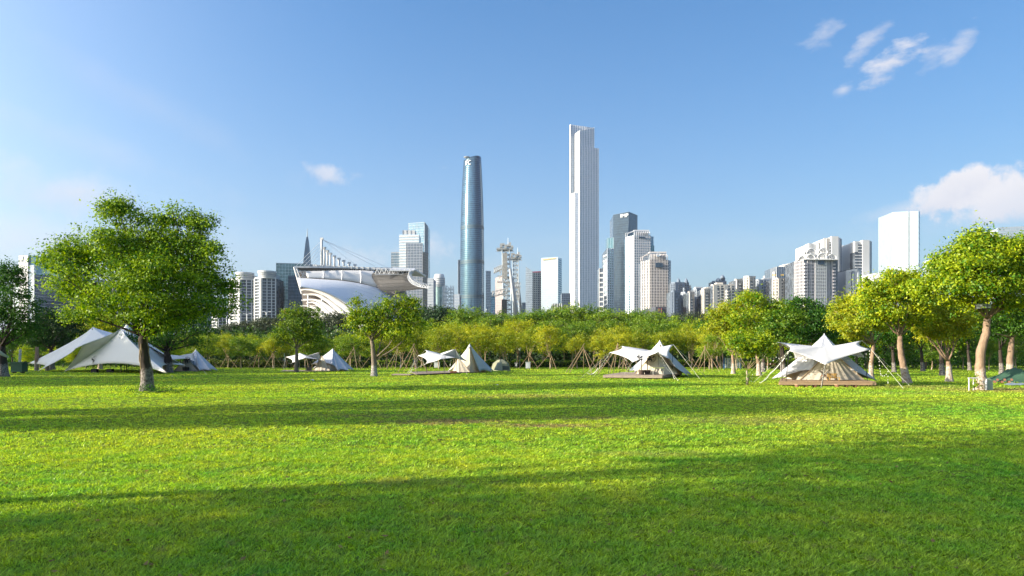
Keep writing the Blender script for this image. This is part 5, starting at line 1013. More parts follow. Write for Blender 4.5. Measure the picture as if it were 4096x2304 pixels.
# far bank
for px, y, D in ((900, 1308, 330), (960, 1290, 330), (1020, 1280, 335), (1075, 1270, 330), (1120, 1272, 335), (1160, 1285, 340), (1300, 1262, 300), (1345, 1252, 300), (1385, 1262, 310), (2690, 1262, 300), (2740, 1256, 300), (2790, 1252, 300), (2840, 1258, 300), (2650, 1285, 290), (2900, 1260, 300)): put('far', px, D, y)
for px, y, D in ((1690, 1245, 250), (1730, 1226, 250), (1775, 1236, 255), (1812, 1250, 260), (1660, 1275, 240), (1840, 1262, 260), (1240, 1290, 300), (2560, 1268, 290), (2610, 1272, 290), (2400, 1268, 290), (2100, 1268, 290), (1900, 1262, 290), (2250, 1262, 290), (250, 1270, 280), (120, 1290, 280), (330, 1262, 290), (420, 1270, 300)): put('fard', px, D, y)
shrub('purple blossoming tree top at the foot of the lattice masts', (X(1995, 235), 235), (3.2, 3, 10), 3500, .5, 'purple', 201, 'blossom_tree', cat='tree')
shrub('pink blossoming shrub beside the dark trees below the museum box', (X(2672, 236), 236), (1.6, 1.6, 9), 1500, .3, 'pink', 202, 'blossom_shrub')
# understory and hedges
rg = np.random.default_rng(9)
def hedge(label, x0, x1, y0, y1, h, nleaf, leaf, fol, name='hedge', cat='hedge', kind=None):
    c = np.c_[rg.uniform(x0, x1, nleaf), rg.uniform(y0, y1, nleaf), h*rg.random(nleaf)**.6]; c[:, 2] *= 1+.18*np.sin(c[:, 0]*1.3)+.1*np.sin(c[:, 0]*4.1)
    o = np.zeros_like(c); o[:, 1] = -.5; V = leaf_quads(c, o, leaf, rg).reshape(-1, 3)-np.array([x0, y0, 0])
    V[:, 2] = np.maximum(V[:, 2], .01); rt = thing(name, (x0, y0, 0), label, cat) if not kind else None
    ob = mesh_np('foliage' if rt else name, V, np.arange(nleaf*4).reshape(-1, 4), LF[fol], 4, rg.random(nleaf), rt, kind)
    if kind: ob.location = (x0, y0, 0)
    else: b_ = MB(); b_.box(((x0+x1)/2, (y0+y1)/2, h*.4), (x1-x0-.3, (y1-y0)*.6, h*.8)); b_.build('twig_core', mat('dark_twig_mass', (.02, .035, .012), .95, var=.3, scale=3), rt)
hedge('long trimmed hedge at the lawn edge left of the forked lawn tree', X(770, 118), X(1470, 118), 117, 119.5, 1.25, 9000, .26, 'hedge')
hedge('trimmed dark green hedge along the lawn edge behind the propped trees', X(1500, 124), X(2880, 124), 123, 125, 1.15, 13000, .26, 'mid')
hedge('trimmed hedge behind the blue fence and the whitewashed trunks', X(2960, 108), X(3330, 108), 107, 109, 1.3, 4500, .24, 'mid')
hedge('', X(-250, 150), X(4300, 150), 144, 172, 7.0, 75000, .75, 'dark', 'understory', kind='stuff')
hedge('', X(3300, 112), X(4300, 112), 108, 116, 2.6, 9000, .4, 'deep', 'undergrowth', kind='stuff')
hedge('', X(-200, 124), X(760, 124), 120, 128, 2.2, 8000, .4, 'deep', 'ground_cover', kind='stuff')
# bamboo tripods that prop the young trees
def prop(x, y, s, rz, lab, grp='bamboo props round the young trees', n=3):
    r = thing('tree_prop', (x, y, 0), lab, 'tree prop', grp)
    for k in range(n):
        a = rz+2*math.pi*k/n+rn.uniform(-.25, .25); R_ = s*rn.uniform(.55, .85); h = s*rn.uniform(.95, 1.2); m_ = MB()
        p, q = Vector((x+math.cos(a)*R_, y+math.sin(a)*R_, 0)), Vector((x-math.cos(a)*.12, y-math.sin(a)*.12, h)); m_.tube([p, q], .035, 6); m_.build('bamboo_pole', BAMB, r)
for x, D in YOUNG: prop(X(x, D), D, rn.uniform(2.0, 2.9), rn.uniform(0, 6), 'crossed bamboo props')
for px, base, lab in ((2335, 1492, 'crossed bamboo props with four long legs left of the third awning'), (2470, 1497, 'tall crossed bamboo props right behind the third awning, left corner'), (1655, 1490, 'crossed bamboo props behind the second awning, left corner'), (2515, 1478, 'bamboo props just behind the middle of the third awning'), (2820, 1486, 'bamboo props right of the third tent'), (1590, 1476, 'bamboo props between forked lawn tree and second awning'), (1415, 1476, 'bamboo props between left tent and forked lawn tree')):
    D = GD(base); prop(X(px, D), D, 2.9, rn.uniform(0, 6), lab, None, 5)
# ------------------------------------------------------------------ trees outside the left of the view whose shade lies on the lawn
ca, sa = math.cos(rad(SUN_AZ)), math.sin(rad(SUN_AZ))
def from_sp(s_, p_): return s_*ca-p_*sa, s_*sa+p_*ca    # s along the light, p across it
BIG = [proto_tree('park_tree', 12.0, 6, 13, 7500, .42, BARKD, 'mid', 180+k, cl=.75, r0=.3, fork=.28, per=20) for k in range(2)]
SHADE = [(-17, 5.0, .95, 1), (-19, -2.5, 1.1, 1), (-16, -10, 1.0, 1), (-27, 3.4, 1.1, 1.15), (-28, -7, 1.2, 1.2), (-38, 1.8, 1.3, 1.35), (-24, -14, 1.2, 1.2), (-41, 4.2, 1.1, 1.42), (-50, -1, 1.4, 1.5), (-36, -8, 1.3, 1.3), (-12.5, 9.6, .55, .98),
         (-36, 19.8, .36, 1.15), (-48, 24.6, .34, 1.4), (-58, 20.6, .45, 1.65), (-16, 21.0, .60, .86), (-24, 25.8, .55, 1.08), (-52, 53, 1.1, 1.2), (-58, 60, 1.2, 1.3), (-60, 66, 1.2, 1.3), (-68, 55, 1.2, 1.6), (-72, 63, 1.3, 1.7), (-64, 51, 1.0, 1.3),
         (-62, 81, 1.1, 1.35), (-63, 92, 1.2, 1.4), (-72, 86, 1.2, 1.6), (-64, 103, 1.2, 1.35), (-76, 97, 1.3, 1.6)]
for i, (s_, p_, k_, zk) in enumerate(SHADE):
    x, y = from_sp(s_, p_); plant(BIG[i % 2], x, y, k_, rn.uniform(0, 6.28), 'broad park tree beside the lawn outside the left of the view', 'tree', 'park trees left of the view', zk)
# ------------------------------------------------------------------ tents and awnings
def membrane(center, corners, pull=.5, power=1.0, m=9, K=10, lift=0, mids=None):
    """cloth stretched from a middle point to its corners; the edge between two corners swings inward"""
    Cn = Vector(center); n = len(corners); ring = []
    for i in range(n):
        a, b_ = Vector(corners[i]), Vector(corners[(i+1) % n]); md = (a+b_)/2; pl = pull[i] if isinstance(pull, (list, tuple)) else pull
        ct = md+(Vector((Cn.x, Cn.y, md.z))-md)*pl; ct.z += lift[i] if isinstance(lift, (list, tuple)) else lift
        for j in range(m): t = j/m; ring.append(a*(1-t)**2+ct*2*t*(1-t)+b_*t*t)
    mb = MB(); mb.v.append(tuple(Cn)); N_ = len(ring)
    for k in range(1, K+1):
        t = k/K
        for e in ring:
            p = Cn.lerp(e, t); p.z = Cn.z+(e.z-Cn.z)*t**power; mb.v.append(tuple(p))
    for j in range(N_): mb.f.append((0, 1+j, 1+(j+1) % N_)); mb.mi.append(0)
    for k in range(K-1):
        for j in range(N_): mb.f.append((1+k*N_+j, 1+(k+1)*N_+j, 1+(k+1)*N_+(j+1) % N_, 1+k*N_+(j+1) % N_)); mb.mi.append(0)
    return mb
def rope(root, a, b_, r_=.009, name='guy_rope', m=None): mb = MB(); mb.tube([a, b_], r_, 4); return mb.build(name, m or ROPE, root)
def pole(root, a, b_, r_=.022, name='tent_pole'): mb = MB(); mb.tube([a, b_], r_, 6); return mb.build(name, BLACK, root)
def tent(label, apex, hem, skirt, fly=CW, body=CC, door=None, lift=.8, pull=.55, power=.82, wall_h=.5, name='bell_tent'):
    """apex and hem corners (world); skirt: ring of wall-foot points; door: three or four points of the front panel"""
    A = Vector(apex); root = thing(name, (A.x, A.y, 0), label, 'tent')
    membrane(A, hem, pull, power, lift=lift).build('fly_sheet', fly, root, True, solid=.015)
    n = len(skirt); mb = MB(); top = [Vector((A.x+(p[0]-A.x)*.9, A.y+(p[1]-A.y)*.9, wall_h+(p[2] if len(p) > 2 else 0))) for p in skirt]; bot = [Vector((p[0], p[1], p[2] if len(p) > 2 else 0)) for p in skirt]
    for i in range(n): j = (i+1) % n; mb.add([bot[i], bot[j], top[j], top[i]], [(0, 1, 2, 3)]); mb.add([top[i], top[j], A-Vector((0, 0, .25))], [(0, 1, 2)])
    mb.build('inner_tent', body, root)
    cp = MB(); cp.lathe((A.x, A.y, A.z-.42), [(.30, 0), (.16, .2), (.035, .40), (.02, .46)], 12); cp.build('peak_cap', fly, root, True)
    if door:
        d = [Vector(p) for p in door]; ap = d[0]; k = len(d)-1; mb = MB()
        for i in range(1, k):
            a, b_ = d[i], d[i+1]
            for j in range(4): mb.add([ap, a.lerp(b_, j/4)+Vector((0, (.04 if j % 2 else 0), 0)), a.lerp(b_, (j+1)/4)+Vector((0, (0 if j % 2 else .04), 0))], [(0, 1, 2)])
        dp = mb.build('door_panel', body, root)
        for p in (d[1], d[-1]): mb = MB(); mb.tube([ap+Vector((0, -.03, .02)), p+Vector((0, -.03, 0))], .03, 5); mb.build('door_seam', mat('tan_seam', (.42, .32, .2), .9) if 'tan_seam' not in bpy.data.materials else bpy.data.materials['tan_seam'], dp)
    return root
def awning(label, center, corners, pull=.45, power=1.35, poles=(), ropes=(), lift=0, name='awning', m=CW):
    c = Vector(center); root = thing(name, (c.x, c.y, 0), label, 'awning'); membrane(c, corners, pull, power, lift=lift).build('canopy', m, root, True, solid=.012)
    for a, b_ in poles: pole(root, a, b_)
    for a, b_ in ropes: rope(root, a, b_)
    return root
def lights(label, pts, sag=.25, grp=None, step=.22):
    p0 = Vector(pts[0]); root = thing('string_lights', (p0.x, p0.y, 0), label, 'string lights', grp); path = []
    for a, b_ in zip(pts, pts[1:]):
        a, b_ = Vector(a), Vector(b_); k = max(4, int((b_-a).length/step))
        for j in range(k): t = j/k; path.append(a.lerp(b_, t)-Vector((0, 0, sag*4*t*(1-t))))
    path.append(Vector(pts[-1])); mb = MB(); mb.tube(path, .006, 3); mb.build('cable', BLACK, root); mb = MB()
    for p in path: mb.lathe((p.x, p.y, p.z-.06), [(.005, -.03), (.021, -.012), (.021, .012), (.01, .03)], 5)
    mb.build('bulbs', BULB, root, kind='stuff'); return root
def g0(px, py, z=.02): v = G(px, py); v.z = z; return v
def deck(label, FL, FR, BR, BL, z, n, wood, legs=True, fascia=True, th=.05, name='wooden_deck', cat='deck'):
    FL, FR, BR, BL = [Vector((p[0], p[1], 0)) for p in (FL, FR, BR, BL)]; c = (FL+BR)/2; root = thing(name, (c.x, c.y, 0), label, cat)
    for i in range(n):
        t0, t1 = (i+.04)/n, (i+.96)/n; q = [FL.lerp(BL, t0), FR.lerp(BR, t0), FR.lerp(BR, t1), FL.lerp(BL, t1)]; mb = MB(); dz = random.Random(i).uniform(-.003, .003); mb.prism([(p.x, p.y) for p in q], z-th+dz, z+dz); mb.build('plank', wood, root)
    if fascia:
        for a, b_ in ((FL, FR), (FR, BR), (BL, FL)):
            t = (b_-a).normalized(); nn = Vector((t.y, -t.x, 0))*.05; mb = MB(); mb.prism([(a+nn).to_tuple()[:2], (b_+nn).to_tuple()[:2], (b_+nn*.2).to_tuple()[:2], (a+nn*.2).to_tuple()[:2]], z-.22, z-.055); mb.build('fascia_board', wood, root)
    mb = MB(); ins = [c+(p-c)*.95 for p in (FL, FR, BR, BL)]; mb.prism([(p.x, p.y) for p in ins], .0, z-th-.01); mb.build('joists', mat('deck_shadow_timber', (.06, .04, .03), .9) if 'deck_shadow_timber' not in bpy.data.materials else bpy.data.materials['deck_shadow_timber'], root)
    return root
# --- large right tent on its deck
deck('raised warm brown plank deck under the large right tent', (16.35, 41.7), (21.95, 41.2), (24.5, 48.5), (19.3, 48.9), .30, 22, WOOD)
A = P(3297, 1336, 46.2); sk = [(18.55, 44.2, .31), (20.3, 43.3, .31), (22.3, 44.0, .31), (23.4, 46.2, .31), (22.4, 48.3, .31), (20.5, 48.4, .31), (19.3, 47.8, .31), (18.5, 46.2, .31)]
tent('large cream bell tent on the brown deck at the right, dappled with leaf shade', A, [(17.2, 44.2, .42), (19.1, 43.5, .95), (21.8, 43.3, .9), (23.7, 44.3, .25), (24.7, 47.3, .3), (22.6, 49.4, .3), (19.6, 49.4, .3), (17.9, 47.0, .3)], sk, CG, CC,
     [(20.35, 43.55, 2.15), (18.35, 43.55, .33), (19.4, 43.15, .33), (20.35, 43.05, .33), (21.3, 43.15, .33), (22.45, 43.5, .33)], lift=.35, pull=.35, power=.9)
cz = P(3297, 1387, 42.6)
cor = [P(3300, 1459, 40.2), P(3484, 1397, 41.4), P(3448, 1362, 43.6), P(3472, 1434, 46.4), P(3330, 1398, 45.6), P(3178, 1434, 46.4), P(3108, 1368, 43.6), P(3156, 1403, 41.4)]
awning('broad white star shaped awning over the deck of the large right tent', cz, cor, [.3, .35, .3, .3, .2, .3, .3, .3], 1.25,
   [(P(3156, 1403, 41.45), (P(3152, 1403, 41.45).x, 41.75, .3)), (P(3123, 1380, 43.5), (P(3126, 1400, 43.4).x, 43.3, .3)), (P(3454, 1400, 42.6), (P(3467, 1400, 42.4).x, 42.3, .3)), (P(3300, 1459, 40.25), (X(3288, 40.3), 40.3, .02))],
   [(P(3484, 1397, 41.4), g0(3613, 1555)), (P(3448, 1362, 43.6), g0(3640, 1545)), (P(3156, 1403, 41.4), g0(3012, 1532)), (P(3156, 1403, 41.4), g0(3045, 1534)), (P(3108, 1368, 43.6), g0(2975, 1518)), (P(3300, 1459, 40.2), g0(3284, 1552))])
lights('string of small bulbs running down left from the left awning corner of the large tent', [P(3156, 1403, 41.3), g0(3080, 1508, .35), g0(3040, 1534, .1)], .12)
lights('string of small bulbs reaching left over the grass to the pale sapling', [P(3150, 1404, 41.5), P(3105, 1425, 42.5), P(3010, 1495, 43), P(3004, 1520, 42)], .2)
lights('bulb string draped across under the front edge of the star awning', [P(3252, 1427, 41.8), P(3330, 1441, 41.5), P(3420, 1425, 41.6), P(3480, 1400, 41.4)], .12)
lights('second bulb string looped under the right edge of the star awning', [P(3384, 1431, 42.2), P(3430, 1418, 42.4), P(3476, 1402, 42.2)], .2)
lights('bulb strand hanging in loops from the right awning corner to the tent ropes', [P(3478, 1400, 41.3), P(3484, 1500, 41.6)], .0, step=.18); lights('bulb strand swinging from the long rope to the short post', [P(3515, 1425, 41.2), P(3524, 1496, 41.2), P(3552, 1483, 41.2), P(3552, 1528, 41)], .15, step=.18)
lights('bulb strand falling from the awning to the right flank of the large tent', [P(3460, 1410, 43), P(3435, 1450, 43.2), P(3425, 1492, 43.4)], .05, step=.18)
r = thing('wooden_bench', (X(3330, 42.7), 42.7, .3), 'small yellow slatted bench on the deck in front of the large tent door', 'bench')
bx = X(3330, 42.7)
for k in range(9): mb = MB(); mb.box((bx-.27+k*.068*1.0, 42.78, .58), (.045, .02, .26)); mb.build('back_slat', YWOOD, r)
for k in range(4): mb = MB(); mb.box((bx, 42.44+k*.09, .50), (.62, .07, .025)); mb.build('seat_slat', YWOOD, r)
for x_ in (-.29, .29):
    for y_ in (42.42, 42.76): mb = MB(); mb.box((bx+x_, y_, .42), (.04, .04, .20)); mb.build('leg', YWOOD, r)
mb = MB(); mb.box((bx, 42.80, .73), (.64, .03, .04)); mb.build('top_rail', YWOOD, r)
r = thing('folding_stool', (X(3296, 42.6), 42.6, .3), 'dark crossed frame folding stand beside the yellow bench', 'stand'); x_ = X(3295, 42.6)
for a, b_ in ((-.30, .30), (.30, -.30), (-.22, .38), (.38, -.22)): mb = MB(); mb.tube([(x_+a, 42.5, .31), (x_+b_, 42.6, .95)], .018, 5); mb.build('leg', BLACK, r)
mb = MB(); mb.box((x_, 42.58, .62), (.26, .18, .05)); mb.build('cloth_seat', RWOOD, r)
for px0, px1, lab in ((3182, 3262, 'low plank step bench on the grass before the deck, left one'), (3342, 3424, 'low plank step bench on the grass before the deck, right one')):
    r = thing('step_bench', (X((px0+px1)/2, 40.2), 40.2, 0), lab, 'step bench', 'low step benches before the right deck'); xa, xb = X(px0, 40.2), X(px1, 40.2)
    for k in range(3): mb = MB(); mb.box(((xa+xb)/2, 40.05+k*.13, .15), (xb-xa, .12, .035)); mb.build('plank', WOOD, r)
    for t in (.06, .5, .94): mb = MB(); mb.box((xa+(xb-xa)*t, 40.18, .07), (.09, .34, .13)); mb.build('leg', RWOOD, r)
# --- third tent (middle right)
deck('grey brown plank deck under the awning of the third tent', (X(2414, 57.0), 57.0), (X(2649, 55.3), 55.3), (X(2726, 65.5), 65.5), (X(2490, 68), 68), .30, 22, GWOOD)
A = P(2639, 1362, 61); z3 = .31
tent('white pointed tent on the grey deck right of the middle', A, [g0(2511, 1497, .3), g0(2620, 1499, .9), (X(2700, 57.5), 57.5, 1.0), (X(2756, 60.5), 60.5, .08), (X(2768, 66), 66, .08), (X(2700, 68.5), 68.5, .1), (X(2590, 69), 69, .1), (X(2535, 66), 66, .3)],
     [(X(2545, 62), 62, z3), (X(2590, 59), 59, z3), (X(2650, 58), 58, z3), (X(2708, 59.5), 59.5, z3), (X(2728, 63.5), 63.5, .1), (X(2690, 66), 66, .1), (X(2600, 66), 66, z3)], CG, CC,
     [(X(2618, 58.4), 58.4, 2.25), (X(2543, 59.5), 59.5, .33), (X(2590, 58.2), 58.2, .33), (X(2650, 57.6), 57.6, .33), (X(2706, 58.2), 58.2, .33)], lift=.35, pull=.35, power=.88)
cz = P(2585, 1405, 58.5); cor = [P(2529, 1449, 57.2), P(2634, 1408, 56.6), P(2678, 1436, 57.5), P(2693, 1378, 59.0), P(2600, 1402, 62.5), P(2486, 1384, 62.5), P(2438, 1410, 59.5)]
awning('white butterfly awning with low front point before the third tent', cz, cor, [.35, .15, .2, .3, .3, .35, .35], 1.2,
   [(P(2634, 1408, 56.6), (X(2632, 56.7), 56.7, .3)), (P(2692, 1379, 59), (X(2688, 59.0), 59.0, .3)), (P(2438, 1411, 59.5), (X(2434, 59.6), 59.6, .3)), (P(2484, 1386, 62.4), (X(2479, 62.5), 62.5, .3))],
   [(P(2693, 1378, 59), g0(2799, 1516)), (P(2693, 1378, 59), g0(2826, 1510)), (P(2438, 1410, 59.5), g0(2322, 1514)), (P(2440, 1411, 59.5), g0(2375, 1507)), (P(2634, 1408, 56.6), g0(2712, 1525)), (P(2486, 1384, 62.5), g0(2350, 1492)), (P(2529, 1449, 57.2), g0(2490, 1509))])
lights('string of bulbs sloping left from the low left corner of the butterfly awning', [P(2438, 1411, 59.4), P(2392, 1470, 60), g0(2350, 1494, .1)], .3)
lights('string of bulbs falling right from the front pole of the butterfly awning', [P(2636, 1409, 56.5), P(2690, 1490, 57), g0(2712, 1522, .1)], .3)
lights('string of bulbs under the high back edge of the butterfly awning', [P(2486, 1386, 62.4), P(2505, 1440, 61), P(2530, 1480, 60)], .3)
def fan(label, px, base, D, top, head, z=0, box='wicker', tilt=1, grp=None):
    x = X(px, D); r = thing('standing_fan', (x, D, z), label, 'fan', grp); zt = Z(top, D); w = .27
    mb = MB(); mb.lathe((x, D, z), [(w*.85, 0), (w, .38), (w*.95, .40)], 14) if box == 'wicker' else mb.box((x, D, z+.22), (.62, .5, .44)); mb.build('base_basket' if box == 'wicker' else 'base_box', WICK if box == 'wicker' else BLACK, r)
    mb = MB(); mb.tube([(x, D, z+.3), (x, D, zt-.1)], .035, 8); mb.build('pole', BLACK, r)
    mb = MB(); mb.box((x+.1*tilt, D-.02, zt-.05), (.30, .16, .16)); mo = mb.build('motor', BLACK, r)
    for k in range(3): mb = MB(); rr = head*(1, .8, .5)[k]; mb.tube([(x+.28*tilt+(.10, .16, .18)[k]*tilt, D-.06+rr*math.cos(a*math.pi/8), zt+.05+rr*math.sin(a*math.pi/8)) if abs(tilt) < .9 else (x+.28*tilt+rr*math.cos(a*math.pi/8), D-.12-.04*k, zt+.05+rr*math.sin(a*math.pi/8)) for a in range(17)], .014, 4, False); mb.build('cage_ring', BLACK, r)
    for k in range(8): a = k*math.pi/4; mb = MB(); mb.tube([(x+.28*tilt, D-.15, zt+.05), (x+.28*tilt+head*math.cos(a), D-.12, zt+.05+head*math.sin(a))], .008, 3); mb.build('cage_spoke', BLACK, r)
    for k in range(3): a = k*2.09+.4; c = Vector((x+.28*tilt, D-.1, zt+.05)); u, v_ = Vector((math.cos(a), 0, math.sin(a))), Vector((-math.sin(a), .25, math.cos(a))); mb = MB(); mb.add([c, c+u*head*.6+v_*head*.28, c+u*head*.85, c+u*head*.55-v_*head*.12], [(0, 1, 2, 3)]); mb.build('blade', BLACK, mo, solid=.01)
    return r
fan('standing fan with wicker base, left one under the butterfly awning', 2566, 1498, 57.5, 1434, .34, .3, tilt=-.6)
fan('standing fan with round dark head and wicker base, right one under the butterfly awning', 2590, 1497, 57.8, 1434, .36, .3, tilt=1.2)
r = thing('side_table', (X(2560, 58), 58, .3), 'small dark side table between the two wicker base fans', 'table')
mb = MB(); mb.box((X(2578, 57.3), 57.3, .68), (.32, .3, .03)); mb.build('table_top', BLACK, r)
for a in (-.13, .13): mb = MB(); mb.tube([(X(2578, 57.3)+a, 57.2, .3), (X(2578, 57.3)+a, 57.2, .67)], .015, 5); mb.build('leg', BLACK, r)
r = thing('camp_table', (X(2630, 57.9), 57.9, .3), 'low camp table with yellow edged top inside the third tent doorway', 'table')
mb = MB(); mb.box((X(2632, 57.3), 57.3, .88), (.95, .5, .04)); mb.build('table_top', mat('lime_yellow_top', (.5, .55, .15), .6), r)
for a in (-.42, .42): mb = MB(); mb.tube([(X(2632, 57.3)+a, 57.25, .3), (X(2632, 57.3)+a, 57.25, .86)], .018, 5); mb.build('leg', ROPE, r)
# --- second tent (centre)
deck('low weathered plank deck left of the centre tent', (X(1665, 66.0), 66.0), (X(1880, 76), 76), (X(1830, 84), 84), (X(1642, 77), 77), .14, 12, GWOOD, fascia=False)
deck('dark low pallet board lying left of the centre deck', (X(1566, 66.5), 66.5), (X(1640, 65.8), 65.8), (X(1655, 69), 69), (X(1580, 70), 70), .10, 5, GWOOD, fascia=False, name='pallet')
A = P(1879, 1376, 76)
tent('white pointed tent in the centre with a bright open doorway', A, [g0(1791, 1488, .1), g0(1880, 1489, .75), (X(1921, 77), 77, .05), (X(1968, 80), 80, .05), (X(1975, 86), 86, .05), (X(1900, 89), 89, .05), (X(1820, 87), 87, .1)],
     [(X(1812, 79), 79, .12), (X(1845, 76.6), 76.6, .12), (X(1880, 76), 76, .1), (X(1915, 78), 78, .05), (X(1945, 81), 81, .05), (X(1900, 86), 86, .05), (X(1830, 84), 84, .1)], CG, CC,
     [(X(1833, 75.4), 75.4, 1.8), (X(1808, 76.4), 76.4, .15), (X(1835, 75.3), 75.3, .15), (X(1880, 75.2), 75.2, .15)], lift=.5, pull=.4, power=.88)
cz = P(1765, 1420, 70.5); cor = [P(1703, 1455, 68.5), P(1760, 1437, 68), P(1822, 1430, 69), P(1870, 1446, 72.5), P(1821, 1396, 70.5), P(1760, 1415, 75), P(1700, 1400, 74), P(1672, 1422, 71.5)]
awning('white swallow shaped awning left of the centre tent', cz, cor, [.3, .1, .1, .15, .3, .3, .45, .45], 1.15,
   [(P(1821, 1396, 70.5), (X(1829, 70.5), 70.5, .1)), (P(1780, 1424, 68.2), (X(1780, 68), 68, .02)), (P(1776, 1432, 73), (X(1776, 73), 73, .1)), (P(1704, 1454, 68.6), (X(1708, 69), 69, .1)), (P(1672, 1423, 71.4), (X(1669, 71.4), 71.4, .1))],
   [(P(1672, 1422, 71.5), g0(1630, 1494)), (P(1703, 1455, 68.5), g0(1626, 1491)), (P(1821, 1396, 70.5), g0(1869, 1499)), (P(1700, 1400, 74), g0(1640, 1476))])
lights('bulb string sagging from the left tip of the swallow shaped awning', [P(1672, 1423, 71.3), P(1655, 1450, 71), g0(1632, 1492, .1)], .4)
lights('bulb string under the left edge of the swallow shaped awning', [P(1674, 1423, 71.3), P(1690, 1432, 71), P(1702, 1453, 68.7)], .3)
lights('bulb string on the far side under the swallow shaped awning', [P(1820, 1400, 70.6), P(1803, 1440, 72), P(1800, 1455, 74), P(1812, 1468, 75)], .3)
r = thing('red_crate', (X(1813, 69), 69, .14), 'low reddish crate at the foot of the centre awning pole', 'crate'); mb = MB(); mb.box((X(1813, 70), 70.2, .26), (.62, .4, .22)); mb.build('crate_body', RWOOD, r)
for k in range(2): mb = MB(); mb.box((X(1813, 70), 69.98, .20+k*.11), (.64, .03, .07)); mb.build('slat', RWOOD, r)
# --- left tents
def floor_strip(label, x0, x1, D0_, D1_): return deck(label, (X(x0, D0_), D0_), (X(x1, D0_), D0_), (X(x1, D1_)-.5, D1_), (X(x0, D1_)+.5, D1_), .10, 6, GWOOD, fascia=False)
floor_strip('thin low deck under the twin peaked awning left of the middle', 1122, 1322, 84, 90)
A = P(1331, 1394, 90)
tent('lilac white pointed tent with a small cream porch left of the middle', A, [(X(1246, 88), 88, .9), (X(1330, 86), 86, .8), g0(1354, 1486, .04), (X(1398, 87), 87, .04), (X(1418, 92), 92, .04), (X(1370, 97), 97, .05), (X(1290, 97), 97, .05), (X(1250, 93), 93, .2)],
     [(X(1278, 88), 88, .1), (X(1320, 86.6), 86.6, .1), (X(1350, 87), 87, .05), (X(1385, 90), 90, .05), (X(1370, 95), 95, .05), (X(1290, 95), 95, .05)], CG, CC,
     [(X(1288, 86), 86, 1.95), (X(1254, 86.6), 86.6, .12), (X(1285, 85.8), 85.8, .12), (X(1320, 85.6), 85.6, .12)], lift=.4, pull=.4, power=.9)
cz = P(1222, 1424, 86); cor = [P(1190, 1441, 84.5), P(1222, 1432, 84), P(1275, 1437, 84.5), P(1303, 1451, 87), P(1276, 1409, 86), P(1235, 1426, 89), P(1200, 1412, 88.5), P(1143, 1428, 88), P(1168, 1450, 86)]
awning('pale twin peaked awning behind the slim trunk left of the middle', cz, cor, [.1, .1, .1, .2, .3, .3, .25, .35, .4], 1.15,
   [(P(1276, 1409, 86), (X(1271, 86), 86, .1)), (P(1143, 1429, 88), (X(1140, 88), 88, .02)), (P(1222, 1433, 84.1), (X(1222, 84.1), 84.1, .1)), (P(1198, 1436, 87), (X(1198, 87), 87, .1))],
   [(P(1276, 1409, 86), g0(1262, 1490)), (P(1143, 1428, 88), g0(1132, 1488))])
fan('black standing fan on a box under the twin peaked awning', 1237, 1485, 85.2, 1440, .42, .1, 'box', 1)
lights('bulb string behind the twin peaked awning down to its left leg', [P(1144, 1429, 87.9), P(1172, 1446, 87.5), P(1208, 1470, 87)], .5)
floor_strip('thin low deck under the awning of the far left tent', 690, 795, 84, 90)
A = P(783, 1397, 90)
tent('greyish white pointed tent between the big trunk and the hedge', A, [(X(700, 90), 90, .2), (X(770, 87), 87, .8), g0(799, 1486, .04), (X(846, 86), 86, .04), (X(871, 91), 91, .04), (X(830, 97), 97, .05), (X(730, 97), 97, .05)],
     [(X(712, 90), 90, .1), (X(765, 87.3), 87.3, .1), (X(800, 87), 87, .05), (X(840, 90), 90, .05), (X(820, 95), 95, .05), (X(730, 95), 95, .05)], CG, CC,
     [(X(748, 86.5), 86.5, 1.7), (X(697, 87), 87, .12), (X(745, 86.3), 86.3, .12), (X(790, 86.2), 86.2, .12)], lift=.4, pull=.4, power=.9)
awning('sagging white awning stretched left from the far left tent', P(712, 1424, 88), [P(668, 1444, 86), P(700, 1437, 85), P(750, 1433, 85.5), P(785, 1446, 87), P(775, 1413, 87.5), P(720, 1423, 91), P(668, 1418, 91), P(612, 1426, 90)], [.1, .1, .15, .2, .3, .2, .2, .35], 1.1,
   [(P(774, 1413, 87.5), (X(774, 87), 87, .1)), (P(668, 1444, 86), (X(660, 86), 86, .02))], [(P(785, 1446, 87), g0(828, 1500)), (P(612, 1426, 90), g0(590, 1480))])
fan('black standing fan in the mouth of the far left tent', 743, 1478, 86, 1442, .42, .1, 'box', 1)
# --- big star canopy
pk = [P(372, 1308, 82), P(484, 1314, 78), P(506, 1296, 86)]
r = thing('star_canopy', (pk[1].x, pk[1].y, 0), 'big grey white twin peaked star canopy with orange lining behind the large tree', 'canopy')
SC = canvas('silver_grey_canvas', (.86, .84, .84), .12, .06); G0 = lambda px, D, z=.1: (X(px, D), D, z)
c1 = [G0(110, 92, .9), G0(150, 84, .06), tuple(P(300, 1395, 79)), tuple(P(425, 1348, 79)), tuple(P(480, 1340, 84)), tuple(P(400, 1375, 90)), tuple(P(260, 1395, 93))]
membrane(pk[0], c1, [.45, .5, .12, .05, .1, .35, .35], .82, lift=[.5, .9, .2, 0, 0, .4, .4]).build('left_sheet', SC, r, True, solid=.02)
c2 = [tuple(P(425, 1349, 78.9)), tuple(P(330, 1380, 78)), G0(256, 82, .06), G0(678, 68, .06), G0(742, 82, .8), tuple(P(640, 1415, 90)), tuple(P(500, 1345, 88))]
membrane(pk[1], c2, [.05, .1, .62, .5, .35, .3, .1], .80, m=14, lift=[0, .2, 2.1, .9, .5, .4, 0]).build('right_sheet', SC, r, True, solid=.02)
c3 = [tuple(P(484, 1330, 82)), tuple(P(560, 1360, 80)), G0(720, 78, 1.1), G0(700, 92, .8), G0(470, 96, .9), G0(330, 95, .8)]
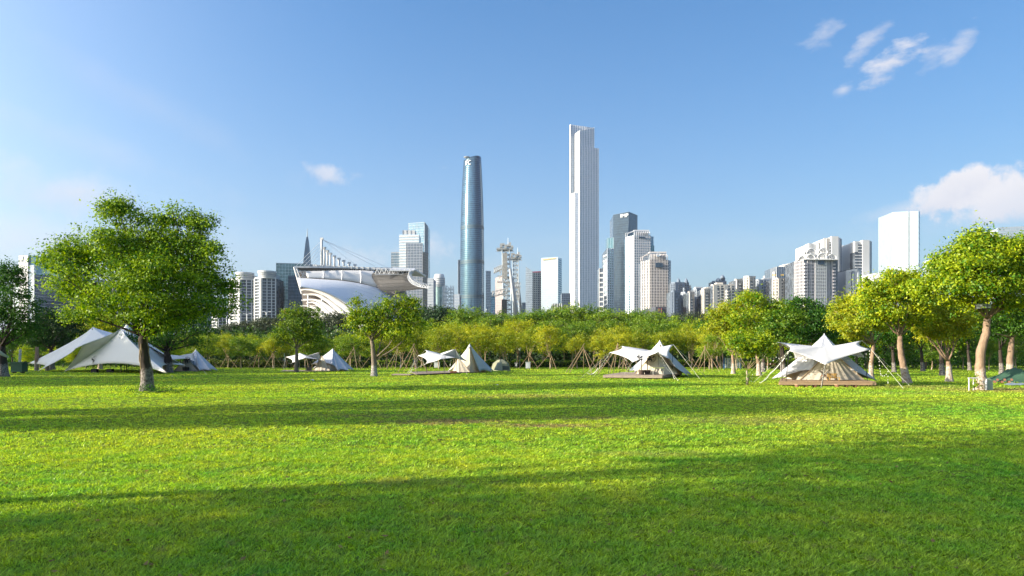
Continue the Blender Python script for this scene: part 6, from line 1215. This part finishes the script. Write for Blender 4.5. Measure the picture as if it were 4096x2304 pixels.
membrane(pk[2], c3, [.1, .2, .35, .4, .4, .3], .82, lift=.3).build('rear_sheet', SC, r, True, solid=.02)
mb = MB(); mb.loft([P(300, 1420, 88), P(350, 1418, 88.5)], [P(298, 1488, 85), P(302, 1470, 86)], 1); mb.loft([P(420, 1412, 90), P(560, 1420, 90)], [P(520, 1460, 88), P(562, 1462, 88)], 1); mb.build('tan_lining', CTAN, r, solid=.02)
for px, D in ((372, 82), (484, 78), (506, 86)): z = {372: pk[0].z, 484: pk[1].z, 506: pk[2].z}[px]; pole(r, (X(px, D), D, 0), (X(px, D), D, z-.05), .05, 'mast')
pole(r, (X(497, 77), 77, 0), (X(497, 77), 77, Z(1415, 77)), .035); mb = None
rope(r, P(110, 1459, 92), (X(62, 94), 94, .05), .03); rope(r, P(678, 1502, 68), g0(690, 1506), .03)
fan('dark standing fan on a box, left one under the big star canopy', 379, 1490, 79, 1445, .55, 0, 'box', .2); fan('dark standing fan on a box, right one under the big star canopy', 441, 1490, 79, 1442, .55, 0, 'box', .2)
r = thing('long_table', (X(538, 80), 80, 0), 'dark trestle table under the big star canopy beside the large trunk', 'table'); x_ = X(538, 80)
mb = MB(); mb.box((x_, 80, .74), (1.5, .6, .05)); mb.build('table_top', BLACK, r)
for a in (-.65, -.2, .3, .65): mb = MB(); mb.tube([(x_+a, 79.8, 0), (x_+a, 79.8, .72)], .025, 5); mb.build('leg', BLACK, r)
mb = MB(); mb.box((x_, 79.8, .45), (1.3, .04, .05)); mb.build('rail', BLACK, r)
# --- small things on the lawn
r = thing('rubbish_bin', (X(80, 76.5), 76.5, 0), 'dark green two wheeled waste container at the left of the star canopy', 'waste bin'); x_ = X(79, 76.5)
mb = MB(); mb.prism([(x_-.66, 76), (x_+.62, 76), (x_+.62, 76.9), (x_-.66, 76.9)], .16, 1.12); mb.build('tub', GBIN, r); mb = MB(); mb.prism([(x_-.78, 75.9), (x_+.74, 75.9), (x_+.74, 77), (x_-.78, 77)], 1.125, 1.24); mb.build('lid', GBIN, r)
mb = MB(); mb.lathe((0, 0, 0), [(.42, -.05), (.44, 0), (.42, .05)], 18); o = mb.build('side_wheel_cover', GBIN, r); o.location = (.25, -.56, .72); o.rotation_euler = (rad(90), 0, 0)
for a in (-.5, .45): mb = MB(); mb.box((x_+a, 76.3, .08), (.22, .5, .14)); mb.build('foot', BLACK, r)
r = thing('camp_sign_post', (X(79, 84), 84, 0), 'thin pole wound with white cloth behind the green waste bin', 'post'); mb = MB()
for k in range(9): mb.tube([(X(78+k*.35, 84), 84, 1.0+k*.2), (X(78.3+k*.35, 84), 84, 1.2+k*.2)], .16 if k % 2 else .12, 7)
mb.build('cloth_wrap', canvas('dull_white_cloth', (.5, .5, .5), .05), r); mb = MB(); mb.tube([(X(82, 84), 84, 0), (X(79, 84), 84, 2.9)], .05, 6); mb.build('pole', BARK, r)
for i, (px, y0) in enumerate(((148, 1388), (190, 1432))):
    root = thing('pale_post', (X(px, 90), 90, 0), ('thick pale post left of the star canopy, under the dull tree' if i == 0 else 'shorter grey post beside the left sheet of the star canopy'), 'post'); mb = MB(); mb.tube([(X(px-2, 90), 90, 0), (X(px, 90), 90, Z(y0, 90))], [.28, .2], 10); mb.build('shaft', BARKP, root)
r = thing('tent_corner', (X(-40, 46), 46, 0), 'olive yellow tarpaulin corner poking in at the left edge', 'tarpaulin'); mb = MB(); mb.loft([P(-120, 1385, 46), P(0, 1402, 46), P(36, 1428, 46)], [P(-120, 1420, 44), P(0, 1420, 44), P(34, 1432, 45.6)], 2); mb.build('sheet', canvas('olive_yellow_canvas', (.50, .48, .25), .2), r, True, solid=.02); pole(r, P(-20, 1410, 45.5), (X(-20, 45.5), 45.5, 0))
r = thing('dome_tent', (X(2000, 88), 88, 0), 'small khaki dome tent on the lawn right of the centre tent', 'tent'); c = Vector((X(2003, 90), 90, 0)); w = 1.25; mb = MB(); top = 1.55
hexp = [(c.x+w*1.12*math.cos(a), c.y+w*math.sin(a)) for a in [rad(d) for d in (-100, -40, 20, 80, 140, 200)]]
ring2 = [(c.x+(p[0]-c.x)*.80, c.y+(p[1]-c.y)*.8, .95) for p in hexp]; ring3 = [(c.x+(p[0]-c.x)*.36, c.y+(p[1]-c.y)*.36, 1.42) for p in hexp]
vs = [(p[0], p[1], 0) for p in hexp]+ring2+ring3+[(c.x, c.y, 1.52)]
mb.add(vs, [(i, (i+1) % 6, 6+(i+1) % 6, 6+i) for i in range(6)]+[(6+i, 6+(i+1) % 6, 12+(i+1) % 6, 12+i) for i in range(6)]+[(12+i, 12+(i+1) % 6, 18) for i in range(6)]); mb.build('shell', KHAKI, r)
for i in range(6): mb = MB(); mb.tube([Vector(vs[i])*1.0, Vector(vs[6+i]), Vector(vs[12+i]), Vector(vs[18])+Vector((0, 0, .03))], .02, 5); mb.build('tent_rib', mat('dark_khaki', (.12, .12, .08), .8) if 'dark_khaki' not in bpy.data.materials else bpy.data.materials['dark_khaki'], r)
mb = MB(); mb.add([P(1975, 1480, 87.6), P(2010, 1483, 88.6), P(2008, 1448, 88.9), P(1990, 1450, 88.5)], [(0, 1, 2, 3)]); mb.build('door_flap', canvas('light_khaki', (.42, .40, .30), .15), r, solid=.02)
mb = MB(); q0, q1 = vs[0], vs[1]; mb.add([(q0[0], q0[1]-.03, .15), (q1[0]+.02, q1[1]-.03, .15), ((q1[0]+.0), q1[1]+.0, .62), (q0[0]+.12, q0[1]+.06, .66)], [(0, 1, 2, 3)]); mb.build('side_window', mat('dark_mesh', (.08, .09, .08), .9), r, solid=.01)
for px, D, w, z0, z1, lab in ((1748, 104, .85, .22, 1.0, 'white metal cabinet on thin legs among the props behind the swallow shaped awning'), (2112, 95, .62, .25, 1.05, 'pale grey metal cabinet on legs right of the khaki dome tent'), (2065, 110, .5, .3, .8, 'dark little notice cabinet on the grass right of the lamp post')):
    r = thing('utility_cabinet', (X(px, D), D, 0), lab, 'cabinet'); mb = MB(); mb.box((X(px, D), D, (z0+z1)/2), (w, .45, z1-z0)); mb.build('case', WHT if D != 110 else DSTEEL, r)
    mb = MB(); mb.box((X(px, D), D-.02, z1+.04), (w*1.1, .56, .07)); mb.build('roof', STEEL, r); mb = MB(); mb.box((X(px, D)-w*.03, D-.235, (z0+z1)/2), (w*.42, .02, (z1-z0)*.8)); mb.build('door', STEEL, r)
    for a in (-.38, .38): mb = MB(); mb.tube([(X(px, D)+a*w, D, 0), (X(px, D)+a*w, D, z0)], .03, 5); mb.build('leg', BLACK, r)
def park_lamp(px, top, base, lab):
    D = GD(base); x = X(px, D); r = thing('park_lamp', (x, D, 0), lab, 'park lamp'); zt = Z(top, D); mb = MB(); mb.lathe((x, D, 0), [(.14, 0), (.10, .3), (.055, .5), (.045, zt-.5), (.07, zt-.45)], 10); mb.build('post', DSTEEL, r)
    mb = MB(); mb.lathe((x, D, zt-.45), [(.12, 0), (.24, .34), (.26, .38)], 8); ln = mb.build('lantern', BULB, r); mb = MB(); mb.lathe((x, D, zt-.06), [(.30, 0), (.12, .12), (.02, .2)], 8); mb.build('cap', STEEL, ln)
park_lamp(2870, 1374, 1472, 'tall black park lamp with pale lantern left of the whitewashed tree'); park_lamp(2079, 1392, 1472, 'park lamp with pale head behind the khaki dome tent'); park_lamp(1603, 1402, 1470, 'park lamp half hidden among props right of the forked lawn tree')
r = thing('pale_gantry', (X(1138, 118), 118, 0), 'pale blue outdoor shower like post with arm at the hedge left of the slim trunk', 'post'); mb = MB(); mb.tube([(X(1138, 118), 118, 0), (X(1138, 118), 118, Z(1415, 118)), (X(1158, 118), 118, Z(1416, 118))], .12, 6); mb.build('pipe', mat('pale_cyan_metal', (.4, .55, .58), .5), r)
r = thing('slat_fence', (X(2930, 100), 100, 0), 'blue framed fence of white slats behind the whitewashed trunk', 'fence'); x0, x1 = X(2896, 100), X(2964, 100); BLU = mat('blue_paint', (.03, .12, .30), .5)
n_ = 22
for k in range(n_): x = x0+(x1-x0)*(k+.5)/n_; piece('slat', WHT if k % 3 else BLU, (x, 100, .92), ((x1-x0)/n_*.62, .03, 1.45), 0, r)
for z in (.32, 1.5): piece('rail', BLU, ((x0+x1)/2, 100.04, z), (x1-x0, .04, .08), 0, r)
for x in (x0, (x0+x1)/2, x1): piece('post', BLU, (x, 100.06, .88), (.09, .06, 1.76), 0, r)
r = thing('picnic_bench', (X(3250, 112), 112, 0), 'dark park bench at the hedge left of the large right tent peak', 'bench'); x_ = X(3085, 106)
for k in range(3): piece('seat_slat', RWOOD, (x_, 105.8+k*.13, .45), (1.6, .1, .04), 0, r)
for k in range(2): piece('back_slat', RWOOD, (x_, 106.25, .65+k*.16), (1.6, .04, .1), 0, r)
for a in (-.7, .7): piece('leg', DSTEEL, (x_+a, 106, .24), (.06, .5, .44), 0, r)
D = 36.2
r = thing('flood_light', (X(3935, D), D, 0), 'flat gridded floodlight panel fixed high on the thick leaning trunk', 'floodlight'); a, b_, c_, d_ = P(3903, 1216, D), P(3964, 1212, D), P(3966, 1232, D), P(3906, 1236, D)
mb = MB(); off = Vector((0, .12, 0)); mb.add([a, b_, c_, d_, a+off, b_+off, c_+off, d_+off], [(0, 1, 2, 3), (7, 6, 5, 4), (0, 4, 5, 1), (1, 5, 6, 2), (2, 6, 7, 3), (3, 7, 4, 0)]); mb.build('frame', DSTEEL, r)
for i in range(4):
    for j in range(2):
        u0, u1, v0, v1 = (i+.08)/4, (i+.92)/4, (j+.1)/2, (j+.9)/2; f = lambda u, v: a.lerp(b_, u).lerp(d_.lerp(c_, u), v)-Vector((0, .015, 0)); mb = MB(); mb.add([f(u0, v0), f(u1, v0), f(u1, v1), f(u0, v1)], [(0, 1, 2, 3)]); mb.build('lens_cell', mat('grey_lens', (.35, .37, .36), .3) if 'grey_lens' not in bpy.data.materials else bpy.data.materials['grey_lens'], r, solid=.01)
mb = MB(); mb.tube([P(3940, 1236, D+.1), P(3945, 1262, 36.6)], .04, 6); mb.build('bracket', DSTEEL, r)
r = thing('white_gate_frame', (X(3888, 35.6), 35.6, 0), 'small white pipe frame left of the foot of the leaning big tree', 'frame'); D = 35.6
for p, q in ((P(3876, 1566, D), P(3876, 1512, D)), (P(3872, 1512, D), P(3912, 1512, D)), (P(3894, 1566, D+.5), P(3894, 1512, D+.5))): mb = MB(); mb.tube([p, q], .03, 6); mb.build('pipe', WHT, r)
r = thing('leaning_board', (X(3962, 36.4), 36.4, 0), 'rounded grey green board standing right of the foot of the leaning big tree', 'board'); D = 36.3; mb = MB(); pts = [P(3946, 1568, D), P(3972, 1570, D), P(3972, 1530, D), P(3966, 1518, D), P(3955, 1514, D), P(3946, 1516, D)]; off = Vector((0, .12, 0))
mb.add(pts+[p+off for p in pts], [tuple(range(6)), tuple(range(11, 5, -1))]+[(i, i+6, (i+1) % 6+6, (i+1) % 6) for i in range(6)]); mb.build('panel', mat('grey_green_board', (.30, .38, .28), .7), r)
mb = MB(); mb.tube([P(3945, 1560, D-.05), P(3945, 1516, D-.05)], .05, 6); mb.build('white_edge', WHT, r)
r = thing('covered_heap', (X(4075, 50), 50, 0), 'dark green tarpaulin heap on the ground at the right edge', 'tarpaulin heap'); rg2 = np.random.default_rng(5); nx, ny = 26, 12; x0, x1 = X(3985, 49), X(4260, 49); mb = MB()
for j in range(ny+1):
    for i in range(nx+1):
        u, v = i/nx, j/ny; h = math.sin(math.pi*v)**.6*min(1, u*2.6)**.9*1.05*(1-.25*abs(math.sin(u*9)))+rg2.normal()*.03; mb.v.append((x0+(x1-x0)*u, 48+v*3.4, max(.01, h)))
for j in range(ny):
    for i in range(nx): mb.f.append((j*(nx+1)+i, j*(nx+1)+i+1, (j+1)*(nx+1)+i+1, (j+1)*(nx+1)+i)); mb.mi.append(0)
mb.build('tarpaulin', canvas('dark_green_tarpaulin', (.06, .13, .08), .05, .3), r, True)
r = thing('ground_sheet', (X(4060, 43), 43, 0), 'grey blue plastic sheet spread on the ground before the green heap', 'sheet'); mb = MB()
for j in range(5):
    for i in range(9): mb.v.append((X(4015+i*18, 42.3+j*.7)+rg2.normal()*.08, 42.3+j*.7+rg2.normal()*.1, .02+abs(rg2.normal())*.05))
for j in range(4):
    for i in range(8): mb.f.append((j*9+i, j*9+i+1, (j+1)*9+i+1, (j+1)*9+i)); mb.mi.append(0)
mb.build('sheet', mat('grey_blue_plastic', (.36, .40, .44), .4), r, True)
r = thing('log_pile', (X(3985, 47), 47, 0), 'few brown logs lying left of the green heap', 'logs')
for k in range(6): mb = MB(); x = X(3968, 46.5)+k*.24; mb.tube([(x, 46.2+.1*(k % 2), .1+.14*(k % 2)), (x+.5, 47.0, .1+.14*(k % 2))], .08, 8); mb.build('log', RWOOD, r)
for px, py, lab in ((1247, 1523, 'crumpled white scrap of litter on the shaded grass left of the forked tree'), (1990, 1541, 'tiny white scrap of litter on the grass below the centre tent')):
    c = g0(px, py, 0); rt = thing('litter', c, lab, 'litter'); rq = random.Random(px); mb = MB(); k = 1.0 if px == 1247 else .5; pr = [(0, 0, .1*k)]+[(math.cos(a)*rq.uniform(.1, .22)*k, math.sin(a)*rq.uniform(.08, .15)*k, rq.uniform(.02, .10)*k) for a in [t*.785 for t in range(8)]]
    mb.add([Vector(p)+c for p in pr], [(0, 1+i, 1+(i+1) % 8) for i in range(8)]); mb.build('paper', mat('white_paper', (.8, .82, .82), .6) if 'white_paper' not in bpy.data.materials else bpy.data.materials['white_paper'], rt, solid=.01)
# a strolling person behind the props, blue top and dark trousers
def person(x, y, label):
    v = [(0, 0, .95), (0, 0, 1.12), (0, 0, 1.32), (0, 0, 1.46), (0, 0, 1.54), (0, 0, 1.64), (0, .01, 1.70), (.10, 0, .90), (.12, -.10, .50), (.12, -.05, .08), (.13, -.16, .03), (-.10, 0, .90), (-.12, .12, .50), (-.12, .22, .10), (-.13, .12, .04), (.19, 0, 1.40), (.25, .08, 1.13), (.24, -.02, .90), (-.19, 0, 1.40), (-.25, -.08, 1.13), (-.24, -.2, .94)]
    e = [(0, 1), (1, 2), (2, 3), (3, 4), (4, 5), (5, 6), (0, 7), (7, 8), (8, 9), (9, 10), (0, 11), (11, 12), (12, 13), (13, 14), (2, 15), (15, 16), (16, 17), (2, 18), (18, 19), (19, 20)]
    rr = [.14, .13, .15, .06, .055, .095, .08, .10, .07, .045, .04, .10, .07, .045, .04, .06, .045, .035, .06, .045, .035]
    me = bpy.data.meshes.new('body'); me.from_pydata(v, e, []); o = bpy.data.objects.new('body', me); C.objects.link(o); root = thing('person', (x, y, 0), label, 'person'); o.parent = root
    md = o.modifiers.new('skin', 'SKIN'); o.modifiers.new('sub', 'SUBSURF').render_levels = 1
    for i, q in enumerate(me.skin_vertices[0].data): q.radius = (rr[i], rr[i]); q.use_root = (i == 0)
    m, nt, N, L, b_ = newmat('blue_top_dark_trousers'); tc = N.new('ShaderNodeTexCoord'); sp = N.new('ShaderNodeSeparateXYZ'); L.new(tc.outputs['Object'], sp.inputs[0]); cr = N.new('ShaderNodeValToRGB'); L.new(sp.outputs[2], cr.inputs[0]); cr.color_ramp.interpolation = 'CONSTANT'
    cr.color_ramp.elements[0].position = 0; cr.color_ramp.elements[0].color = (.35, .18, .12, 1); cr.color_ramp.elements[1].position = .42; cr.color_ramp.elements[1].color = (.02, .025, .04, 1)
    mr = N.new('ShaderNodeMath'); mr.operation = 'MULTIPLY'; mr.inputs[1].default_value = .5; L.new(sp.outputs[2], mr.inputs[0]); L.new(mr.outputs[0], cr.inputs[0])
    cr.color_ramp.elements[1].position = .22; z_ = cr.color_ramp.elements.new(.47); z_.color = (.03, .10, .35, 1); z_ = cr.color_ramp.elements.new(.745); z_.color = (.40, .22, .15, 1); L.new(cr.outputs[0], b_.inputs['Base Color']); me.materials.append(m)
    hb = MB(); hb.lathe((x, y+.015, 1.63), [(.098, 0), (.102, .05), (.075, .11), (.02, .135)], 12); hb.build('hair', mat('black_hair', (.015, .012, .01), .7), root, True)
person(X(1661, 112), 112, 'person in a blue top and dark shorts standing behind the props')
rgf = np.random.default_rng(21); nfl_ = 900; yy = 5*(60/5)**rgf.random(nfl_); xx = (rgf.random(nfl_)*2-1)*(yy*.76+1.5); cc_ = np.c_[xx, yy, np.full(nfl_, .035)]
V = leaf_quads(cc_, np.tile([0, 0, 3.0], (nfl_, 1)), .06, rgf, 0); V[:, :, 2] = np.clip(V[:, :, 2], .02, .06)
mesh_np('fallen_leaves', V.reshape(-1, 3), np.arange(nfl_*4).reshape(-1, 4), leafmat('dry_leaves', (.16, .07, .03), (.42, .27, .10), .1), 4, rgf.random(nfl_), None, 'stuff')
b = MB(); b.box((0, 1350, 319.5), (6200, 4700, 641)); hz = b.build('haze', STEEL, kind='stuff')
m = bpy.data.materials.new('air'); m.use_nodes = True; nt = m.node_tree; nt.nodes.remove(nt.nodes['Principled BSDF']); v = nt.nodes.new('ShaderNodeVolumePrincipled'); v.inputs['Density'].default_value = .00004; v.inputs['Color'].default_value = (.85, .92, 1, 1); nt.links.new(v.outputs[0], nt.nodes['Material Output'].inputs['Volume']); hz.data.materials.clear(); hz.data.materials.append(m)
# ------------------------------------------------------------------ labels that single out each belt tree
MARK = [(40, 'the left edge'), (200, 'the dull tree'), (400, 'the star canopy'), (590, 'the big lawn tree'), (785, 'the far left tent'), (960, 'the drum topped towers'), (1150, 'the glass block'), (1330, 'the lilac white tent'), (1497, 'the forked lawn tree'), (1620, 'the stepped tower'), (1760, 'the swallow awning'), (1890, 'the letter tower'), (2000, 'the dome tent'), (2110, 'the wedge tower'), (2200, 'the mirror tower'), (2337, 'the tallest tower'), (2490, 'the dark letter tower'), (2620, 'the third tent'), (2740, 'the museum box'), (2870, 'the black park lamp'), (3036, 'the blue fence trees'), (3297, 'the large right tent'), (3485, 'the awning tree'), (3610, 'the shining slab'), (3797, 'the knotted tree'), (3930, 'the leaning big tree'), (4096, 'the right edge')]
bags = {}
for o in list(S.objects):
    if o.type == 'EMPTY' and o.get('group') and ('belt' in o['group'] or 'bank' in o['group'] or 'dense' in o['group'] or 'propped' in o['group']) and o.location.y > 80:
        px = o.location.x/o.location.y*F+CX; mk = min(MARK, key=lambda t: abs(t[0]-px))[1]; row = 'front' if o.location.y < 113 else 'second' if o.location.y < 127 else 'third' if o.location.y < 144 else 'last' if o.location.y < 200 else 'far bank'
        bags.setdefault((o.name.split('.')[0], mk, row), []).append((px, o))
KW = {'young_tree': 'slim yellow green young tree', 'green_tree': 'mid green tree', 'sunny_tree': 'bright sunlit green tree', 'dense_tree': 'dense dark green tree', 'layered_tree': 'layered feathery green tree', 'far_tree': 'dull flat topped tree', 'far_dark_tree': 'dark rounded tree'}
for o in list(S.objects):
    if o.get('label') == 'crossed bamboo props': px = o.location.x/o.location.y*F+CX; o['label'] = 'x'; bags.setdefault(('tree_prop', min(MARK, key=lambda t: abs(t[0]-px))[1], 'front'), []).append((px, o))
KW['tree_prop'] = 'crossed bamboo props round a young tree'
for (nm, mk, row), lst in bags.items():
    lst.sort(key=lambda t: t[0])
    for i, (px, o) in enumerate(lst):
        w = '' if len(lst) == 1 else [', leftmost', ', rightmost'][i > 0] if len(lst) == 2 else (', leftmost' if i == 0 else ', rightmost' if i == len(lst)-1 else ', %s left' % ('second', 'third', 'fourth', 'fifth')[min(i-1, 3)])
        o['label'] = '%s near %s, %s row%s' % (KW.get(nm, 'tree'), mk, row, w) if row != 'far bank' else '%s on the far bank near %s%s' % (KW.get(nm, 'tree'), mk, w)
